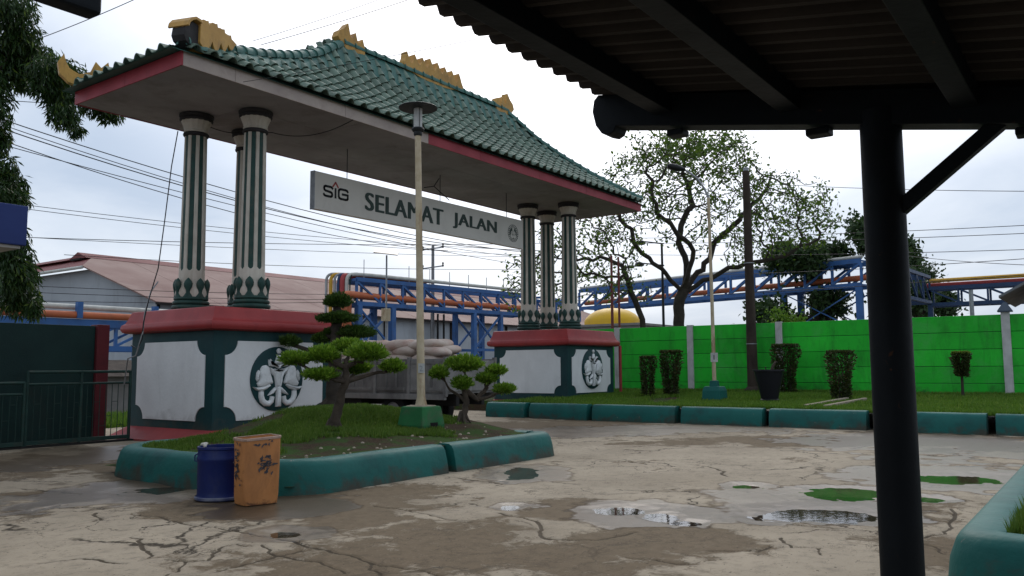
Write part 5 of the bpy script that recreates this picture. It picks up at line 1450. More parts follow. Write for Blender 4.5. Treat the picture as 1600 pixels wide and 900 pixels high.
# clipped bushes on the lawn
def bush(label, x, y, hgt, w_, mats, stem=0.0, seed=0):
    z = lz(x, y)
    r_ = empty('clipped_bush', (x, y, z), label, 'bush', 'clipped bushes before the green wall')
    n_ = int(2600 * max(0.35, w_ * hgt))
    t = NP.rand(n_)
    prof_ = np.interp(t, [0, 0.25, 0.6, 0.9, 1.0], [0.62, 0.62, 0.80, 1.0, 0.85]) * w_ / 2
    a = NP.rand(n_) * 2 * pi; rr = prof_ * NP.rand(n_) ** 0.4 * (1 + 0.15 * np.sin(a * 3 + t * 5))
    pos_ = np.stack([x + rr * np.cos(a), y + rr * np.sin(a), z + stem + t * (hgt - stem)], 1)
    d = unit(np.stack([np.cos(a), np.sin(a), 0.5 + 0 * a], 1) + NP.randn(n_, 3) * 0.5)
    leaf_obj('foliage', leaf_quads(pos_, d, 0.085, 0.5), mats, r_)
    tt_ = NP.rand(n_ // 3); a = NP.rand(n_ // 3) * 2 * pi
    pos_ = np.stack([x + w_ * 0.45 * np.sqrt(tt_) * np.cos(a), y + w_ * 0.45 * np.sqrt(tt_) * np.sin(a), z + hgt - 0.04 + 0.03 * NP.rand(n_ // 3)], 1)
    leaf_obj('top_growth', leaf_quads(pos_, unit(NP.randn(n_ // 3, 3) * 0.5 + np.array([0, 0, 1])), 0.08, 0.5), m_leaftop if stem else mats, r_)
    for k in range(1 if stem else 6):
        a = 2 * pi * k / 6; q_ = 0 if stem else w_ * 0.22
        MB().tube([(x + q_ * cos(a), y + q_ * sin(a), z - 0.05), (x + q_ * 1.2 * cos(a), y + q_ * 1.2 * sin(a), z + hgt * 0.75)], [0.05 if stem else 0.022, 0.03 if stem else 0.012], 7).build('stem', m_barkdark, r_, smooth=60)
def on_lawn(x, y):
    z = 0.5
    for k in range(30):
        p_ = at(x, y, z=z); z = lz(min(p_[0], 19.0), p_[1])
    return p_
bush('narrower clipped bush beside the farther pedestal', *on_lawn(1013, 620)[:2], 1.32, 0.55, m_leafbush)
bush('wider clipped bush second from the farther pedestal', *on_lawn(1049, 618)[:2], 1.50, 0.75, m_leafbush)
bush('clipped bush half hidden behind the black pot', 18.2, -5.85, 1.65, 0.95, m_leafbush)
bush('broad clipped bush to the right of the black pot', *on_lawn(1315, 626)[:2], 1.42, 0.80, m_leafbush)
bush('small ball topped shrub on a bare stem near the capped wall post', 17.6, -11.25, 1.32, 0.50, m_leafbush, stem=0.62)

# drain channel by the lawn
dc = empty('drain_channel', (15.5, -9.2, 0.5), 'pale concrete drain channel crossing the lawn beside the broad bush', 'drain')
for o_ in (0, 0.5):
    a = on_lawn(1290, 639); b_ = on_lawn(1352, 628)
    dd = unit(b_ - a); nn = np.array([-dd[1], dd[0], 0]) * o_
    MB().beam(tuple(a + nn + np.array([0, 0, 0.03])), tuple(b_ + nn + np.array([0, 0, 0.05])), 0.12, 0.14).build('channel_wall', m_basetop, dc, bevel=0.015)

# ------------------------------------------------------------------ lamp post on the island
lb = at(660, 672, z=0.47); lx_, ly_ = lb[0] + 0.1, lb[1] + 0.12; lzz = float(isl_z(np.array(lx_), np.array(ly_)))
lp = empty('garden_lamp', (lx_, ly_, lzz), 'rusty cream lamp post with flat disc hat on a green block in the island', 'lamp')
MB().rectloft(lx_ - 0.27, lx_ + 0.27, ly_ - 0.27, ly_ + 0.27, [(0.0, lzz - 0.1), (0.015, lzz + 0.05), (-0.03, lzz + 0.345), (-0.05, lzz + 0.36)]).build('plinth', m_basegreen, lp, bevel=0.02)
MB().rectloft(lx_ - 0.20, lx_ + 0.20, ly_ - 0.20, ly_ + 0.20, [(0.0, lzz + 0.35), (-0.03, lzz + 0.375)]).build('plinth_top', m_basetop, lp, bevel=0.01)
MB().box(lx_ - 0.08, lx_ + 0.10, ly_ - 0.29, ly_ - 0.2, lzz - 0.02, lzz + 0.09).build('cable_notch', m_dark, lp)
top_ = np.array([lx_, ly_, 6.02]) - np.array([Rh[0], Rh[1], 0]) * 0.085
def along(t): return tuple(np.array([lx_, ly_, lzz + 0.36]) * (1 - t) + top_ * t)
MB().tube([along(0), along(0.006), along(0.03), along(0.3), along(0.6), along(0.92)], [0.105, 0.10, 0.072, 0.064, 0.058, 0.055], 14).build('pole', m_rustpole, lp, smooth=40)
hp = np.array(along(0.92))
MB().lathe(tuple(hp), [(0.06, -0.02), (0.075, 0.0), (0.075, 0.05), (0.10, 0.07), (0.115, 0.10), (0.10, 0.125), (0.06, 0.13)], 20).build('collar', m_lampdark, lp, smooth=50)
MB().lathe(tuple(hp), [(0.075, 0.13), (0.075, 0.50)], 20).build('lamp_tube', m_postwhite, lp, smooth=50)
for k in range(3):
    a = 2 * pi * k / 3
    MB().tube([(hp[0] + 0.09 * cos(a), hp[1] + 0.09 * sin(a), hp[2] + 0.10), (hp[0] + 0.09 * cos(a), hp[1] + 0.09 * sin(a), hp[2] + 0.50)], 0.006, 5).build('hat_rod', m_lampdark, lp)
MB().lathe(tuple(hp), [(0.335, 0.475), (0.345, 0.49), (0.335, 0.50), (0.20, 0.535), (0.06, 0.55), (0.001, 0.552)], 36).build('disc_hat', m_lampdark, lp, smooth=40)
np_ = np.array(along(0.125)) - np.array([Hh[0], Hh[1], 0]) * 0.085 + np.array([Rh[0], Rh[1], 0]) * 0.02
ax_ = np.array([Rh[0], Rh[1], 0])
def facing_quad(c, w_, h_, th, name, m_, par):
    c = np.array(c); n_ = np.array([Hh[0], Hh[1], 0])
    MB().prism([(-w_ / 2, -h_ / 2), (w_ / 2, -h_ / 2), (w_ / 2, h_ / 2), (-w_ / 2, h_ / 2)], tuple(c), tuple(ax_), (0, 0, 1), tuple(n_ * th)).build(name, m_, par)
facing_quad(np_, 0.11, 0.16, 0.006, 'number_plate', m_postwhite, lp)
me = text_mesh('2', 0.13, 0.0, 0.001)
for v in me.vertices:
    q_ = np_ - np.array([Hh[0], Hh[1], 0]) * (0.004 + v.co.z) + ax_ * (v.co.x - 0.036) + np.array([0, 0, v.co.y - 0.048]) - np.array(wloc(lp))
    v.co = Vector(q_)
link('number_mark', me, m_galv, lp)

# ------------------------------------------------------------------ bins
dx_, dy_ = -4.25, -6.40
dr = empty('plastic_drum', (dx_, dy_, 0), 'blue plastic drum bin beside the orange tin', 'bin')
MB().lathe((dx_, dy_, 0), [(0.274, 0.0), (0.280, 0.035), (0.267, 0.05), (0.264, 0.10), (0.267, 0.44), (0.278, 0.46), (0.278, 0.485), (0.267, 0.50), (0.264, 0.575), (0.273, 0.585), (0.273, 0.61), (0.253, 0.61), (0.249, 0.12), (0.001, 0.11)], 40, caps=True).build('drum_body', m_drum, dr, smooth=40)
MB().lathe((dx_, dy_, 0), [(0.282, 0.004), (0.293, 0.015), (0.293, 0.035), (0.282, 0.045)], 40, caps=False).build('drum_foot', m_drumrim, dr, smooth=40)
hb = np.array([dx_, dy_, 0.47]) - np.array([Rh[0], Rh[1], 0]) * 0.265
MB().tube([tuple(hb + np.array([0, 0, 0.06])), tuple(hb - ax_ * 0.05 + np.array([0, 0, 0.03])), tuple(hb - ax_ * 0.05 - np.array([0, 0, 0.03])), tuple(hb - np.array([0, 0, 0.05]))], 0.009, 6).build('handle', m_drum, dr, smooth=50)
lt = MB()
for k in range(6):
    a = rnd.random() * 2 * pi; c = np.array([dx_, dy_, 0.62]) - ax_ * 0.12 - np.array([Hh[0], Hh[1], 0]) * 0.22
    p1_ = c + np.array([cos(a) * 0.05, sin(a) * 0.05, rnd.uniform(-0.03, 0.05)])
    lt.tube([tuple(c), tuple((c + p1_) / 2 + np.array([0, 0, 0.02])), tuple(p1_)], [0.016, 0.014, 0.003], 6)
tag(lt.build('dry_leaf', m_litter, None, smooth=60, loc=(dx_, dy_, 0.61)), 'crumpled pale dry leaf on the blue drum rim', 'leaf')
# orange tin: flattened square can, one corner towards the viewer
ox, oy = -4.22, -7.02
ob = empty('orange_tin', (ox, oy, 0), 'dented orange square tin bin with scrawled marks, beside the blue drum', 'bin')
RZ = Matrix.Rotation(radians(-14), 3, 'Z')
def rbox(w_, d_, prf, rad_=0.055):
    vs, fs = [], []; per = []
    for cx, cy, a0 in ((w_ / 2 - rad_, -d_ / 2 + rad_, -90), (w_ / 2 - rad_, d_ / 2 - rad_, 0), (-w_ / 2 + rad_, d_ / 2 - rad_, 90), (-w_ / 2 + rad_, -d_ / 2 + rad_, 180)):
        for k in range(5):
            a = radians(a0 + 90 * k / 4); per.append((cx + rad_ * cos(a), cy + rad_ * sin(a)))
    n_ = len(per)
    for s, z in prf:
        for i, (x, y) in enumerate(per):
            wob = 0.006 * sin(z * 17 + i * 1.3)
            q_ = RZ @ Vector(((x + wob) * s, (y + wob) * s, 0))
            tilt = 0.02 * (x / w_) if z > 0.6 else 0
            vs.append((ox + q_.x, oy + q_.y, z + tilt))
    for i in range(len(prf) - 1):
        for k in range(n_):
            k2 = (k + 1) % n_; fs.append((i * n_ + k, i * n_ + k2, i * n_ + n_ + k2, i * n_ + n_ + k))
    return vs, fs, n_
vs, fs, n_ = rbox(0.44, 0.34, [(0.90, 0.0), (0.93, 0.05), (0.955, 0.10), (0.965, 0.3), (0.985, 0.55), (1.0, 0.70), (1.0, 0.735), (0.965, 0.735), (0.955, 0.60), (0.92, 0.05)])
fs.append(tuple(range(len(vs) - n_, len(vs))))
MB().add(vs, fs).build('tin_body', m_bin, ob, smooth=40)
vs, fs, n_ = rbox(0.452, 0.352, [(1.0, 0.715), (1.012, 0.725), (1.012, 0.742), (0.985, 0.746), (0.955, 0.740)])
MB().add(vs, fs).build('tin_rim', m_binrim, ob, smooth=40)
vs, fs, n_ = rbox(0.40, 0.30, [(1.0, 0.40), (0.001, 0.41)])
MB().add(vs, fs).build('rubbish', m_dark, ob)
# scrawled marks: flat flecks of dark paint just off two faces
def flecks(nx_, off, rng, count, seed):
    rs = random.Random(seed); mb = MB()
    for k in range(count):
        a = rs.gauss(rng[0], rng[1]); z = rs.gauss(rng[2], rng[3]); L = rs.uniform(0.01, 0.045); th = rs.uniform(0.006, 0.016); an = rs.uniform(-0.7, 1.6)
        pts = []
        for (p_, q_) in ((-L, -th), (L * 0.6, -th * 0.6), (L, th * 0.3), (-L * 0.3, th)):
            aa = a + p_ * cos(an) - q_ * sin(an); zz_ = z + p_ * sin(an) + q_ * cos(an)
            v_ = Vector((aa, off, 0)) if nx_ == 0 else Vector((off, aa, 0))
            v_ = RZ @ v_
            pts.append((ox + v_.x, oy + v_.y, zz_))
        mb.add(pts, [(0, 1, 2, 3)])
    return mb
flecks(0, -0.176, (0.02, 0.05, 0.45, 0.05), 34, 5).build('scrawl', m_scrawl, ob, fix=False)
flecks(0, -0.1755, (0.06, 0.10, 0.66, 0.015), 7, 8).build('scrawl', m_scrawl, ob, fix=False)
flecks(1, -0.228, (0.03, 0.035, 0.50, 0.10), 30, 6).build('scrawl', m_scrawl, ob, fix=False)
flecks(1, -0.226, (0.0, 0.05, 0.28, 0.06), 10, 9).build('scrawl', m_scrawl, ob, fix=False)

# ------------------------------------------------------------------ truck with sacks
TU0, TU1, TV0, TV1, TZ = 5.0, 7.0, -1.95, 3.9, 0.95
tk = empty('sack_truck', (6.0, 0, 0), 'old grey flatbed truck with board sides standing in the gateway', 'truck')
MB().box(TU0 + 0.03, TU1 - 0.03, TV0 + 0.03, TV1, TZ - 0.06, TZ).build('bed_floor', m_truckside, tk)
for (a, b_, c_, d_) in ((TU0, TU0 + 0.05, TV0, TV1), (TU1 - 0.05, TU1, TV0, TV1)):
    k = 5
    for i in range(k):
        y0 = c_ + (d_ - c_) * i / k; y1 = c_ + (d_ - c_) * (i + 1) / k
        MB().box(a, b_, y0 + 0.05, y1 - 0.05, TZ - 0.02, 1.74).build('side_board', m_truckside, tk, bevel=0.008)
        xo = a - 0.018 if a == TU0 else b_ - 0.012
        # raised frame on each board
        for (ya, yb, za, zb_) in ((y0 + 0.10, y1 - 0.10, 1.62, 1.70), (y0 + 0.10, y1 - 0.10, TZ + 0.02, TZ + 0.09)):
            MB().box(xo, xo + 0.03, ya, yb, za, zb_).build('board_rib', m_truckside, tk, bevel=0.005)
        for yy in (y0 + (y1 - y0) * 0.36, y0 + (y1 - y0) * 0.66):
            MB().box(xo, xo + 0.03, yy - 0.03, yy + 0.03, TZ + 0.092, 1.618).build('board_rib', m_truckside, tk, bevel=0.005)
    for i in range(k + 1):
        y0 = c_ + (d_ - c_) * i / k
        MB().box(a - 0.02, b_ + 0.02, y0 - 0.045, y0 + 0.045, TZ - 0.12, 1.78).build('stake', m_truckside, tk, bevel=0.008)
    MB().box(a - 0.025, b_ + 0.015, c_, d_, TZ - 0.20, TZ - 0.065).build('side_rail', m_truckside, tk, bevel=0.01)
MB().box(TU0 + 0.07, TU1 - 0.07, TV0 - 0.02, TV0 + 0.03, TZ, 1.70).build('tailgate', m_truckside, tk, bevel=0.01)
MB().box(TU0 + 0.05, TU1 - 0.05, TV1 + 0.002, TV1 + 0.06, TZ - 0.1, 2.1).build('headboard', m_truckside, tk, bevel=0.01)
for a in (5.55, 6.55): MB().box(a - 0.06, a + 0.06, TV0 + 0.05, 5.8, TZ - 0.36, TZ - 0.065).build('chassis_rail', m_chassis, tk)
def wheel(x, y, w_=0.24, r=0.44):
    vs, fs = [], []; N_ = 28
    prf = [(r * 0.55, -w_ / 2), (r * 0.95, -w_ / 2), (r, -w_ * 0.38), (r, w_ * 0.38), (r * 0.95, w_ / 2), (r * 0.55, w_ / 2)]
    for rr, o_ in prf:
        for k in range(N_): a = 2 * pi * k / N_; vs.append((x + o_, y + rr * cos(a), r + rr * sin(a) - 0.01))
    for i in range(5):
        for k in range(N_): k2 = (k + 1) % N_; fs.append((i * N_ + k, i * N_ + k2, i * N_ + N_ + k2, i * N_ + N_ + k))
    t = MB().add(vs, fs).build('wheel', m_tyre, tk, smooth=35)
    vs, fs = [], []
    for rr, o_ in ((r * 0.56, -w_ / 2), (r * 0.5, -w_ * 0.3), (r * 0.15, -w_ * 0.25), (0.001, -w_ * 0.3)):
        for k in range(N_): a = 2 * pi * k / N_; vs.append((x + o_, y + rr * cos(a), r + rr * sin(a) - 0.01))
    for i in range(3):
        for k in range(N_): k2 = (k + 1) % N_; fs.append((i * N_ + k, i * N_ + k2, i * N_ + N_ + k2, i * N_ + N_ + k))
    MB().add(vs, fs).build('rim', m_galv, t, smooth=35)
for y in (-0.15, 4.8):
    for x in (5.22, 6.88): wheel(x, y)
MB().tube([(5.2, -0.15, 0.43), (6.9, -0.15, 0.43)], 0.07, 10).build('axle', m_chassis, tk)
MB().tube([(5.2, 4.8, 0.43), (6.9, 4.8, 0.43)], 0.06, 10).build('axle', m_chassis, tk)
MB().box(5.12, 5.5, 1.0, 2.1, 0.42, 0.80).build('tool_box', m_chassis, tk, bevel=0.02)
cabp = [(4.02, 0.55), (5.95, 0.55), (6.0, 1.25), (5.75, 2.2), (5.6, 2.3), (4.02, 2.3)]
MB().prism(cabp, (TU0 + 0.1, 0, 0), (0, 1, 0), (0, 0, 1), (1.9, 0, 0)).build('cab', m_bluedark, tk, bevel=0.05)
MB().prism([(4.4, 1.35), (5.75, 1.35), (5.58, 2.1), (4.4, 2.1)], (TU0 + 0.085, 0, 0), (0, 1, 0), (0, 0, 1), (0.02, 0, 0)).build('window', m_solar, tk)
MB().box(5.1, 5.35, -0.9, -0.82, 0.25, 0.75).build('mudflap', m_tyre, tk)
# sacks
def sack_mesh(seed):
    rs = np.random.RandomState(seed); vs, fs = [], []; A, B = 18, 9
    for i in range(B + 1):
        ph = -pi / 2 + pi * i / B
        for k in range(A):
            th = 2 * pi * k / A
            def se(w, e): return np.sign(w) * abs(w) ** e
            x = 0.29 * se(cos(ph), 0.55) * se(cos(th), 0.5); y = 0.44 * se(cos(ph), 0.55) * se(sin(th), 0.5); z = 0.13 * se(sin(ph), 0.8)
            ed = (abs(x / 0.29) ** 4 + abs(y / 0.44) ** 4) / 2
            z *= (1 - 0.45 * min(1, ed)); z += 0.02 * sin(x * 11 + seed) * cos(y * 9 + seed * 2) * (1 - ed * 0.5)
            vs.append((x, y, z))
    for i in range(B):
        for k in range(A): k2 = (k + 1) % A; fs.append((i * A + k, i * A + k2, i * A + A + k2, i * A + A + k))
    me = MB().add(vs, fs).mesh('cement_sack', smooth=70); me.materials.append(m_sack); return me
sacks = [sack_mesh(s) for s in (1, 2, 3)]
def put_sack(x, y, z, k):
    o = link('cement_sack', sacks[k % 3], None, None, (x, y, z))
    o.rotation_euler = (rnd.gauss(0, 0.06), rnd.gauss(0, 0.06), rnd.gauss(0, 0.10))
    o.scale = (1, rnd.uniform(0.95, 1.1), rnd.uniform(0.95, 1.15))
    tag(o, 'pale pinkish woven sack piled on the grey truck bed', 'sack', 'sacks piled on the truck'); return o
ORD = ['first', 'second', 'third', 'fourth', 'fifth', 'sixth', 'seventh', 'eighth', 'ninth', 'tenth', 'eleventh', 'twelfth']
kk = 0
for lay_, (z, n_, sh_, nm) in enumerate(((1.73, 5, 0.35, 'lowest'), (1.93, 5, 0.0, 'middle'), (2.10, 4, 0.45, 'top'))):
    for r_ in range(2 if lay_ else 3):
        for i in range(n_):
            o = put_sack(TU0 + 0.42 + r_ * 0.62, -1.25 + sh_ * 0.6 + i * 0.86 + (0.2 if r_ % 2 else 0), z + (0.03 if r_ == 1 else 0), kk); kk += 1
            o['label'] = 'pale woven sack on the truck, %s from the tail, %s layer, %s row' % (ORD[i], nm, ('near', 'second', 'far')[r_])
MB().box(TU0 + 0.12, TU1 - 0.12, TV0 + 0.2, TV1 - 0.1, TZ + 0.002, 1.58).build('load_cover', m_tyre, tk)

# black tarpaulin heap at the back of the island
tx, ty = np.meshgrid(np.linspace(0, 1.9, 34), np.linspace(-0.42, 0.42, 18))
c0 = at(566, 634, z=0.70)
tz = 0.26 * np.exp(-(ty / 0.25) ** 2) * (1 - (tx / 1.95) ** 2 * 0.85) * (0.75 + 0.5 * fbm(tx * 3, ty * 3, 2.2, 3))
dvec = np.array([0.72, -0.30])
dvec /= np.linalg.norm(dvec); nvec = np.array([-dvec[1], dvec[0]])
X_ = c0[0] + dvec[0] * tx + nvec[0] * ty; Y_ = np.minimum(c0[1] + dvec[1] * tx + nvec[1] * ty, IV1 - 0.4)
X_ = np.minimum(X_, IU1 - 0.35)
Z_ = isl_z(X_, Y_) - 0.03 + tz
ny, nx = X_.shape; idx = np.arange(nx * ny).reshape(ny, nx)
fq = np.stack([idx[:-1, :-1].ravel(), idx[:-1, 1:].ravel(), idx[1:, 1:].ravel(), idx[1:, :-1].ravel()], 1)
base_ = np.array([c0[0], c0[1], 0.6])
me = np_mesh('tarpaulin', np.stack([X_.ravel(), Y_.ravel(), Z_.ravel()], 1) - base_, fq); me.shade_smooth()
tag(link('tarpaulin', me, m_tyre, None, base_), 'crumpled black tarpaulin lying at the back of the island mound', 'tarpaulin')

# ------------------------------------------------------------------ pipe racks
def truss(root, A, B, z0, z1, width, bays, m_, off, flip=False, ch=0.30, br=0.16):
    A, B = np.array(A, float), np.array(B, float); d = (B - A); L = np.linalg.norm(d); d /= L; nn = np.array([-d[1], d[0]]) * width
    for k, s in enumerate((0, 1)):
        a, b_ = A + nn * s, B + nn * s
        for z in (z0, z1): MB().beam((*a, z), (*b_, z), 0.22, ch).build('chord', m_, root)
        for i in range(bays + 1):
            p_ = a + (b_ - a) * i / bays
            MB().beam((*p_, z0 + ch / 2), (*p_, z1 - ch / 2), br, br).build('vertical', m_, root)
        for i in range(bays):
            p_ = a + (b_ - a) * (i + (0 if not flip else 1)) / bays; q_ = a + (b_ - a) * (i + (1 if not flip else 0)) / bays
            MB().beam((*p_, z1 - ch / 2), (*q_, z0 + ch / 2), br * 0.9, br * 0.9).build('diagonal', m_, root)
    for i in range(bays + 1):
        p_ = A + (B - A) * i / bays
        for z in (z0 - 0.02, z1 - 0.02): MB().beam((*p_, z), (*(p_ + nn), z), 0.14, 0.20).build('cross_beam', m_, root)
def tower(root, p_, q_, width_vec, z1, m_, w_=0.30):
    p_, q_ = np.array(p_, float), np.array(q_, float); wv_ = np.array(width_vec, float)
    for c in (p_, q_, p_ + wv_, q_ + wv_): MB().beam((*c, -0.06), (*c, z1), w_, w_).build('leg', m_, root)
    for s in (0, 1):
        a, b_ = p_ + wv_ * s, q_ + wv_ * s
        h = z1 / 2
        for z0_, z1_ in ((0.2, h), (h, z1 - 0.1)):
            MB().beam((*a, z0_), (*b_, z1_), 0.15, 0.15).build('brace', m_, root); MB().beam((*b_, z0_), (*a, z1_), 0.15, 0.13).build('brace', m_, root)
        MB().beam((*a, h), (*b_, h), 0.2, 0.22).build('tie_beam', m_, root)
A_ = np.array([31.9, 29.4]); B_ = np.array([51.6, 27.6])
rk = empty('pipe_bridge', (31.9, 29.4, 0), 'blue steel truss pipe bridge seen under the hanging sign', 'pipe bridge')
truss(rk, A_, B_, 6.25, 8.0, 2.2, 9, m_blue, 0)
dA_ = (B_ - A_) / np.linalg.norm(B_ - A_); nA_ = np.array([-dA_[1], dA_[0]]) * 2.2
tower(rk, A_ + dA_ * 0.2, A_ + dA_ * 3.4, nA_, 6.1, m_blue, 0.42)
tower(rk, A_ + dA_ * 12.3, A_ + dA_ * 15.6, nA_, 6.1, m_blue, 0.36)
for k in range(9):
    p_ = A_ + (B_ - A_) * (k + 0.3) / 9
    MB().tube([(*p_, 8.1), (*p_, 9.5 - 0.05 * k)], 0.03, 6).build('rod', m_galv, rk)
C_ = at(905, 455, z=15.0)[:2]; D_ = at(1345, 407, z=15.0)[:2]
rk2 = empty('pipe_bridge', (43.8, -2.4, 0), 'blue steel truss pipe bridge passing behind the big tree', 'pipe bridge')
dC_ = (D_ - C_) / np.linalg.norm(D_ - C_); nC_ = np.array([-dC_[1], dC_[0]]) * 4.2
truss(rk2, C_, D_, 11.9, 15.0, 4.2, 13, m_blue, 0, flip=True, ch=0.6, br=0.32)
tower(rk2, D_ - dC_ * 11.4, D_ - dC_ * 0.4, nC_, 11.6, m_blue, 0.8)
tower(rk2, C_ + dC_ * 0.4, C_ + dC_ * 4.4, nC_, 11.6, m_blue, 0.7)
for s_ in (0, 1):
    q_ = nC_ * s_
    MB().beam((*(D_ - dC_ * 11.4 + q_), 6.2), (*(D_ - dC_ * 17.5 + q_), 11.6), 0.45, 0.45).build('brace', m_blue, rk2)
# corner link between the two bridges
rk4 = empty('pipe_bridge', (51.2, 25.0, 0), 'blue truss span carrying on behind the farther gate columns', 'pipe bridge')
truss(rk4, (53.5, 27.6), (64.0, 30.0), 6.4, 8.0, 2.0, 3, m_blue, 0)
# low rack at left
rk3 = empty('pipe_rack', (20, 32, 0), 'low blue pipe rack behind the dark green wall at left', 'pipe rack')
for y in (31.6, 33.4):
    MB().beam((4, y, 4.15), (31, y, 4.15), 0.25, 0.42).build('beam', m_blue, rk3)
    MB().beam((4, y, 2.75), (31, y, 2.75), 0.22, 0.30).build('beam', m_blue, rk3)
    for i in range(13):
        x = 4 + i * 2.25
        MB().beam((x, y, 2.9), (x, y, 4.0), 0.16, 0.16).build('vertical', m_blue, rk3)
        if i < 12: MB().beam((x, y, 2.9), (x + 2.25, y, 4.0), 0.14, 0.14).build('diagonal', m_blue, rk3)
for x in (6.25, 13.0, 17.5, 22, 28.8):
    for y in (31.6, 33.4): MB().beam((x, y, -0.06), (x, y, 2.7), 0.3, 0.3).build('leg', m_blue, rk3)
    MB().beam((x, 31.4, 4.4), (x, 31.4, 5.3), 0.3, 0.3).build('bracket', m_blue, rk3)
# pipes
def pipe(pts, r, m_, label, n_=12):
    o = MB().tube(pts, r, n_).build('pipe', m_, None, smooth=50, loc=tuple(pts[0])); tag(o, label, 'pipe'); return o
def bend(p_list, rad_):
    """round the corners of a pipe run"""
    P_ = [np.array(p_, float) for p_ in p_list]; out = [tuple(P_[0])]
    for a, b_, c in zip(P_[:-2], P_[1:-1], P_[2:]):
        u_ = unit(a - b_); w_ = unit(c - b_)
        for t in np.linspace(0, 1, 6): out.append(tuple((1 - t) ** 2 * (b_ + u_ * rad_) + 2 * t * (1 - t) * b_ + t * t * (b_ + w_ * rad_)))
    out.append(tuple(P_[-1])); return out
def on_span(P0, P1, s, z, o_=0.0):
    d = (P1 - P0) / np.linalg.norm(P1 - P0); nn = np.array([-d[1], d[0]]); q_ = P0 + d * s + nn * o_; return (q_[0], q_[1], z)
LA = float(np.linalg.norm(B_ - A_))
pipe(bend([(4, 31.9, 5.05), (31.2, 31.9, 5.05)], 0.1), 0.16, m_pipewhite, 'white pipe along the top of the low rack at left')
pipe([(4, 31.5, 4.58), (30, 31.5, 4.58)], 0.20, m_orange, 'orange pipe along the low rack at left')
pipe([(16, 33, 5.15), (31, 33, 5.15)], 0.12, m_whred, 'thin rust red pipe behind the white pipe at left')
for (px0, r, m_, lab, o_) in ((509, 0.10, m_pipegrey, 'leftmost grey riser pipe bending onto the pipe bridge', 0.3), (516, 0.13, m_pipeyellow, 'yellow riser pipe bending onto the pipe bridge', 0.55), (522, 0.10, m_pipegrey, 'grey riser pipe between the yellow and red ones', 0.85), (528, 0.11, m_bluedark, 'dark riser pipe beside the red one', 1.2), (534, 0.19, m_pipered, 'thick red riser pipe bending onto the pipe bridge', 1.55), (541, 0.14, m_pipewhite, 'white riser pipe running along the bridge top', 0.1), (546, 0.05, m_fencegreen, 'thin green riser pipe next to the white one', 0.2)):
    b0 = at(px0, 500, d=60.5); x, y = b0[0], b0[1]
    pipe(bend([(x, y, 3.0), (x, y, 8.55 - r), on_span(A_, B_, 1.2, 8.55 - r, o_), on_span(A_, B_, LA if 'white riser' in lab else 8.0, 8.55 - r if r < 0.2 else 8.4, o_)], 0.55), r, m_, lab)
for k, (px0, o_) in enumerate(((537, -0.15), (544, 0.35))):
    b0 = at(px0, 500, d=59.0 + k); x, y = b0[0], b0[1]
    pipe(bend([(x, y, 3.0), (x, y, 6.85), on_span(A_, B_, 1.0, 6.85, o_ + 0.3), on_span(A_, B_, LA, 6.85, o_ + 0.3)], 0.5), 0.24, m_orange, ('front' if k == 0 else 'rear') + ' orange pipe inside the bridge under the hanging sign')
pipe([on_span(A_, B_, 0.5, 6.95, 1.6), on_span(A_, B_, LA, 6.95, 1.6)], 0.20, m_pipered, 'dull red pipe behind the orange ones in the bridge')
LC = float(np.linalg.norm(D_ - C_))
pipe([on_span(C_, D_, 0, 12.9, 1.5), on_span(C_, D_, LC, 12.9, 1.5)], 0.38, m_orange, 'orange pipe inside the bridge behind the big tree')
pipe([on_span(C_, D_, 0, 15.55, 0.4), on_span(C_, D_, LC, 15.55, 0.4)], 0.22, m_pipewhite, 'white pipe on top of the bridge behind the big tree')
# right hand rack
rk5 = empty('pipe_rack', (44.6, -6.0, 0), 'navy pipe rack to the right of the shelter post, above the green wall', 'pipe rack')
q0 = np.array(at(1395, 425, d=49)[:2]); q1 = np.array(at(1452, 440, d=56)[:2]); q2 = np.array(at(1640, 440, d=52)[:2])
truss(rk5, q0, q1, 5.7, 7.4, 1.4, 5, m_bluedark, 0, br=0.12, ch=0.2)
truss(rk5, q1, q2, 5.55, 6.65, 1.4, 4, m_bluedark, 0, br=0.12, ch=0.24)
for c in (q0, q1, q2): MB().beam((*c, -0.06), (*c, 5.6), 0.3, 0.3).build('leg', m_bluedark, rk5)
pipe([(*q1, 7.15), (*q2, 7.15)], 0.13, m_pipeyellow, 'yellow pipe on the navy rack at the right')
pipe([(q1[0] + .3, q1[1] + .2, 6.86), (q2[0] + .3, q2[1] + .2, 6.86)], 0.16, m_pipered, 'dull red pipe on the navy rack at the right')
pl2 = at(1519, 490, d=36)
rp = MB().tube([(17.02, -0.16, 0.3), (17.02, -0.16, 2.3)], 0.055, 10).build('red_pipe', m_red, None, smooth=50, loc=(17.02, -0.16, 0.3)); tag(rp, 'short red upright pipe at the right edge of the farther pedestal', 'pipe')
o = MB().tube([(pl2[0], pl2[1], 0), (pl2[0], pl2[1], 4.75)], 0.09, 10).build('steel_pole', m_galv, None, smooth=50, loc=(pl2[0], pl2[1], 0)); tag(o, 'plain grey steel pole rising behind the wall near the capped post', 'pole')

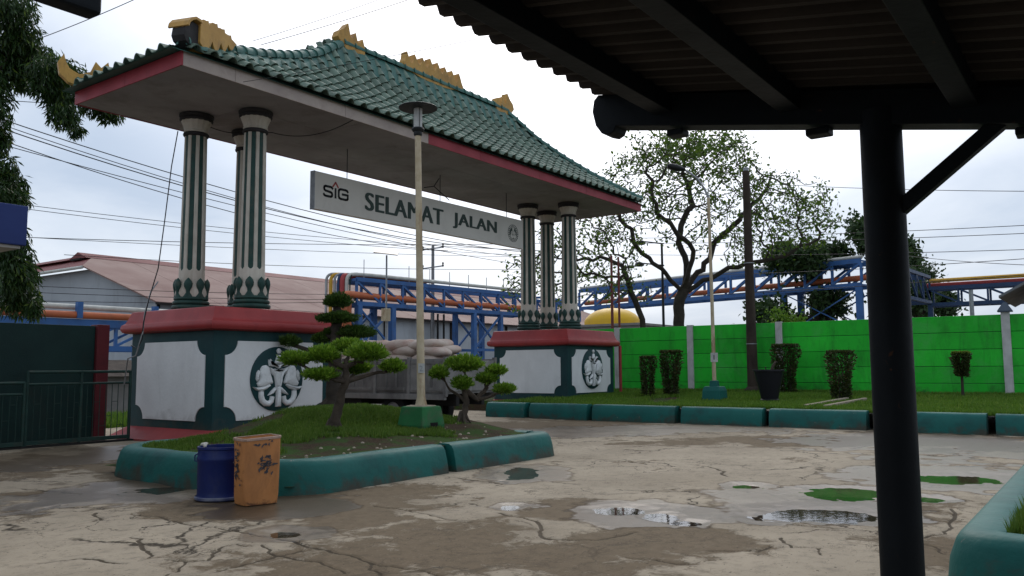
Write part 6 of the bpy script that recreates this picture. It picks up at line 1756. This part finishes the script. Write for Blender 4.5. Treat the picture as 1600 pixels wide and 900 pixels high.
# ------------------------------------------------------------------ warehouse and other buildings
wh = empty('warehouse', (26, 45, 0), 'long white warehouse with faded red sheet roof behind the gate', 'warehouse')
W0, W1 = 26.0, 110.0
MB().box(W0, W1, 45.2, 45.4, -0.06, 6.75).build('front_wall', m_whwall, wh)
MB().prism([(45.2, -0.06), (45.2, 6.75), (55.4, 10.15), (89.5, 10.15), (89.5, -0.06)], (W0, 0, 0), (0, 1, 0), (0, 0, 1), (0.2, 0, 0)).build('gable_wall', m_whwall, wh)
def slab(name, quad, th, m_):
    a = [Vector(p_) for p_ in quad]; k = len(a); MB().add([tuple(p_) for p_ in a] + [(p_.x, p_.y, p_.z - th) for p_ in a], [tuple(range(k)), tuple(range(2 * k - 1, k - 1, -1))] + [(i, k + i, k + (i + 1) % k, (i + 1) % k) for i in range(k)]).build(name, m_, wh)
nb_ = 14
for i in range(nb_):
    a, b_ = W0 - 0.5 + (W1 - W0) * i / nb_, W0 - 0.5 + (W1 - W0) * (i + 1) / nb_
    if i == 0:
        slab('roof_sheet', [(a, 44.6, 6.78), (b_ - 0.05, 44.6, 6.78), (b_ - 0.05, 59.5, 11.75), (a + 2.6, 59.5, 11.75), (a - 0.4, 55.3, 10.35)], 0.12, m_whroof)
    else: slab('roof_sheet', [(a, 44.6, 6.78), (b_ - 0.05, 44.6, 6.78), (b_ - 0.05, 59.5, 11.75), (a, 59.5, 11.75)], 0.12, m_whroof)
slab('half_hip', [(W0 - 0.9, 55.35, 10.33), (W0 + 2.1, 59.5, 11.72), (W0 + 2.1, 90, 11.72), (W0 - 0.9, 90, 10.33)], 0.15, m_whred)
MB().tube([(W0 - 0.95, 55.2, 10.2), (W0 - 0.95, 90, 10.2)], 0.14, 8).build('gutter', m_pipewhite, wh)
MB().box(W0 - 0.55, W1, 44.45, 44.65, 6.55, 6.72).build('gutter', m_whdark, wh)
slab('roof_sheet', [(W0 + 4.5, 76.5, 6.7), (W1, 76.5, 6.7), (W1, 61.5, 11.75), (W0 + 4.5, 61.5, 11.75)], 0.12, m_whred)
MB().box(27, W1, 59.6, 61.2, 11.4, 11.56).build('monitor_gap', m_whdark, wh)
MB().prism([(58.8, 11.55), (60.4, 12.15), (62, 11.55)], (27.2, 0, 0), (0, 1, 0), (0, 0, 1), (W1 - 27.2, 0, 0)).build('monitor_roof', m_whred, wh)
MB().prism([(27.0, 11.5), (28.6, 12.12), (30.2, 11.5)], (0, 62.02, 0), (1, 0, 0), (0, 0, 1), (0, 30, 0)).build('wing_ridge', m_whred, wh)
for i in range(16):
    x = W0 + 4 + i * 5.2
    MB().box(x - 0.10, x + 0.10, 44.98, 45.19, 0, 6.6).build('downpipe', m_whdark, wh)
for x in (57.0, 58.0, 59.0):
    p_ = x; MB().box(p_ - 0.08, p_ + 0.08, 44.2, 44.36, 0, 7.4).build('vent_pipe', m_chassis, wh)
# shed beyond the gap at far left
sd = empty('low_shed', (6, 14, 0), 'small low shed with grey roof glimpsed between the maroon column and the pedestal', 'shed')
MB().box(2.5, 9.5, 14.0, 17.0, -0.06, 1.35).build('wall', m_greywall, sd)
MB().prism([(13.6, 1.3), (15.5, 1.9), (17.4, 1.3)], (2.2, 0, 0), (0, 1, 0), (0, 0, 1), (7.6, 0, 0)).build('roof', m_wood, sd)
X = NP.uniform(-3, 8, 22000); Y = NP.uniform(6.5, 11.5, 22000)
grass('verge_grass', X, Y, np.full(22000, -0.05), 0.22, m_grass2, 'bright grass verge beyond the dark green wall', wdt=0.03)
# yellow dome on its grey building
yd = empty('yellow_tank', (40, 11.8, 0), 'squat yellow domed tank on a grey block behind the farther pedestal', 'tank')
c_ = at(957, 505, d=55.0)
MB().box(c_[0] - 4.0, c_[0] + 4.0, c_[1] - 4.0, c_[1] + 4.0, -0.06, 4.0).build('block', m_greywall, yd, bevel=0.03)
MB().box(c_[0] - 4.15, c_[0] + 4.15, c_[1] - 4.15, c_[1] + 4.15, 4.002, 4.14).build('cornice', m_greywall, yd)
MB().lathe((c_[0], c_[1], 4.14), [(1.85, 0), (1.85, 0.42), (1.75, 0.60), (1.5, 0.85), (1.1, 1.08), (0.6, 1.22), (0.001, 1.27)], 32).build('dome', m_yellow, yd, smooth=40)
ydm = MB().lathe((0, 0, 0), [(0.12, 0), (0.12, 0.18), (0.001, 0.2)], 12).mesh('vent', smooth=40)
link('vent', ydm, m_yellow, yd, (c_[0] - 40, c_[1] - 11.8, 5.40))
# ochre house at the right edge
hs = empty('ochre_house', (36.8, -12.5, 0), 'ochre walled house with grey sheet roof at the right edge', 'house')
h0 = at(1590, 470, d=40); hx, hy = h0[0], h0[1]
MB().box(hx + 0.2, hx + 7, hy - 7, hy - 0.3, -0.06, 4.75).build('wall', m_ocher, hs)
MB().prism([(hy + 0.75, 4.72), (hy + 0.75, 4.84), (hy - 3.3, 7.1), (hy - 7.5, 4.84), (hy - 7.5, 4.72), (hy - 3.3, 6.95)], (hx - 0.3, 0, 0), (0, 1, 0), (0, 0, 1), (8, 0, 0)).build('roof', m_slate, hs)
MB().prism([(hy - 0.32, 4.75), (hy - 3.3, 6.9), (hy - 6.98, 4.75)], (hx + 0.2, 0, 0), (0, 1, 0), (0, 0, 1), (0.2, 0, 0)).build('gable', m_wood, hs)

# ------------------------------------------------------------------ far poles and wires
def far_pole(px0, py0, py1, d, r, m_, label, name='pole', arms=0):
    b0 = at(px0, py1, d=d); t0 = at(px0, py0, d=d)
    r_ = empty('utility_pole', (b0[0], b0[1], -0.05), label, 'pole')
    MB().tube([(b0[0], b0[1], -0.05), (b0[0], b0[1], t0[2])], [r, r * 0.75], 10).build('pole', m_, r_, smooth=50)
    for k in range(arms):
        z = t0[2] - 0.35 - k * 1.6
        MB().beam((b0[0] - Rh[0] * 0.9, b0[1] - Rh[1] * 0.9, z), (b0[0] + Rh[0] * 0.9, b0[1] + Rh[1] * 0.9, z + 0.25), 0.10, 0.10).build('cross_arm', m_galv, r_)
        for s in (-0.85, 0, 0.85):
            MB().lathe((b0[0] + Rh[0] * s, b0[1] + Rh[1] * s, z + 0.05 + 0.14 * s), [(0.05, 0), (0.09, 0.1), (0.05, 0.2), (0.09, 0.3), (0.03, 0.4)], 8).build('insulator', m_wood, r_, smooth=50)
    return r_, b0, t0
far_pole(676, 382, 540, 70, 0.17, m_concpole, 'slim concrete power pole with cross arms under the hanging sign', arms=2)
r_, b0, t0 = far_pole(603, 397, 540, 40, 0.055, m_galv, 'slim solar street light pole left of the disc hat lamp')
MB().add([tuple(t0 + np.array([Rh[0] * a + Hh[0] * b_, Rh[1] * a + Hh[1] * b_, z])) for a, b_, z in ((-0.55, -0.3, 0.02), (0.60, -0.3, -0.12), (0.60, 0.3, 0.12), (-0.55, 0.3, 0.26), (-0.55, -0.3, 0.06), (0.60, -0.3, -0.08), (0.60, 0.3, 0.16), (-0.55, 0.3, 0.30))], [(0, 1, 2, 3), (4, 5, 6, 7), (0, 1, 5, 4), (1, 2, 6, 5), (2, 3, 7, 6), (3, 0, 4, 7)]).build('solar_panel', m_solar, r_)
bx_ = at(603, 492, d=39.9)
MB().box(bx_[0] - 0.16, bx_[0] + 0.16, bx_[1] - 0.16, bx_[1] + 0.16, bx_[2] - 0.3, bx_[2] + 0.3).build('battery_box', m_rustpole, r_, bevel=0.02)
far_pole(957, 398, 512, 36, 0.07, m_whred, 'rust brown pole rising behind the farther pedestal')
far_pole(968, 400, 512, 34.5, 0.055, m_whred, 'thinner dark rust pole next to the rust brown one')
r_, b0, t0 = far_pole(1037, 378, 512, 44, 0.08, m_lampdark, 'dark double headed street light pole in front of the big tree')
for s, zz_ in ((-1.0, -0.1), (-1.1, -1.25)):
    MB().tube([(t0[0], t0[1], t0[2] + zz_), (t0[0] + Rh[0] * s, t0[1] + Rh[1] * s, t0[2] + zz_ + 0.12)], 0.035, 6).build('arm', m_lampdark, r_)
    q_ = (t0[0] + Rh[0] * (s - 0.2), t0[1] + Rh[1] * (s - 0.2), t0[2] + zz_ + 0.08)
    MB().lathe(q_, [(0.05, 0.12), (0.22, 0.05), (0.26, -0.06), (0.18, -0.12)], 12).build('lamp_head', m_lampdark, r_, smooth=50)

def wire(a, b_, sag, label, r=0.016, grp=None):
    pts = catenary(a, b_, sag, 20)
    o = MB().tube(pts, r, 5).build('power_line', m_wire, None, smooth=60, loc=tuple(pts[0])); tag(o, label, 'cable', grp)
G1 = 'power lines crossing the left sky'
WL = ['slanting power line, %s from the top of the bundle left of the gate columns' % k for k in ('second', 'third', 'fourth', 'fifth', 'sixth', 'first')] + ['flatter thin power line, %s of the lower set behind the gate columns' % k for k in ('first', 'second', 'third', 'fourth', 'fifth')]
for (x0, y0, x1, y1, d0, d1, sg_, r) in ((-40, 172, 860, 398, 30, 58, .9, .020), (-40, 180, 860, 405, 30, 58, 1.0, .016), (-40, 186, 860, 392, 30, 58, 1.2, .022), (-40, 204, 700, 392, 30, 54, .8, .018), (-40, 214, 860, 420, 30, 58, .5, .016), (-40, 150, 120, 160, 30, 34, .1, .014),
                                    (-40, 310, 860, 392, 36, 58, .4, .014), (-40, 316, 860, 400, 36, 58, .4, .014), (-40, 368, 860, 380, 40, 60, .25, .018), (-40, 366, 860, 402, 40, 60, .2, .014), (100, 398, 860, 420, 44, 60, .3, .016)):
    wn_ = globals().get('wn_', -1) + 1
    wire(at(x0, y0, d=d0), at(x1, y1, d=d1), sg_, WL[wn_], r, G1)
wire(at(40, 68, d=26), at(230, -10, d=24), 0.05, 'single cable rising to the top edge at upper left', 0.012)
G2 = 'cables above the roof'
wire(at(395, 64, d=28), at(640, -18, d=26), 0.05, 'upper of two cables slanting up above the tiled roof', 0.010, G2)
wire(at(408, 70, d=28), at(690, -18, d=26), 0.05, 'lower of two cables slanting up above the tiled roof', 0.012, G2)
wire(at(380, 128, d=14.5), at(1000, 5, d=12.0), 0.06, 'thin cable running up to the corrugated shelter roof', 0.005)
G3 = 'power lines at the right'
for (x0, y0, x1, y1) in ((1180, 286, 1660, 299), (1000, 372, 1660, 349), (1000, 380, 1660, 362), (1000, 398, 1660, 388), (1390, 396, 1660, 416), (1080, 430, 1660, 400), (900, 470, 1660, 425)):
    wr_ = globals().get('wr_', -1) + 1
    wire(at(x0, y0, d=62), at(x1, y1, d=40), 0.15, 'thin power line over the green wall, %s from the top at the right edge' % ('first', 'second', 'third', 'fourth', 'sixth', 'fifth', 'lowest')[wr_], 0.018, G3)
G4 = 'wires strung over the pipe rack'
for (y0, y1, nm) in ((447, 462, 'upper'), (457, 470, 'middle'), (470, 474, 'lower')):
    wire(at(55, y0, d=46), at(530, y1 - 2, d=58), 0.1, nm + ' one of three thin wires strung above the low pipe rack', 0.016, G4)
# drop cable from the soffit to the pedestal
dpts = [at(278, 205, d=17.2), at(268, 260, d=17.0), at(258, 340, d=16.9), at(247, 420, d=16.8), at(232, 470, d=16.7), at(224, 505, d=16.6), at(222, 530, d=16.6), at(215, 545, d=16.6), at(205, 540, d=16.7)]
tag(MB().tube([tuple(p_) for p_ in dpts], 0.011, 6).build('drop_cable', m_wire, None, smooth=60, loc=tuple(dpts[0])), 'thin loose cable hanging from the soffit down to the nearer pedestal', 'cable')
dpts = [at(247, 440, d=16.9), at(236, 455, d=16.8), at(226, 490, d=16.65), at(223, 520, d=16.6), at(212, 556, d=16.6), at(200, 560, d=16.8), at(194, 600, d=17)]
tag(MB().tube([tuple(p_) for p_ in dpts], 0.014, 6).build('drop_cable', m_pipegrey, None, smooth=60, loc=tuple(dpts[0])), 'pale cable looping down the corner of the nearer pedestal', 'cable')

# ------------------------------------------------------------------ trees
def colonise(base, trunk, attract, step, infl, kill, iters, seed):
    rs = np.random.RandomState(seed)
    nodes_ = [np.array(base, float)]; par = [-1]
    limbs_ = trunk if isinstance(trunk[0], list) else [trunk]
    fork = None
    for li, p_ in [(li, p_) for li, tr in enumerate(limbs_) for p_ in tr]:
        if li > 0 and li != fork: par_start = forkn; fork = li
        else: par_start = len(nodes_) - 1
        a = nodes_[par_start]; p_ = np.array(p_, float); k = max(1, int(np.linalg.norm(p_ - a) / step))
        for i in range(1, k + 1):
            nodes_.append(a + (p_ - a) * i / k + rs.randn(3) * step * (0.10 if li == 0 else 0.2)); par.append(len(nodes_) - 2 if i > 1 else par_start)
        if li == 0: forkn = len(nodes_) - 1
    att = attract.copy()
    for it in range(iters):
        if len(att) == 0: break
        Nn = np.array(nodes_)
        d2 = ((att[:, None, :] - Nn[None]) ** 2).sum(-1)
        j = d2.argmin(1); dm = np.sqrt(d2[np.arange(len(att)), j])
        ok = dm < infl
        if not ok.any(): break
        new_ = {}
        for a, jj in zip(att[ok], j[ok]):
            new_.setdefault(jj, []).append((a - Nn[jj]) / (np.linalg.norm(a - Nn[jj]) + 1e-9))
        added = 0
        for jj, ds in new_.items():
            v = np.mean(ds, 0) + rs.randn(3) * 0.28
            v = v / (np.linalg.norm(v) + 1e-9)
            q_ = Nn[jj] + v * step
            nodes_.append(q_); par.append(jj); added += 1
        Nn = np.array(nodes_)
        d2 = ((att[:, None, :] - Nn[None, -added:]) ** 2).sum(-1).min(1)
        att = att[d2 > kill * kill]
    return np.array(nodes_), np.array(par)
def radii(par, tip, expo=2.3):
    n_ = len(par); r = np.zeros(n_); has = np.zeros(n_, bool)
    acc = np.zeros(n_)
    for i in range(n_ - 1, -1, -1):
        rr = tip if acc[i] == 0 else acc[i] ** (1 / expo)
        r[i] = rr
        if par[i] >= 0: acc[par[i]] += rr ** expo
    return r
def limb_mesh(nodes_, par, r, name, mat_, parent):
    kids = {}
    for i, p_ in enumerate(par):
        if p_ >= 0: kids.setdefault(p_, []).append(i)
    mb = MB(); done = set()
    starts = [(0, None)]
    while starts:
        s, frm = starts.pop()
        chain = ([frm] if frm is not None else []) + [s]
        cur = s
        while cur in kids:
            ks = sorted(kids[cur], key=lambda k: -r[k])
            for k in ks[1:]: starts.append((k, cur))
            cur = ks[0]; chain.append(cur)
        if len(chain) < 2: continue
        pts = [tuple(nodes_[c]) for c in chain]
        rr = [r[c] for c in chain]
        if frm is not None: rr[0] = rr[1]
        mb.tube(pts, rr, 7 if max(rr) > 0.08 else 4, caps=False)
    return mb.build(name, mat_, parent, smooth=60, fix=False)
def ell_pts(specs, d, n_, dr):
    out = []
    tot = sum(s[2] * s[3] for s in specs)
    for (cx, cy, rx, ry) in specs:
        k = int(n_ * rx * ry / tot)
        p_ = unit(NP.randn(k, 3)) * (NP.rand(k) ** (1 / 2.4))[:, None]
        for a in p_: out.append(at(cx + a[0] * rx, cy + a[1] * ry, d=d + a[2] * dr))
    return np.array(out)
def leafy_tips(nodes_, par, r, per, spread, size, tipr, keep=1.0, droop=0.3):
    sel = np.where(r <= tipr)[0]
    sel = sel[NP.rand(len(sel)) < keep]
    c = np.repeat(nodes_[sel], per, 0) + NP.randn(len(sel) * per, 3) * spread
    d = unit(NP.randn(len(c), 3) + np.array([0, 0, -droop]))
    return leaf_quads(c, d, size, 0.55)
# big spreading street tree behind the wall
tb = at(1060, 540, d=40); tb[2] = -0.05
bt = empty('street_tree', tb, 'big spreading street tree with sparse leaves and dark twisted limbs behind the green wall', 'tree')
att = ell_pts([(1075, 275, 140, 80), (1195, 335, 130, 75), (990, 320, 85, 75), (1090, 230, 110, 42), (1245, 320, 70, 55), (945, 330, 45, 60)], 40, 1400, 4.5)
nd, pr_ = colonise(tb, [[at(1060, 480, d=40), at(1066, 456, d=40)], [at(1040, 430, d=39.4), at(1005, 395, d=39), at(975, 350, d=39), at(955, 310, d=39.4)], [at(1072, 415, d=40), at(1060, 370, d=40.4), at(1078, 320, d=41), at(1065, 270, d=41)], [at(1100, 420, d=40.5), at(1120, 370, d=41), at(1170, 330, d=41.5), at(1205, 280, d=42)], [at(1110, 432, d=39.6), at(1165, 410, d=39), at(1225, 400, d=38.6), at(1275, 370, d=38.4)], [at(1085, 395, d=39), at(1030, 330, d=38), at(1015, 270, d=38)]], att, 0.36, 5.5, 0.52, 110, 5)
rr = radii(pr_, 1.0, 2.0); rr = np.maximum(0.27 * (rr / rr[0]) ** 0.95, 0.022)
limb_mesh(nd, pr_, rr, 'trunk', m_barkdark, bt)
hi = leafy_tips(nd, pr_, rr, 15, 0.22, 0.18, 0.040, keep=0.42)
topsel = nd[(rr < 0.06) & (NP.rand(len(nd)) < 0.6)]
topsel = topsel[topsel[:, 2] > at(1080, 268, d=40)[2]]
c = np.repeat(topsel, 13, 0) + NP.randn(len(topsel) * 13, 3) * 0.24
hi = np.concatenate([hi, leaf_quads(c, unit(NP.randn(len(c), 3)), 0.19, 0.55)])
leaf_obj('crown', hi, m_leafrain, bt)
tb2 = at(1008, 545, d=38); tb2[2] = -0.05
bt2 = empty('leaning_tree', tb2, 'slender leaning tree beside the big one, reaching behind the gate columns', 'tree')
att = ell_pts([(930, 385, 75, 60), (860, 410, 62, 72), (965, 430, 60, 50), (800, 440, 26, 50)], 38, 420, 3.0)
nd, pr_ = colonise(tb2, [at(1004, 500, d=38), at(985, 455, d=38), at(972, 415, d=38)], att, 0.38, 5.0, 0.55, 80, 8)
rr = radii(pr_, 1.0, 2.0); rr = np.maximum(0.135 * (rr / rr[0]) ** 0.9, 0.018)
limb_mesh(nd, pr_, rr, 'trunk', m_barkdark, bt2)
leaf_obj('crown', leafy_tips(nd, pr_, rr, 13, 0.22, 0.18, 0.034, keep=0.5), m_leafrain, bt2)
# bushy trees at the right and far left-of-centre
def bushy(label, specs, d, dr, n_, size, mat_, base_px, seed):
    b0 = at(base_px[0], base_px[1], d=d); b0[2] = -0.05
    r_ = empty('leafy_tree', b0, label, 'tree')
    k_ = d / 56.0
    att = ell_pts(specs, d, 160, dr)
    c0_ = at(specs[0][0], specs[0][1] + specs[0][3], d=d)
    nd, pr_ = colonise(b0, [c0_], att, 0.8 * k_, 12 * k_, 1.2 * k_, 60, seed)
    rr = radii(pr_, 0.04, 2.3); rr = rr * 0.35 * k_ / rr[0]; rr = np.maximum(rr, 0.03)
    limb_mesh(nd, pr_, rr, 'trunk', m_barkdark, r_)
    tips = nd[~np.isin(np.arange(len(nd)), pr_)]
    tips = np.concatenate([tips, nd[len(nd) // 3:]])
    # leaf clumps round the limb ends, uneven in size
    cl = tips[NP.randint(0, len(tips), n_ // 40)]
    c = np.repeat(cl, 40, 0) + NP.randn(len(cl) * 40, 3) * k_ * (0.22 + 0.25 * np.repeat(NP.rand(len(cl)), 40))[:, None]
    leaf_obj('crown', leaf_quads(c, unit(NP.randn(len(c), 3) + np.array([0, 0, -0.2])), size, 0.55), mat_, r_)
bushy('dense dark tree rising just behind the shelter post', [(1408, 400, 30, 42), (1346, 368, 14, 30), (1395, 440, 34, 40)], 112, 6.0, 9000, 0.72, m_leaffar, (1385, 560), 3)
bushy('low dark tree crown above the blue bridge right of the big tree', [(1275, 396, 62, 13), (1225, 404, 40, 8)], 115, 6.0, 6500, 0.72, m_leaffar, (1270, 560), 4)
bushy('low tree behind the pipe tower legs', [(1300, 470, 40, 22), (1195, 485, 30, 12)], 115, 6.0, 4500, 0.72, m_leaffar, (1280, 560), 6)
bushy('round far tree under the navy rack at right', [(1435, 470, 60, 25), (1470, 475, 30, 15)], 75, 3.0, 5000, 0.42, m_leaffar, (1440, 560), 7)
bushy('slim pointed far tree left of the navy rack', [(1440, 432, 28, 22)], 80, 2.0, 2500, 0.36, m_leaffar, (1440, 560), 9)
bushy('small bright shrub peeping over the green wall', [(1225, 500, 26, 12)], 36, 0.6, 1600, 0.16, m_leafbright, (1225, 560), 10)
# drooping tree at the left edge
lb0 = at(-25, 560, d=23.5); lb0[2] = -0.05
ltree = empty('drooping_tree', lb0, 'dark drooping leaved tree at the left edge behind the roof corner', 'tree')
LCL = [(10, 20, 48, 32), (30, 60, 34, 28), (5, 95, 40, 36), (42, 92, 44, 26), (85, 112, 40, 22), (120, 135, 40, 24), (75, 140, 34, 22), (30, 125, 46, 22), (95, 160, 28, 24), (150, 165, 38, 18), (100, 185, 26, 22), (118, 205, 14, 12), (172, 182, 22, 14), (2, 225, 16, 26), (10, 270, 20, 22), (20, 300, 24, 26), (30, 315, 18, 16), (12, 410, 40, 34), (25, 440, 36, 34), (30, 475, 34, 30), (55, 485, 14, 18), (5, 380, 40, 30), (0, 330, 40, 40), (-20, 180, 40, 60)]
trunk_pts = [at(-25, y, d=23.5) for y in (420, 300, 180, 60, -20)]
MB().tube([tuple(lb0)] + [tuple(p_) for p_ in trunk_pts], [0.26, 0.22, 0.19, 0.15, 0.11, 0.07], 10).build('trunk', m_barkdark, ltree, smooth=60)
bmb = MB(); allc, alld = [], []
for (x, y, rx, ry) in LCL:
    dd = 23.5 + rnd.uniform(-0.5, 0.8) + (1.5 if x > 110 and y > 120 else 0)
    c = at(x, y - ry * 0.3, d=dd)
    s = trunk_pts[min(4, max(0, int((420 - (y + 40)) / 110)))] if x < 70 or y > 230 else at(40 if x < 120 else 85, 105 if x < 120 else 132, d=24.2)
    bmb.tube(wiggle(s, c, 6, 0.12, rnd), [0.055, 0.05, 0.042, 0.035, 0.028, 0.02, 0.012], 6)
    k = int(10.5 * rx * ry / 10)
    p_ = unit(NP.randn(k, 3)) * (NP.rand(k) ** 0.55)[:, None]
    sc_ = dd / FPX
    q_ = c + p_[:, :1] * rx * sc_ * np.array([Rh[0], Rh[1], 0]) + p_[:, 1:2] * rx * 0.8 * sc_ * np.array([Hh[0], Hh[1], 0]) + p_[:, 2:] * ry * sc_ * np.array([0, 0, 1.0])
    allc.append(q_)
    alld.append(unit(NP.randn(k, 3) * 0.42 + np.array([0, 0, -1.0]) + unit(p_) * 0.35))
bmb.build('limbs', m_barkdark, ltree, smooth=60)
leaf_obj('crown', leaf_quads(np.concatenate(allc), np.concatenate(alld), 0.22, 0.22), m_leafleft, ltree)

print('objects', len(bpy.data.objects), 'tris', sum(len(o.data.loop_triangles) if o.type == 'MESH' else 0 for o in bpy.data.objects))
